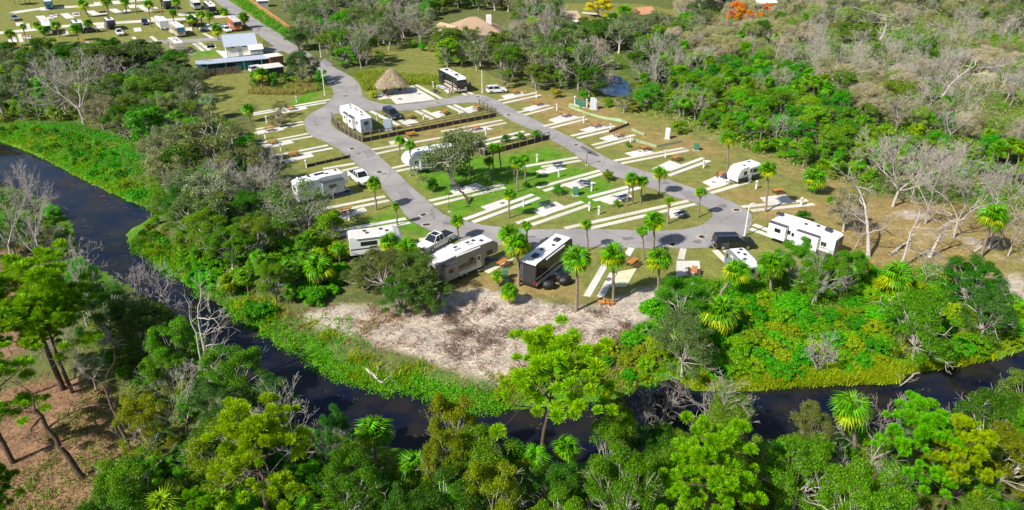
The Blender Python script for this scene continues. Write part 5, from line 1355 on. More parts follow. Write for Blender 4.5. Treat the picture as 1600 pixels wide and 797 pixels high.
def hero_palm(base, crown, label, s=1.0, n=30, dry=7, yellow=.3, group='sabal palms on the campsites', seed=None):
    """base: foot in the picture, crown: middle of the crown"""
    rng = np.random.default_rng(seed if seed is not None else int(base[0]*7+base[1]))
    p = P(*base); h = max(.5, zat(crown[1], p.y)); cx = P(crown[0], crown[1], h).x - p.x
    t = thing('sabal_palm', label, 'palm', (p.x, p.y, float(gz(p.x, p.y))), 0, group)
    part('trunk', palm_trunk(rng, h, (cx, 0), .15*max(.8, s)), t)
    for k, (az, el) in enumerate(frond_dirs(rng, n)):
        f = FROND[rng.integers(0, 4)]; low_ = k/n
        c_ = np.array(PALM_COL)*(rng.uniform(.75, 1.3)); 
        if low_ > .55 and rng.random() < yellow*2: c_ = c_*.4 + np.array(PALM_YEL)*.8
        part('frond', f, t, (cx, 0, h), (rng.normal(0, .3), -el, az), (s, s, s), tuple(c_))
    for k in range(dry):
        part('dry_frond', DEADF[k % 2], t, (cx, 0, h-.1), (rng.normal(0, .3), .75+rng.random()*.5, k*2.4), (s*.9,)*3, PALM_DRY)
    return t
def merged_palm(seed, h, r=1.0, n=26, dry=8):
    rng = np.random.default_rng(seed); Qs = []; D_ = []
    def rotm(az, el): return np.array(Matrix.Rotation(az, 3, 'Z') @ Matrix.Rotation(-el, 3, 'Y') @ Matrix.Rotation(rng.normal(0, .3), 3, 'X'))
    for az, el in frond_dirs(rng, n): Qs.append(FRQ[rng.integers(0, 4)]*r @ rotm(az, el).T + [0, 0, h])
    for k in range(dry): D_.append(DEADQ[k % 2]*r @ rotm(k*2.4, -.75-rng.random()*.5).T + [0, 0, h-.1])
    Q = np.concatenate(Qs); D_ = np.concatenate(D_)
    return palm_trunk(rng, h), quads_mesh('crown', Q, LEAF), quads_mesh('dry_skirt', D_, LEAF)

# --- the library
LIB = {
 'oak': [broadleaf(100+i, 8, 4.2, 12000, .25, .26, BARK_GREY, 44) for i in range(4)],
 'mossy': [broadleaf(200+i, 8.5, 4.2, 7500, .24, .24, BARK_PALE, 34, flat=.9, crown_low=.25) for i in range(4)],
 'leafy': [broadleaf(300+i, 6.5, 3.2, 9500, .24, .16, BARK_GREY, 36, crown_low=.12) for i in range(4)],
 'near': [broadleaf(400+i, 8, 4.0, 35000, .14, .17, BARK_PALE, 80, crown_low=.16, rc=(.11, .23)) for i in range(5)],
 'shrub': [shrub_mesh(500+i) for i in range(5)],
 'nshrub': [shrub_mesh(560+i, 2.6, 2.0, 11000, .125, 34, .5, (.12, .32), (.05, .55)) for i in range(4)],
 'vine': [shrub_mesh(580+i, 1.9, 2.6, 7500, .19, 60, .65, (.08, .22), (.0, .62)) for i in range(4)],
 'bigbare': [(bare_mesh(620+i, 13, 8, .20, BARK_TWIG, 6, .5),) for i in range(2)],
 'bare': [(bare_mesh(600+i, 9, 4.5, .12, BARK_TWIG if i % 2 else BARK_PALE, 5),) for i in range(6)],
 'twig': [broadleaf(220+i, 7, 4.0, 7000, .85, .13, BARK_TWIG, 60, asp=.045, flat=.95, crown_low=.22, rc=(.14, .26)) for i in range(4)],
 'bush': [(bare_mesh(650+i, 3.0, 2.4, .06, BARK_TWIG, 4, .5, True),) for i in range(2)],
 'snag': [(snag_mesh(700+i),) for i in range(3)],
 'palm': [merged_palm(800+i, (4.5, 3.0, 6.0, 1.2)[i], 1.3) for i in range(4)],
 'pine': [pine_mesh(900+i) for i in range(3)] + [pine_mesh(914, 17, 5.2, 130, 320, low=.60, trunk=.24)],
}
NAMES = {'oak': 'oak_tree', 'mossy': 'mossy_oak', 'leafy': 'leafy_tree', 'near': 'broadleaf_tree', 'shrub': 'shrub', 'nshrub': 'leafy_shrub', 'bare': 'bare_tree', 'bigbare': 'bare_tree', 'vine': 'vine_mound', 'twig': 'twiggy_tree', 'bush': 'bare_bush', 'snag': 'dead_tree', 'palm': 'sabal_palm', 'pine': 'pine_tree'}
CATS = {'oak': 'tree', 'mossy': 'tree', 'leafy': 'tree', 'near': 'tree', 'shrub': 'shrub', 'nshrub': 'shrub', 'bare': 'bare tree', 'bigbare': 'bare tree', 'vine': 'vine mound', 'twig': 'tree', 'bush': 'bush', 'snag': 'dead tree', 'palm': 'palm', 'pine': 'pine'}
NOM = {'oak': (8, 4.2), 'mossy': (8.5, 4.2), 'leafy': (6.5, 3.2), 'near': (8, 4), 'shrub': (2.4, 1.8), 'nshrub': (2.6, 2.0), 'bare': (9, 4.5), 'bigbare': (13, 8), 'vine': (1.9, 2.6), 'twig': (7, 4.0), 'bush': (3, 2.4), 'snag': (9, 2), 'palm': (4.5, 2), 'pine': (17, 5)}
G_ = {}
COLS = {'oak': [(.08, .175, .026), (.11, .19, .034), (.06, .155, .022), (.14, .21, .04)],
 'mossy': [(.22, .24, .11), (.17, .215, .085), (.27, .27, .15), (.14, .20, .06)],
 'leafy': [(.10, .33, .02), (.07, .30, .018), (.20, .35, .022), (.14, .28, .024)],
 'near': [(.085, .19, .024), (.12, .235, .024), (.14, .22, .035), (.065, .155, .022), (.18, .24, .035), (.10, .27, .02)],
 'twig': [(.42, .38, .24), (.33, .35, .16), (.45, .40, .28), (.24, .34, .09), (.36, .35, .18)],
 'vine': [(.10, .36, .018), (.16, .38, .02), (.18, .38, .025), (.07, .33, .016), (.26, .36, .05)],
 'shrub': [(.11, .32, .018), (.07, .34, .016), (.20, .35, .024), (.26, .28, .07), (.10, .20, .03)],
 'nshrub': [(.09, .27, .016), (.16, .29, .02), (.20, .28, .03), (.06, .21, .018), (.10, .33, .015)],
 'palm': [PALM_COL, (.12, .27, .025), (.19, .30, .03)], 'pine': [(.21, .38, .018), (.27, .40, .02), (.15, .34, .018)]}
COUNT = {}
def plant(kind, x, y, h=None, r=None, label=None, group=None, col=None, rng=RNG, var=None, parts=True, rz=None, tilt=0, z=None, name=None, gain=None):
    lib = LIB[kind]; v = lib[var if var is not None else rng.integers(0, len(lib))]
    H0, R0 = NOM[kind]; h = h or H0; r = r or R0*h/H0
    nm = name or NAMES[kind]
    z = float(gz(x, y)) if z is None else z
    t = thing(nm, label, CATS[kind], (x, y, z), rng.uniform(0, 2*PI) if rz is None else rz, group)
    t.scale = (r/R0, r/R0, h/H0)
    if tilt: t.rotation_euler = (rng.normal(0, tilt), rng.normal(0, tilt), t.rotation_euler[2])
    if col is not None and label and gain: col = tuple(c_*gain for c_ in col)
    if col is None and kind in COLS:
        c_ = COLS[kind][rng.integers(0, len(COLS[kind]))]; k = rng.uniform(.8, 1.25); col = (c_[0]*k*rng.uniform(.85, 1.2), c_[1]*k, c_[2]*k)
    for i, me_ in enumerate(v):
        c2 = col
        if me_.name.startswith('dry_skirt'): c2 = PALM_DRY
        nmp = me_.name.split('.')[0]
        part(nmp, me_, t, color=c2 or (1, 1, 1))
    COUNT[nm] = COUNT.get(nm, 0)+1
    return t
# ------------------------------------------------------------------ single trees and palms that stand out
OCC = []                                                              # (x, y, r) already planted
def occ(p, r): OCC.append((p.x, p.y, r))
for base, crown, s, n, label in [
 ((588,328),(584,287),1.15,30,'sabal palm in front of the white pickup hitched to the grey fifth wheel'),
 ((621,352),(618,323),.62,18,'small slim palm by the left road bend above the dusty trailer'),
 ((716.6,374),(714,346),1.0,26,'sabal palm at the roadside between the white pickup and the tan fifth wheel'),
 ((797,399),(795,367),1.45,38,'dense round palm just right of the tan fifth wheel'),
 ((824,389),(822,353),.75,20,'slim palm behind the black motorhome at the road edge'),
 ((811,447),(808,383),1.5,36,'tall palm with a bare trunk at the rear corner of the black motorhome'),
 ((901,485),(901,406),1.6,40,'tall palm on the sand right of the black covered grills'),
 ((918.5,392),(916,351),.78,20,'slim palm by the bottom road left of the centre strips'),
 ((958,473),(958,401),1.55,38,'tall full palm beside the log pile on the sand'),
 ((1021,389),(1022,347),1.45,40,'big round palm at the bottom edge of the road loop'),
 ((1006,406),(1003,362),.75,20,'slim yellowish palm left of the big round palm'),
 ((1028,452),(1030,406),1.5,36,'broad palm right of the slab with the orange table, by the green brush'),
 ((989,319),(988,279),1.05,26,'middle palm of the clump of three inside the loop'),
 ((1001,317),(1004,284),.95,24,'right palm of the clump of three inside the loop'),
 ((979,322),(985,284),.8,20,'leaning left palm of the clump of three inside the loop'),
 ((1029,305),(1031,271),1.15,28,'palm right of the three palm clump, at the right road edge'),
 ((1090,340),(1095,301),.85,22,'palm at the east tip of the island lawn'),
 ((1043,350),(1046,315),.72,18,'yellow green slim palm by the easternmost slab'),
 ((1196,331),(1200,266),1.3,34,'tall palm in front of the small white trailer'),
 ((1135.5,271),(1138,216),1.3,34,'tall thin palm behind the small white trailer'),
 ((624,243),(625,221),1.0,24,'yellowish small palm, left of the pair by the half hidden fifth wheel'),
 ((642,275),(640.5,227),.95,24,'taller green palm, right of the pair by the half hidden fifth wheel'),
 ((734,279),(733,229),1.1,26,'palm with a thick trunk right of the spreading grey tree'),
 ((765.6,283),(764,252),.85,22,'front palm of the group by the ivy covered wall'),
 ((771,271),(770,232),.9,22,'middle palm of the group by the ivy covered wall'),
 ((783,267),(779,232),.9,22,'right palm of the group by the ivy covered wall'),
 ((795,341),(796,305),1.0,24,'lone palm at the lower left of the island lawn'),
 ((804,281),(803,251),.85,22,'left palm of the trio on the middle lawn'),
 ((808,300),(809,256),.95,24,'front palm of the trio on the middle lawn'),
 ((821,284),(819,249),.9,22,'right palm of the trio on the middle lawn'),
 ((329,188),(325,162),1.55,40,'round thick palm on the north west lawn edge'),
 ((391,191),(387,171),1.25,32,'palm on the lawn at the left end of the second west pad'),
 ((1272,303),(1273,280),1.7,42,'squat broad palm clump with dry skirt on the east edge'),
 ((1294,336),(1300,313),.75,18,'small thin palm above the long white trailer'),
 ((1120,474),(1151,428),1.5,38,'leaning palm rising over the green brush below the silver trailer'),
 ((1203,462),(1205,415),1.6,40,'palm with yellow lower fronds right of the silver trailer'),
 ((1338,452),(1338,413),1.5,40,'palm with a dry skirt among the brush below the bare trees'),
 ((1400,462),(1400,434),1.8,44,'broad bright palm clump on the right bank'),
 ((1126,522),(1126,492),1.9,44,'low spreading palm clump in the middle of the right bank'),
 ((498,448),(498,420),1.8,44,'low rounded fan palm at the edge of the west brush'),
 ((606,404),(607,379),1.3,32,'palm in front of the dusty travel trailer'),
 ((637,412),(637,389),1.4,36,'second palm in front of the dusty trailer, nearer the pickup'),
 ((797,475),(796,456),1.1,28,'small fan palm on the sand edge below the tall bare trunk palm'),
 ((779,448),(777,432),.8,18,'young palm beside the green utility box'),
 ((1334,707),(1332,636),2.0,48,'large yellow skirted palm in the foreground by the creek'),
 ((585,722),(584,672),1.9,44,'spreading fan palm on the near bank of the creek'),
 ((650,772),(649,733),1.7,40,'low blue green fan palm in the foreground shade'),
 ((884,735),(884,694),1.4,36,'palm right of the tall pine trunk'),
 ((804,742),(800,700),1.4,36,'palm left of the tall pine trunk'),
 ((838,760),(836,715),1.4,34,'low palm at the foot of the tall pine'),
 ((267,240),(264,208),1.5,36,'palm right of the bright leafy tree in the west belt'),
 ((1532,401),(1552,339),1.7,40,'leaning palm at the right edge of the clearing, its shadow dark on the sand'),
 ((410,140),(408,117),1.6,40,'fan palm in front of the dark flat shed'),
 ((1066,402),(1066,402-20),.5,10,'') ]:
    if not label: continue
    s *= .76 if base[1] < 560 else .60
    hero_palm(base, crown, label, s, n, 8 if s > 1 else 4); occ(P(*base), 1.2)
for base, crown, s, w in [((9,0),(7,-12),1,'at the top left corner'),((23,73),(15,54),1,'near the left edge'),((61,53),(57,40),.8,'by the dark utility hut'),((138,27),(130,8),1.3,'right of the teal bus'),((170,23),(166,3),1.3,'with bright crown in the upper row'),((198,20),(195,4),1.1,'at the middle of the upper lane'),((75,70),(67,48),1,'in front of the tan motorhome'),((93,58),(88,41),1,'beside the tan motorhome'),((123,64),(118,46),1.1,'in front of the charcoal trailer'),((142,51),(138,37),1,'right of the charcoal trailer'),((236,42),(232,8),1.1,'above the boxy white trailer'),((255,36),(251,-4),1,'at the top behind the white nosed trailer'),((272,36),(270,21),.9,'above the teal covered motorhome'),((277,22),(275,4),1,'in the upper right row'),((302,51),(299,31),1,'in front of the black striped trailer'),((316,40),(314,24),1,'right of the black striped trailer'),((328,41),(327,25),1,'left of the rust orange motorhome'),((341,62),(339,47),1.2,'on the hedge above the metal roof'),((383,44),(381,29),1.3,'right of the rust orange motorhome'),((351,24),(350,19),1.1,'by the lane end at the entrance road'),((213,22),(212,-5),1,'left of the upper pads'),((46,85),(36,42),.6,'tall and leaning, over the near left lane')]:
    hero_palm(base, crown, f'small palm in the far campground {w}', s*1.15, 18, 3, group='palms of the far campground')

def at(kind, base, top, rpx, label, col=None, var=None, rz=None, name=None, group=None, tilt=0, keep=1.0):
    p = P(*base); z0 = float(gz(p.x, p.y)); h = zat(top, p.y)-z0
    sc = FPX/((p.y*CT + (CAMH-h*.6)*ST))
    r = rpx/sc
    o = plant(kind, p.x, p.y, max(h, .6), r, label, group, col, var=var, rz=rz, name=name, tilt=tilt, gain=1.22 if kind == 'near' else 1.42); occ(p, min(r*.6, 3)*keep); return o
GREYL = (.20, .215, .125); OLV = (.10, .15, .03)
# pines
PN = 'long needled pines below and beside the creek'
at('pine', (838,745), 508, 98, 'tall spreading pine in the middle of the foreground, crown over the creek', (.19,.34,.018), 3, 0.6, group=PN)
at('pine', (428,838), 634, 86, 'rounded yellow green pine at the lower left of the foreground', (.20,.30,.016), 1, group=PN)
at('pine', (1092,868), 672, 84, 'broad bright pine at the bottom right of the centre', (.14,.29,.014), 2, group=PN)
at('pine', (1400,800), 630, 70, 'bright green pine crown on the right near the creek', (.10,.30,.014), 1, group=PN)
at('pine', (1462,820), 655, 52, 'yellow green pine just right of the bright pine crown', (.22,.30,.018), 0, group=PN)
at('pine', (97,606), 396, 92, 'olive pine with twin trunks on the left bank', (.16,.29,.016), 2, group=PN)
at('pine', (112,612), 440, 62, 'second trunk of the left bank pines', (.14,.27,.016), 0, group=PN)
at('pine', (20,720), 545, 84, 'bright pine at the left edge of the picture', (.15,.30,.016), 1, group=PN)
at('pine', (-30,640), 400, 70, 'pine cut by the left edge above the sandy ground', (.15,.27,.016), 2, group=PN)
at('pine', (20,870), 690, 52, 'dark pine in the lower left corner', (.07,.16,.016), 2, group=PN)
at('pine', (330,880), 768, 36, 'small pine top at the bottom edge', (.12,.28,.014), 0, group=PN)
# dead and leaning trunks on the sandy ground
def trunk(base, tip, h, label, r=.22, m=BARK_BROWN, arms=3, seed=0, name='tree_trunk'):
    p = P(*base); q = P(tip[0], tip[1], h); rng = np.random.default_rng(seed); a = np.array([0, 0, -.3]); e = np.array([q.x-p.x, q.y-p.y, h])
    ks = np.linspace(0, 1, 9); mid = [a*(1-k)+e*k + rng.normal(0, .13, 3)*(0 < k < 1) for k in ks]
    br = [(mid, [r*(1.25-.65*k) for k in ks])]; tips = []
    for j in range(arms):
        i = rng.integers(4, 9); d = rng.normal(0, 1, 3); d[2] = abs(d[2])*.4
        grow(rng, mid[i], nz(d), h*.22, r*.35, 2, br, tips)
    t = thing(name, label, 'dead tree', p); t.location.z = float(gz(p.x, p.y))
    part('trunk', tube_mesh('trunk', br, m, 8), t); occ(p, 1)
trunk((131,748), (55,640), 7.5, 'thick dead trunk leaning left over the reddish sand', .24, BARK_BROWN, 5, 1)
trunk((215,730), (160,600), 7.0, 'thin brown trunk leaning left beside the yellow shrubs', .15, BARK_BROWN, 3, 2)
trunk((330,612), (296,495), 9.0, 'slim dead trunk by the silvery snag', .12, BARK_PALE, 8, 3)
trunk((918,800), (928,760), 3.5, 'pale broken trunk stub at the bottom centre', .25, BARK_PALE, 1, 4)
BT = 'grey leafless trees'
at('snag', (328,600), 492, 34, 'silvery dead snag standing against the dark creek on the left', None, 0, group=BT)
at('bigbare', (24,420), 244, 62, 'grey leafless tree at the left edge in front of the blue water', None, 0, group=BT)
at('bigbare', (72,432), 290, 62, 'grey tangled leafless tree right of its twin by the left water', None, 1, group=BT)
at('bigbare', (132,196), 80, 78, 'huge pale bare tree in the north west belt', None, 0, group=BT)
at('bare', (270,108), 62, 44, 'bare pale tree on the lawn edge left of the white building', None, 2, group=BT)
at('bigbare', (1395,322), 206, 92, 'wide grey bare tree left of its twin at the clearing on the right', None, 0, group=BT)
at('bigbare', (1490,372), 252, 78, 'grey bare tree in the right clearing with long shadows', None, 1, group=BT)
at('bigbare', (1445,350), 232, 62, 'grey twiggy bare tree between the two wide ones in the right clearing', None, 0, group=BT)
at('bigbare', (1545,388), 262, 60, 'bare tree with hazy grey crown at the right of the clearing', None, 1, group=BT)
at('bigbare', (1425,312), 222, 60, 'hazy bare tree behind the wide bare tree', None, 1, group=BT)
at('mossy', (1318,362), 296, 30, 'small grey leaved tree behind the long white trailer', (.17,.17,.09), 2, group=BT)
at('bare', (1335,388), 318, 30, 'grey branched small tree right of the long white trailer', None, 5, group=BT)
at('snag', (1357,402), 298, 34, 'white forked bare trunk beside the long white trailer', None, 1, group=BT)
at('snag', (1452,400), 330, 28, 'pale leaning bare trunk in the right clearing', None, 2, group=BT)
at('snag', (1405,418), 352, 26, 'ragged pale snag in the middle of the right clearing', None, 0, group=BT)
at('bare', (1020,700), 614, 44, 'slender white leafless tree standing in the creek shade', None, 0, group=BT)
at('bare', (1118,688), 592, 62, 'curly pale bare tree on the near bank right of centre', None, 2, group=BT)
at('bush', (1290,575), 512, 40, 'radiating grey bare bush on the bright right bank', None, 0, group=BT)
at('bare', (150,610), 532, 48, 'thin white branched bare tree behind the left pines', None, 0, group=BT)
at('bare', (484,388), 302, 42, 'grey brown bare tree between the west brush and the pads', None, 4, group=BT)
at('bush', (275,322), 260, 38, 'pale bare spreading bush at the inlet', None, 1, group=BT)
at('bare', (903,142), 62, 42, 'white limbed bare oak by the pads on the north edge', None, 2, group=BT)
at('bare', (946,146), 110, 20, 'white forked trunk beside the blue pond', None, 0, group=BT)
at('bare', (1022,150), 62, 34, 'grey bare tree above the pond', None, 1, group=BT)
at('bare', (1190,345+15), 330, 24, 'leafless branches arching over the silver trailer', None, 3, group=BT) if False else None
at('bare', (1268,480), 398, 32, 'twisted white bare tree in the brush below the long trailer', None, 2, group=BT)
at('bare', (1445,440), 398, 36, 'pale sprawling bare limbs above the yellow green palms', None, 3, group=BT)
at('bare', (1575,400), 330, 40, 'bare leaning tree at the right edge of the clearing', None, 1, group=BT)
at('bare', (1300,60+85), 70, 46, 'tall bare tree in the far east woods', None, 2, group=BT)
at('snag', (1468,155), 96, 22, 'forked bare trunk in the east woods', None, 1, group=BT)
at('snag', (1370,66), 20, 30, 'pale bare tree near the top right', None, 2, group=BT)
at('bare', (75,6), -20, 22, 'far grey tree at the top left', None, 3, group=BT) if False else None
# single broadleaf trees and shrubs
HT = 'single trees and shrubs in and around the campsites'
at('mossy', (714,295), 204, 60, 'spreading grey green tree over the half hidden fifth wheel', (.105,.135,.055), 1, group=HT)
trunk((735,318), (715,292), 2.6, 'dark leaning forked trunk on the shaded slab', .2, BARK_BROWN, 4, 8)
at('nshrub', (675,298), 278, 13, 'round green shrub on the vivid lawn by the left road', (.05,.17,.014), group=HT)
at('nshrub', (718,272), 247, 24, 'dark shrub under the spreading grey tree', (.05,.15,.018), group=HT)
at('nshrub', (949,282), 266, 12, 'olive shrub at the end of a double strip', (.12,.17,.02), group=HT)
at('nshrub', (872,304), 287, 11, 'bright green shrub beside the shaded middle slab', (.05,.22,.014), group=HT)
at('nshrub', (963,324), 312, 7, 'small green bush below the clump of three palms', (.10,.22,.02), group=HT)
at('nshrub', (822,293), 284, 8, 'small dark bush by the trio of palms', (.05,.16,.014), group=HT)
at('nshrub', (981,230), 221, 6, 'tiny bush at the corner of the pad by the timber frame', (.08,.24,.015), group=HT)
at('nshrub', (1253,347), 329, 16, 'dark green low bush above the long white trailer', (.035,.12,.015), group=HT)
at('nshrub', (1060,208), 188, 18, 'green palmetto mound beyond the white cabinet', (.13,.22,.02), group=HT)
at('nshrub', (912,158), 140, 12, 'green bush behind the transformer boxes', (.07,.23,.015), group=HT)
at('nshrub', (926,157), 146, 7, 'smaller bush right of the one behind the transformers', (.12,.22,.02), group=HT)
at('nshrub', (950,166), 152, 13, 'bright bush below the blue pond', (.12,.24,.02), group=HT)
at('mossy', (974,176), 145, 14, 'grey green young tree right of the bright bush', (.10,.13,.05), group=HT)
at('leafy', (987,176), 156, 12, 'yellowish small tree on the dry lawn', (.24,.23,.04), group=HT)
at('leafy', (866,152), 138, 11, 'small yellowing tree on the north edge lawn', (.30,.26,.06), group=HT)
at('leafy', (875,140), 108, 13, 'bright young tree beside the white limbed oak', (.10,.21,.02), group=HT)
at('leafy', (540,104), 72, 22, 'bright round tree right of the entrance road', (.08,.23,.02), group=HT)
at('nshrub', (584,153), 141, 9, 'yellow leaved shrub left of the thatched hut', (.28,.33,.03), group=HT)
at('mossy', (438,184), 158, 14, 'small olive bush tree on the upper west pad', (.16,.16,.06), group=HT)
at('mossy', (437,196), 178, 20, 'thin brownish sapling below the upper west pad', (.17,.15,.08), group=HT)
at('nshrub', (812,218), 206, 10, 'green hedge mound on the ivy covered wall, left', (.05,.20,.014), group=HT)
at('nshrub', (838,214), 203, 11, 'green hedge mound on the ivy covered wall, middle', (.06,.22,.014), group=HT)
at('nshrub', (790,222), 210, 10, 'dark ivy mound at the left of the long wall', (.03,.12,.016), group=HT)
at('nshrub', (752,236), 221, 9, 'ivy heap at the wall corner', (.05,.15,.015), group=HT)
at('mossy', (788,138), 112, 12, 'thin young oak beyond the white car', (.10,.13,.05), group=HT)
at('oak', (1390,255), 160, 60, 'dark green oak in the east woods', (.05,.11,.03), group=HT) if False else None
# the oak clump before the tan fifth wheel
OG = 'oak clump before the tan fifth wheel'
at('near', (655,478), 392, 52, 'grey green oak in front of the tan fifth wheel, largest of its clump', (.085,.14,.03), 0, group=OG)
at('near', (600,462), 392, 44, 'oak at the left of the clump before the trailers', (.10,.125,.035), 1, group=OG)
at('near', (630,488), 432, 40, 'lower dense tree at the front of the oak clump', (.05,.13,.02), 2, group=OG)
at('near', (676,486), 436, 34, 'tree at the right end of the oak clump casting shade on the sand', (.075,.15,.025), 3, group=OG)
at('near', (566,450), 410, 30, 'small tree at the left end of the oak clump', (.10,.13,.03), 2, group=OG)
# east bank heroes
RB = 'trees and brush on the right bank'
at('near', (1062,505), 432, 50, 'bright leafy tree at the right end of the sand', (.06,.19,.016), 0, group=RB)
at('near', (1068,575), 488, 56, 'grey green mossy oak on the bank right of centre', (.10,.155,.05), 1, group=RB)
at('near', (1505,475), 402, 50, 'dense dark green tree at the right of the bank', (.04,.14,.018), 2, group=RB)
at('near', (1535,522), 450, 46, 'second dense green tree near the right edge', (.06,.14,.03), 3, group=RB)
at('near', (1430,555), 462, 66, 'big layered bright green mound of fronds on the right bank', (.08,.21,.012), 1, group=RB)
at('near', (1275,470), 396, 40, 'light green tree in front of the long white trailer', (.09,.22,.02), 3, group=RB)
at('near', (1235,446), 372, 36, 'bright tree left of the light green one before the long trailer', (.075,.24,.018), 0, group=RB)
at('near', (1310,460), 392, 34, 'tree under the right end of the long white trailer', (.08,.22,.016), 2, group=RB)
FG = 'trees on the near bank of the creek'
at('near', (712,738), 612, 48, 'olive yellow leaved tree hiding the creek left of the tall pine', (.17,.20,.02), 0, group=FG)
at('near', (700,792), 668, 44, 'lower yellowish tree left of the tall pine trunk', (.14,.18,.02), 4, group=FG)
at('near', (948,768), 646, 52, 'leafy green tree right of the tall pine over the creek', (.09,.19,.018), 1, group=FG)
at('near', (965,722), 632, 34, 'smaller tree at the water right of the leafy green tree', (.12,.18,.02), 2, group=FG)
at('near', (1130,700), 604, 40, 'tree with curly pale limbs showing on the near bank', (.11,.19,.03), 3, group=FG)
at('near', (1585,690), 582, 60, 'grey green tree at the right end of the creek', (.12,.19,.04), 0, group=FG)
at('near', (1555,770), 668, 62, 'olive tree in the lower right corner', (.14,.17,.02), 1, group=FG)
at('near', (1255,730), 640, 42, 'grey olive tree left of the yellow skirted palm', (.12,.14,.04), 2, group=FG)
at('near', (1240,800), 690, 70, 'wide green oak with bare branches showing, lower right', (.09,.21,.018), 3, group=FG)
at('near', (528,715), 640, 34, 'dark green tree at the water right of the rounded pine', (.05,.15,.03), 0, group=FG)
at('near', (430,660), 590, 40, 'dark tree at the creek edge below the silvery snag', (.05,.12,.03), 1, group=FG)
at('near', (345,690), 600, 44, 'dark shaded tree left of the rounded pine', (.06,.13,.03), 2, group=FG)
at('near', (240,720), 615, 46, 'yellow green sparse tree on the left foreground', (.19,.22,.02), 3, group=FG)
at('near', (250,560), 470, 56, 'dark olive tree leaning over the left water', (.07,.12,.025), 4, group=FG)
at('near', (180,540), 440, 54, 'dark tree right of the twin trunk pines', (.06,.14,.03), 0, group=FG)
at('near', (142,480), 408, 34, 'bright green tree at the left bank corner', (.06,.24,.02), 2, group=FG)
at('near', (560,830), 700, 60, 'dark leafy tree at the bottom left of centre', (.07,.16,.02), 4, group=FG)
at('near', (770,850), 720, 56, 'yellow green tree at the bottom centre', (.17,.22,.02), 0, group=FG)
at('near', (960,860), 700, 62, 'dense green tree at the bottom right of centre', (.08,.18,.018), 2, group=FG)
at('near', (640,905), 770, 52, 'small dark tree at the bottom edge', (.05,.12,.02), 3, group=FG)
at('near', (1330,880), 720, 70, 'wide bright tree at the bottom right edge', (.10,.23,.018), 4, group=FG)
# north west belt heroes
NW = 'trees of the north west belt'
at('leafy', (240,232), 168, 40, 'bright leafy tree in the middle of the north west belt', (.055,.20,.014), 1, group=NW)
at('near', (290,352), 292, 34, 'dark green dense tree at the inlet', (.04,.14,.012), 2, group=NW)
at('near', (385,360), 302, 40, 'deep green bush tree right of the inlet', (.045,.14,.014), 1, group=NW)
at('mossy', (345,270), 184, 66, 'large grey green oak over the west lawn edge', (.115,.135,.045), 0, group=NW)
at('mossy', (385,300), 226, 42, 'grey oak casting shade on the west pads', (.12,.13,.05), 2, group=NW)
at('oak', (215,120), 62, 52, 'dark oak before the far campground', (.065,.10,.028), 0, group=NW)
at('oak', (165,135), 72, 50, 'olive oak left of the dark oak', (.085,.115,.03), 1, group=NW)
at('oak', (472,134), 78, 22, 'dark oak at the road fork beside the sheds', (.05,.10,.03), 2, group=NW)
at('mossy', (487,128), 84, 18, 'grey mossy oak overhanging the entrance road', (.13,.15,.07), 3, group=NW)
at('oak', (468,78), 40, 26, 'oak beside the cedar fence on the entrance road', (.06,.12,.03), 3, group=NW)
# north side heroes
at('leafy', (935,26), -8, 24, 'yellow flowering tree in the far north clearing', (.48,.42,.015), 0, group='trees of the north clearing')
at('oak', (911,50), 24, 12, 'round olive tree beside the pale porch roof', (.10,.12,.03), 0, group='trees of the north clearing')
at('nshrub', (957,32), 20, 12, 'dark bush in the north clearing', (.04,.12,.02), group='trees of the north clearing')
hero_palm((975,35), (976,19), 'lone fan palm in the north clearing', 1.9, 34, 6, group='trees of the north clearing')
for i, (x, y, tp, r) in enumerate([(1148,40,2,16),(1160,48,12,18),(1180,45,18,14),(1200,20,4,10),(1100,8,-6,9)]):
    at('leafy', (x, y), tp, r, ['orange flowering vine covered tree, leftmost and tallest','orange vine covered tree in the middle of its group','orange vine mound below the white cottage','orange vine mound right of the cottage','small orange flowered tree near the top'][i], (.52,.17,.012) if i != 1 else (.42,.20,.015), i % 4, group='orange flowering vines')
# driftwood and fallen logs
for i, (a_, b_, r_, w) in enumerate([((572,570),(598,592),.16,'white fallen log on the bank of the sand, left'),((598,592),(610,583),.09,'short pale branch by the fallen log'),((1440,570),(1410,592),.10,'pale branch reaching into the creek on the right bank'),((345,486),(356,484),.07,'white branch at the left bank edge'),((1390,398),(1420,378),.22,'pale fallen trunk in the right clearing'),((1520,395),(1560,374),.2,'grey fallen trunk lying across the right sand')]):
    p = P(*a_); q = P(*b_); t = thing('fallen_log', w, 'log', (p.x, p.y, float(gz(p.x, p.y)) if i not in (2, 3) else WZ))
    e = np.array([q.x-p.x, q.y-p.y, .15]); rng_ = np.random.default_rng(i); br = [([np.array([0, 0, .15])+e*k+rng_.normal(0, .06, 3) for k in np.linspace(0, 1, 6)], [r_*(1.1-.5*k) for k in np.linspace(0, 1, 6)])]; tp_ = []
    for k in range(3): grow(rng_, br[0][0][3+k % 3], nz(np.array([rng_.normal(), rng_.normal(), .6])), .9, r_*.3, 1, br, tp_)
    part('trunk', tube_mesh('trunk', br, BARK_PALE, 7), t)

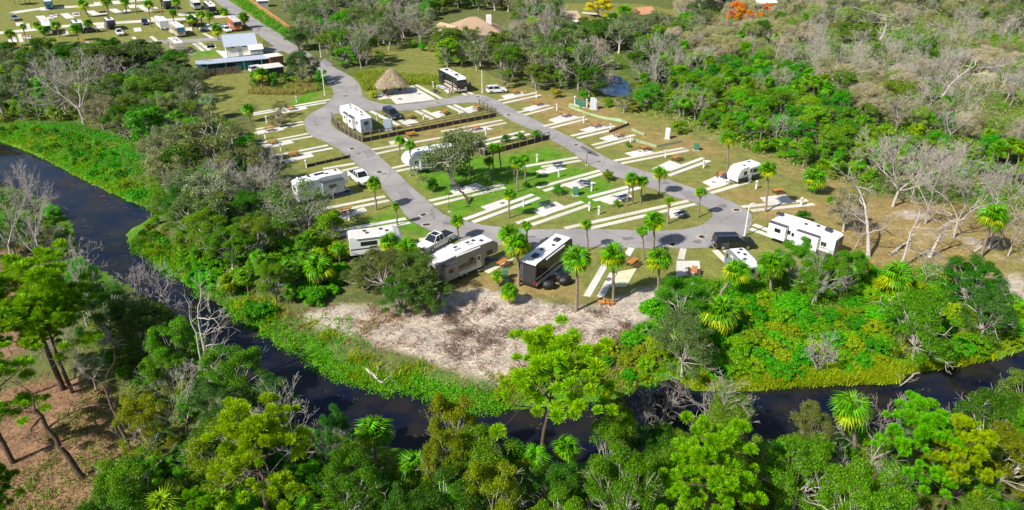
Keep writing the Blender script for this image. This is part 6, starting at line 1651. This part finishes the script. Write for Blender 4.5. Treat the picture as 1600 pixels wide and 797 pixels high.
# ------------------------------------------------------------------ woods: every tree an object of its own
PADE = [R_OUT0, POND]
EXCL = [R_OUT0, POND] + [xy(p) for p in [[(822,742),(858,742),(872,800),(806,800)],
  [(436,255),(560,245),(640,340),(660,395),(540,405),(535,392),(500,368),(462,350),(436,322)],[(1165,395),(1235,385),(1330,395),(1330,425),(1240,432),(1165,425)],
  [(332,70),(420,66),(455,110),(440,128),(290,126),(296,96)], [(668,30),(700,16),(800,20),(830,62),(790,80),(670,80)], [(868,22),(912,20),(916,56),(868,58)],[(995,12),(1030,10),(1032,52),(998,52)],
  [(1170,-2),(1216,-4),(1216,30),(1172,34)],[(534,56),(566,54),(566,88),(536,92)],[(880,0),(1070,6),(1060,44),(960,52),(880,36)], [(572,112),(700,108),(760,116),(760,135),(640,135),(575,140)],[(915,84),(1000,84),(1005,166),(930,166)],[(545,84),(640,74),(690,86),(690,108),(600,120)],
  [(1335,318),(1480,318),(1530,350),(1600,350),(1600,470),(1545,460),(1480,398),(1390,410),(1335,395)], [(-200,-60),(330,-40),(330,60),(225,66),(130,58),(60,74),(-200,92)],[(400,-60),(330,-60),(372,60),(470,90),(480,70)],
  [(280,118),(420,112),(395,118),(395,142),(300,142)], [(300,150),(395,143),(506,139),(512,126),(520,126),(520,160),(400,190),(345,198),(300,185)], [(0,590),(150,575),(220,650),(200,740),(150,800),(-100,900),(-100,600)]]]
LAWN_CORE = xy([(398,165),(520,150),(566,160),(700,118),(770,120),(800,140),(860,152),(928,164),(985,184),(1045,200),(1095,222),(1180,270),(1285,306),(1320,335),(1325,392),(1190,405),(1185,432),(1085,440),(1040,432),(1000,452),(1030,470),(1000,530),(900,560),(750,580),(560,545),(500,500),(600,480),(690,455),(560,405),(520,370),(512,310),(450,270),(410,238)])
BAND = xy([(-60,190),(0,193),(100,195),(160,204),(215,230),(262,300),(250,330),(200,318),(130,284),(60,248),(-60,218)])
def allowed(C, band=False, ex=None):
    X = C[:, 0]; Y = C[:, 1]; k = (sdist(CREEK, X, Y) > 1.2) & ~inside(LAWN_CORE, X, Y)
    for e in (EXCL if ex is None else ex): k &= ~inside(e, X, Y)
    if not band: k &= ~inside(BAND, X, Y)
    return k & (edge_dist(R_OUT0, X, Y) > 1.5)
LM = [(74,6,'the teal bus'),(190,55,'the far white truck'),(373,80,'the metal roofed building'),(360,110,'the teal shed'),(130,190,'the huge pale bare tree'),(240,228,'the bright leafy tree'),(20,210,'the far left bank'),(250,330,'the creek inlet'),(350,260,'the large grey green oak'),(430,400,'the west bank'),(585,378,'the dusty trailer'),(500,285,'the grey fifth wheel'),(328,600,'the silvery snag'),(100,606,'the twin trunk pines'),(838,740,'the tall spreading pine'),(428,800,'the rounded pine'),(600,760,'the lower creek bend'),(1092,830,'the broad bright pine'),(1400,780,'the bright pine crown'),(1334,700,'the yellow skirted palm'),(1020,700,'the slender white tree'),(1118,688,'the curly pale tree'),(1290,575,'the radiating bare bush'),(1430,545,'the layered frond mound'),(1160,415,'the silver trailer'),(1260,380,'the long white trailer'),(1395,318,'the wide bare tree'),(1357,402,'the forked white trunk'),(1160,275,'the small white trailer'),(1042,215,'the white cabinet'),(955,135,'the blue pond'),(926,170,'the grey cabinets'),(742,64,'the brown roofed house'),(712,140,'the beige black motorhome'),(613,145,'the thatched hut'),(550,78,'the white gabled shed'),(900,46,'the pale porch'),(975,35,'the lone fan palm'),(1012,34,'the red walled shed'),(1160,45,'the orange vines'),(1190,19,'the white cottage'),(1300,145,'the tall east bare tree'),(1468,155,'the forked east trunk'),(1370,66,'the far pale tree'),(1505,470,'the dense dark tree'),(1580,250,'the right picture edge'),(1585,20,'the top right corner'),(460,80,'the entrance road'),(1080,480,'the bright bank tree'),(1570,760,'the lower right corner'),(840,-10,'the top edge')]
SEEN = set()
def where(words, short, x, y):
    px, py = pix(x, y); L_ = sorted((math.hypot(px-a, (py-b_)*1.8), a, b_, w) for a, b_, w in LM)
    for _, a, b_, w in L_[:2]:
        dx, dy = px-a, (py-b_)*1.8
        h_ = 'left' if dx < 0 else 'right'; v_ = 'behind' if dy < 0 else 'in front'
        d_ = f'{h_} of' if abs(dx) > 2.2*abs(dy) else (('behind' if dy < 0 else 'in front of') if abs(dy) > 2.2*abs(dx) else f'{v_} and {h_} of')
        for q in (words, short):
            s_ = f'{q} {d_} {w}'
            if s_ not in SEEN: SEEN.add(s_); return s_
    s_ = f'{short} between {L_[0][3]} and {L_[1][3]}'; SEEN.add(s_); return s_
CA = [np.array(OCC, float).reshape(-1, 3)]
PLACED = [tuple(o) for o in OCC]
def woods(name, poly, phrase, spacing, mix, tries, seed, limit=400, hs=(.75, 1.3)):
    """mix: kind -> weight; points kept apart by spacing; the nearest ground is filled first"""
    rng = np.random.default_rng(seed); Q = np.array(xy(poly)); lo = Q.min(0); hi = Q.max(0)
    hi = np.minimum(hi, [230, 335]); lo = np.maximum(lo, [-230, 40])
    C = rng.random((tries, 2))*(hi-lo)+lo
    C = C[inside([tuple(q) for q in Q], C[:, 0], C[:, 1])]
    kinds = list(mix); w = np.array([mix[k] for k in kinds], float); w /= w.sum(); n = 0
    OK = allowed(C, name == 'left thicket', PADE if name == 'pad edge brush' else None)
    for i_, (x, y) in enumerate(C):
        if n >= limit: break
        if not OK[i_]: continue
        if abs(x) > 30 + y*.72: continue
        # patches of one kind: pick by slow noise so that stands form
        u = float(fbm(np.array([x+seed*37.]), np.array([y-seed*11.]), 26)[0]); u = np.clip((u-.5)*2.2+.5+rng.normal(0, .20), 0, .999)
        k = kinds[int(np.searchsorted(np.cumsum(w), u))]
        if COUNT.get(NAMES[k], 0) + (80 if k == 'palm' else 40 if k == 'nshrub' else 5) >= 300:
            k = 'vine' if k in ('shrub', 'nshrub') and COUNT.get('vine_mound', 0) < 295 else None
            if k is None: continue
        rad = spacing*(.62 if k in ('shrub', 'nshrub', 'bush', 'palm', 'vine') else 1.0)*rng.uniform(.8, 1.2)
        A = np.array(PLACED)
        if len(A) and (np.hypot(A[:, 0]-x, A[:, 1]-y) < (A[:, 2]+rad*.5)).any(): continue
        f = rng.uniform(*hs)*(.72 if k == 'palm' and y < 110 else 1); H0, R0 = NOM[k]
        cols = COLS.get(k); ci = rng.integers(0, len(cols)) if cols else 0
        c_ = None; adj = ''
        if cols:
            c0 = cols[ci]; b_ = rng.uniform(.8, 1.22); c_ = (c0[0]*b_*(rng.uniform(.8, 1.08) if k != 'twig' else 1), c0[1]*b_, c0[2]*b_)
            adj = 'yellow green' if c_[0] > c_[1]*.7 else 'deep green' if c_[1] < .18 else 'bright green' if c_[1] > .28 else 'green'
            if k == 'mossy': adj = 'grey green'
            if k == 'twig': adj = ''
        size = 'tall' if f > 1.1 else 'low' if f < .9 else 'mid sized'
        kind_w = {'oak': 'oak', 'mossy': 'moss hung oak', 'twig': 'tan twiggy tree', 'vine': 'vine mound', 'bigbare': 'leafless tree', 'leafy': 'leafy tree', 'near': 'broadleaf tree', 'shrub': 'shrub', 'nshrub': 'leafy shrub', 'bare': 'grey leafless tree', 'bush': 'grey bare bush', 'snag': 'pale dead tree', 'palm': 'sabal palm', 'pine': 'pine'}[k]
        plant(k, float(x), float(y), H0*f, R0*f*rng.uniform(.85, 1.2), where(f'{size} {adj} {kind_w}'.replace('  ', ' '), f'{adj} {kind_w}'.strip(), x, y), f'{CATS[k]}s {phrase}', c_, rng)
        PLACED.append((x, y, rad*.5)); n += 1
    print(name, n)
woods('top', [(700,-44),(1235,-44),(1220,0),(1090,26),(1060,0),(880,-4),(840,8),(800,10)], 'along the top edge', 4, {'oak': .5, 'mossy': .3, 'leafy': .2}, 4000, 10)
woods('clearing edge', [(868,50),(905,60),(960,52),(1060,44),(1090,30),(1100,60),(1010,75),(990,80),(900,75)], 'below the north clearing', 3.6, {'oak': .4, 'leafy': .35, 'mossy': .25}, 2500, 15, 40, hs=(.55, .9))
woods('road fork', [(396,116),(420,128),(500,124),(506,138),(470,142),(400,142)], 'between the sheds and the west lawn', 2.4, {'leafy': .4, 'shrub': .4, 'oak': .2}, 900, 16, 24, hs=(.35, .65))
woods('left thicket', [(-60,198),(60,204),(110,212),(190,245),(240,300),(245,318),(200,310),(130,276),(60,240),(0,216),(-60,205)], 'on the bright left bank', 2.3, {'nshrub': .5, 'vine': .5}, 1500, 17, 60, hs=(.3, .6))
woods('west bank', [(212,360),(245,345),(280,390),(345,455),(420,498),(450,528),(500,560),(560,590),(640,598),(620,604),(560,596),(495,572),(440,540),(370,492),(275,426),(225,392)], 'along the west bank', 2.0, {'nshrub': .55, 'vine': .45}, 1800, 18, 60, hs=(.25, .5))
woods('foreground', [(300,650),(385,665),(450,682),(540,706),(620,730),(700,745),(780,757),(880,758),(980,746),(1080,730),(1180,712),(1290,700),(1380,690),(1500,676),(1620,650),(1760,640),(1900,900),(1700,1100),(100,1100),(180,830),(240,680)], 'in the foreground woods', 2.5, {'palm': .07, 'near': .34, 'nshrub': .50, 'bare': .09}, 14000, 1, hs=(.5, .95))
woods('left bank', [(150,560),(120,460),(110,425),(150,452),(200,478),(262,510),(300,545),(345,590),(385,632),(300,660),(230,640),(215,600)], 'on the left bank', 3.0, {'near': .5, 'nshrub': .4, 'bare': .1}, 2500, 2, hs=(.5, .9))
woods('left edge', [(-120,286),(34,304),(80,326),(108,358),(118,396),(130,440),(110,560),(60,560),(0,480),(-120,480)], 'at the left edge', 3, {'nshrub': .5, 'bush': .15, 'near': .15, 'bare': .2}, 1200, 3, hs=(.5, .9))
woods('right bank', [(1000,520),(1030,470),(1100,448),(1180,455),(1240,440),(1330,430),(1420,432),(1470,425),(1540,420),(1560,470),(1640,500),(1620,535),(1560,550),(1480,560),(1410,568),(1250,580),(1090,588),(1040,572)], 'on the brushy right bank', 2.5, {'nshrub': .52, 'vine': .30, 'near': .11, 'bush': .07}, 5200, 4, hs=(.4, .85))
woods('west brush', [(260,345),(300,330),(400,290),(440,300),(515,345),(525,395),(545,430),(520,470),(430,480),(390,495),(350,475),(290,430),(240,400),(212,378)], 'in the west brush', 2.6, {'palm': .03, 'nshrub': .30, 'near': .34, 'mossy': .12, 'leafy': .12, 'bare': .09}, 4500, 5, hs=(.5, 1.0))
woods('north west', [(-140,112),(60,104),(130,100),(225,100),(270,116),(292,138),(330,155),(335,190),(345,215),(385,242),(412,275),(430,298),(400,296),(300,330),(245,322),(190,262),(110,225),(0,200),(-140,190)], 'in the north west belt', 3.5, {'oak': .46, 'mossy': .18, 'leafy': .16, 'bare': .07, 'palm': .05, 'shrub': .08}, 7000, 6, hs=(.55, 1.0))
woods('north oaks', [(400,-40),(440,25),(478,72),(540,98),(580,115),(650,110),(700,108),(770,112),(800,134),(860,144),(925,158),(960,155),(1000,150),(1010,100),(985,66),(930,62),(870,60),(860,20),(830,0),(760,-40)], 'in the north oak wood', 4.4, {'oak': .34, 'mossy': .34, 'bare': .14, 'leafy': .15, 'shrub': .03}, 12000, 7, hs=(.75, 1.2))
woods('bank middle', [(880,575),(940,545),(1000,520),(1040,560),(1040,582),(1000,598),(940,618),(880,622),(780,630),(780,610)], 'on the bank below the sand', 2.2, {'nshrub': .45, 'vine': .55}, 900, 14, 60, hs=(.3, .6))
woods('pad edge brush', [(450,330),(490,338),(528,366),(530,392),(500,380),(462,356)], 'between the west brush and the pads', 1.8, {'nshrub': .8, 'bush': .2}, 500, 19, 16, hs=(.45, .8))
woods('east vines', [(965,155),(1000,105),(1060,95),(1160,105),(1270,130),(1330,200),(1400,235),(1560,250),(1700,250),(1700,345),(1590,330),(1500,300),(1420,275),(1340,285),(1290,280),(1240,256),(1150,226),(1100,203),(1045,186),(985,172)], 'in the green east tangle', 2.5, {'vine': .34, 'palm': .14, 'bare': .05, 'shrub': .22, 'leafy': .25}, 14000, 8, 420, hs=(.45, .85))
woods('east woods', [(985,120),(1010,60),(1090,45),(1220,40),(1450,50),(1750,60),(1700,262),(1450,232),(1340,200),(1270,130),(1150,105),(1060,95),(1000,105)], 'in the east woods', 3.2, {'leafy': .20, 'twig': .10, 'palm': .28, 'bare': .04, 'oak': .08, 'shrub': .15, 'vine': .15}, 16000, 9, 560, hs=(.5, .9))
woods('east far', [(1010,60),(1100,0),(1220,-10),(1230,-45),(1750,-45),(1750,60),(1450,50),(1220,40),(1090,45)], 'in the far east woods', 4.2, {'mossy': .14, 'twig': .40, 'palm': .16, 'bare': .10, 'oak': .10, 'shrub': .10}, 12000, 11, 330, hs=(.6, 1.1))
print(COUNT, 'placed', len(PLACED))

# ------------------------------------------------------------------ what nobody could count: ground cover, bank herbs, reeds, twigs
def cover(name, P3, per, rad, hgt, size, col, asp=.5, seed=0, up=.4, blades=False):
    rng = np.random.default_rng(seed); n = len(P3)
    if n == 0: return
    hgt0 = hgt; idx = np.repeat(np.arange(n), per); k = len(idx)
    if name.startswith(('bank', 'creek')): hgt = (hgt*(.35+1.5*np.clip(fbm(P3[:, 0], P3[:, 1], 2.6)-.25, 0, 1)))[idx]
    off = rng.normal(0, 1, (k, 2))*rad*.5; f = rng.random(k)
    C = np.concatenate([P3[idx, :2]+off, (P3[idx, 2]+hgt*f*np.exp(-(off**2).sum(1)/(rad*rad)))[:, None]], 1)
    if blades:
        d = np.stack([rng.normal(0, .35, k), rng.normal(0, .35, k), np.ones(k)], 1); a = rng.random(k)*2*PI
        s = np.stack([np.cos(a), np.sin(a), np.zeros(k)], 1)*size*.06; ln = (hgt*rng.uniform(.5, 1.2, k))[:, None]
        b0 = np.concatenate([P3[idx, :2]+off, P3[idx, 2:3]-.05], 1)
        Q = np.stack([b0-s, b0+s, b0+d*ln+s*.3, b0+d*ln-s*.3], 1)
    else:
        N_ = np.stack([off[:, 0]/rad, off[:, 1]/rad, np.full(k, up+.4)], 1); Q = leaf_quads(C, N_, size, asp, rng)
    me_ = quads_mesh(name, Q, LEAF, np.clip(rng.random(k)*.6 + (idx*.618 % 1)*.4, 0, 1))
    o = bpy.data.objects.new(name, me_); o.color = (*[min(.6, c_*1.4) for c_ in col], 1); put(o, kind='stuff'); o['label'] = name.replace('_', ' ')
def spots(poly, n, seed, fn=None, wet=.2):
    rng = np.random.default_rng(seed); Q = np.array(xy(poly) if isinstance(poly, list) and len(poly[0]) == 2 else poly); lo = Q.min(0); hi = Q.max(0)
    lo = np.maximum(lo, [-230, 38]); hi = np.minimum(hi, [230, 330])
    C = rng.random((n, 2))*(hi-lo)+lo; k = inside([tuple(q) for q in Q], C[:, 0], C[:, 1]); C = C[k]
    k = (np.abs(C[:, 0]) < 30+C[:, 1]*.74); C = C[k]
    d = sdist(CREEK, C[:, 0], C[:, 1]); k = d > wet
    if fn is not None: k &= fn(C, d)
    C = C[k]
    return np.concatenate([C, np.maximum(gz(C[:, 0], C[:, 1]), WZ)[:, None]], 1)
def clear(C, d):
    k = ~inside(LAWN_CORE, C[:, 0], C[:, 1])
    for e in EXCL: k &= ~inside(e, C[:, 0], C[:, 1])
    return k
FARBANK = [(-220,150),(60,200),(250,290),(430,290),(520,310),(560,420),(700,450),(1040,430),(1330,380),(1900,400),(1900,560),(1620,545),(1400,600),(1040,602),(940,630),(760,645),(660,622),(560,606),(440,548),(360,505),(200,380),(240,335),(60,250),(-220,200)]
bankfn = lambda lo, hi, t, s: (lambda C, d: (d > lo) & (d < hi) & (fbm(C[:, 0], C[:, 1], 7+s) > t))
cover('bank_herbs', spots(FARBANK, 60000, 21, lambda C, d: (d > .3) & (d < 3.6) & (fbm(C[:, 0], C[:, 1], 7) > .44) & ~((inside(LAWN_CORE, C[:, 0], C[:, 1])) & (d > 4))), 16, .5, .7, .15, (.045, .26, .012), .6, 31)
cover('bank_grass', spots(FARBANK, 60000, 22, lambda C, d: (d > .1) & (d < 4) & (fbm(C[:, 0], C[:, 1], 7) < .52) & ~((inside(LAWN_CORE, C[:, 0], C[:, 1])) & (d > 3.5))), 12, .5, .9, .9, (.22, .27, .03), seed=32, blades=True)
REEDS = [(1040,590),(1100,575),(1250,572),(1400,560),(1560,540),(1560,560),(1480,575),(1415,590),(1400,600),(1250,608),(1090,606)]
cover('bank_reeds', spots(REEDS, 16000, 23), 14, .45, .9, .8, (.24, .30, .045), seed=33, blades=True)
LB = [(-220,176),(0,190),(110,196),(180,210),(225,240),(262,300),(254,326),(200,315),(130,282),(60,246),(0,222),(-220,190)]
cover('bank_thicket', spots(LB, 16000, 24, lambda C, d: fbm(C[:, 0], C[:, 1], 9) > .42), 22, .6, 1.5, .19, (.045, .27, .010), .6, 34)
cover('bank_thicket', spots(LB, 12000, 94, lambda C, d: fbm(C[:, 0], C[:, 1], 9) < .46), 20, .6, 1.3, .2, (.11, .25, .012), .6, 95)
LB2 = [(205,362),(245,335),(300,330),(420,400),(440,470),(520,490),(600,555),(720,590),(1000,560),(1030,590),(940,628),(760,640),(600,605),(500,575),(400,508),(270,430),(200,385)]
cover('creek_edge_plants', spots(LB2, 30000, 25, lambda C, d: (d < 2.1+2.5*np.clip(fbm(C[:, 0], C[:, 1], 5)-.5, 0, 1)*2) & (fbm(C[:, 0], C[:, 1], 6) > .36+.12*np.clip(-d, 0, 1)), -1.0), 18, .5, .8, .16, (.09, .26, .012), .6, 35)
EASTP = [(930,165),(985,120),(1010,40),(1230,-45),(1750,-45),(1700,345),(1560,345),(1400,305),(1290,284),(1150,228),(1045,190),(985,175)]
NWP = [(-140,95),(60,80),(225,72),(292,128),(345,200),(412,245),(470,292),(520,310),(545,420),(430,480),(350,470),(245,322),(110,225),(-140,190)]
FGP = [(120,440),(250,520),(385,640),(540,690),(780,736),(1080,718),(1380,684),(1620,640),(1900,900),(1700,1100),(100,1100),(220,800),(240,640),(150,560)]
RBP = [(1000,540),(1040,440),(1240,420),(1420,412),(1560,460),(1640,500),(1560,550),(1250,590),(1040,585)]
LEFTP = [(-30,290),(34,304),(84,326),(112,356),(124,396),(140,425),(200,475),(345,590),(300,640),(225,640),(205,600),(130,570),(60,560),(0,480),(-120,480),(-120,330)]
cover('underbrush', spots([(930,84),(1000,84),(1005,166),(985,152),(962,104)], 900, 110), 12, .6, .7, .24, (.09, .19, .02), .55, 111)
for i, (poly, n, per, rad, hg, sz, colr, t0, t1) in enumerate([
  (LEFTP, 4200, 12, .7, .7, .2, (.08, .15, .02), .35, 1), (LEFTP, 1800, 10, .7, .6, .2, (.20, .19, .05), .0, .5),
  (EASTP, 24000, 11, 1.1, 1.5, .36, (.10, .23, .016), .45, 1), (EASTP, 15000, 11, 1.1, 1.2, .38, (.21, .20, .09), .0, .50), (EASTP, 12000, 11, 1.2, 1.5, .38, (.06, .27, .014), .53, 1),
  (NWP, 9000, 12, 1.0, 1.3, .28, (.08, .16, .02), .0, .6), (NWP, 6000, 12, .9, 1.0, .28, (.15, .18, .03), .5, 1),
  (FGP, 12000, 14, .9, 1.2, .20, (.07, .16, .016), .0, .6), (FGP, 7000, 14, .8, 1.2, .19, (.16, .19, .02), .5, 1),
  (RBP, 4500, 18, .8, 1.2, .19, (.07, .26, .014), .36, 1), (RBP, 2500, 16, .8, 1.0, .19, (.20, .22, .05), .0, .5)]):
    fn = lambda C, d, a=t0, b_=t1, s_=i: clear(C, d) & (fbm(C[:, 0]+s_*13, C[:, 1], 15) >= a) & (fbm(C[:, 0]+s_*13, C[:, 1], 15) <= b_)
    cover('underbrush', spots(poly, n, 50+i, fn), per, rad, hg, sz, colr, .55, 60+i)
# roadside hedge along the entrance road, dry tall grass at the sheds and the hut
cover('thicket', spots(EASTP, 16000, 90, lambda C, d: clear(C, d) & (fbm(C[:, 0], C[:, 1], 21) > .54)), 10, 1.5, 2.6, 1.5, (.33, .30, .18), .035, 90, .1)
cover('thicket', spots([(1010,60),(1100,0),(1220,-10),(1230,-45),(1750,-45),(1750,60),(1450,50),(1220,40),(1090,45)], 3500, 91, clear), 9, 1.6, 2.6, 1.6, (.35, .32, .19), .04, 91, .1)
cover('thicket', spots([(1010,60),(1100,0),(1220,-10),(1230,-45),(1750,-45),(1750,60),(1450,50),(1220,40),(1090,45)], 6000, 92, clear), 9, 1.4, 1.8, .6, (.14, .17, .06), .5, 92)
FARP = [(985,120),(1010,60),(1100,0),(1220,-10),(1230,-45),(1750,-45),(1700,262),(1450,232),(1340,200),(1270,130),(1150,105),(1060,95),(1000,105)]
cover('scrub', spots(FARP, 6000, 120, lambda C, d: clear(C, d) & (fbm(C[:, 0]+40, C[:, 1], 17) > .50)), 16, 1.7, 2.6, .42, (.09, .24, .016), .55, 120)
cover('scrub', spots(FARP, 6000, 121, lambda C, d: clear(C, d) & (fbm(C[:, 0]+140, C[:, 1], 13) > .55)), 16, 1.5, 2.2, .40, (.16, .24, .03), .55, 121)
cover('hedge', spots([(352,-16),(372,-10),(402,14),(432,34),(462,58),(455,66),(430,50),(405,34),(368,6),(348,-8)], 5000, 71), 14, .6, 1.9, .4, (.06, .24, .014), .6, 71)
cover('tall_grass', spots([(395,128),(430,128),(500,126),(505,140),(470,148),(390,148)], 1300, 72), 12, .6, .9, 1.0, (.25, .23, .085), seed=72, blades=True)
cover('tall_grass', spots([(556,118),(580,112),(625,118),(700,122),(700,134),(645,132),(600,138),(572,142)], 3000, 73), 14, .6, 1.0, 1.2, (.20, .24, .05), seed=73, blades=True)
cover('twigs', spots([(700,490),(800,470),(960,480),(1000,520),(960,550),(820,570),(700,560)], 260, 74, lambda C, d: fbm(C[:, 0], C[:, 1], 6) > .48), 16, .9, .18, 1.5, (.10, .07, .055), .035, 74, 2.5)
cover('twigs', spots([(520,490),(700,470),(800,470),(960,480),(1000,520),(900,560),(740,580),(560,540)], 500, 77), 7, .7, .12, 1.1, (.24, .17, .13), .05, 77, 2.5)
cover('dry_weeds', spots([(440,480),(560,470),(640,500),(560,540),(470,535),(400,505)], 900, 75, lambda C, d: fbm(C[:, 0], C[:, 1], 5) > .47), 9, .5, .4, .8, (.26, .20, .11), seed=75, blades=True)
cover('bank_herbs', spots([(430,480),(560,500),(640,530),(560,545),(470,535),(400,505)], 420, 78, lambda C, d: fbm(C[:, 0]+9, C[:, 1], 5) > .56), 10, .5, .4, .2, (.06, .25, .014), .6, 78)
cover('dry_weeds', spots([(930,540),(1010,500),(1030,560),(980,600),(880,600),(760,590),(760,580),(900,565)], 1100, 76, lambda C, d: fbm(C[:, 0], C[:, 1], 5) > .45), 12, .5, .5, .7, (.24, .25, .08), seed=76, blades=True)

cover('litter_brush', spots([(-60,600),(60,580),(150,575),(215,640),(205,740),(150,860),(-80,900)], 2600, 79, lambda C, d: fbm(C[:, 0], C[:, 1], 8) > .52), 9, .6, .5, .22, (.10, .15, .025), .5, 79)
cover('litter_sticks', spots([(-60,600),(60,580),(150,575),(215,640),(205,740),(150,860),(-80,900)], 900, 80), 5, .8, .10, .9, (.20, .13, .085), .05, 80, 2.5)
cover('road_edge_grass', np.array([(x+random.gauss(0, .12), y+random.gauss(0, .12), .0) for poly in (R_OUT, R_IN) for a_, b_ in zip(poly, poly[1:]+poly[:1]) for k in range(3) for x, y in [(a_[0]+(b_[0]-a_[0])*random.random(), a_[1]+(b_[1]-a_[1])*random.random())]]), 5, .22, .14, .5, (.17, .19, .04), seed=81, blades=True)

cover('floating_weed', spots(FARBANK+[(1900,640),(760,770),(300,640),(100,420)], 26000, 97, lambda C, d: (d < -.1) & (d > -3.0) & (fbm(C[:, 0], C[:, 1], 3) > .56), -3), 4, .25, .02, .14, (.10, .13, .03), .7, 97, 3)
cover('floating_sticks', spots(FARBANK+[(1900,640),(760,770),(300,640),(100,420)], 1500, 98, lambda C, d: (d < -.2) & (d > -2.5), -3), 3, .4, .03, .7, (.30, .25, .19), .05, 98, 3)
_e = []
for a_, c_ in EDGES:
    for k in range(int((c_-a_).length*2.2)):
        t_ = random.random(); q_ = a_ + (c_-a_)*t_
        if fbm(np.array([q_.x]), np.array([q_.y]), 2.0)[0] > .42: _e.append((q_.x+random.gauss(0, .06), q_.y+random.gauss(0, .06), .0))
cover('pad_edge_grass', np.array(_e), 4, .16, .13, .5, (.15, .19, .035), seed=82, blades=True)
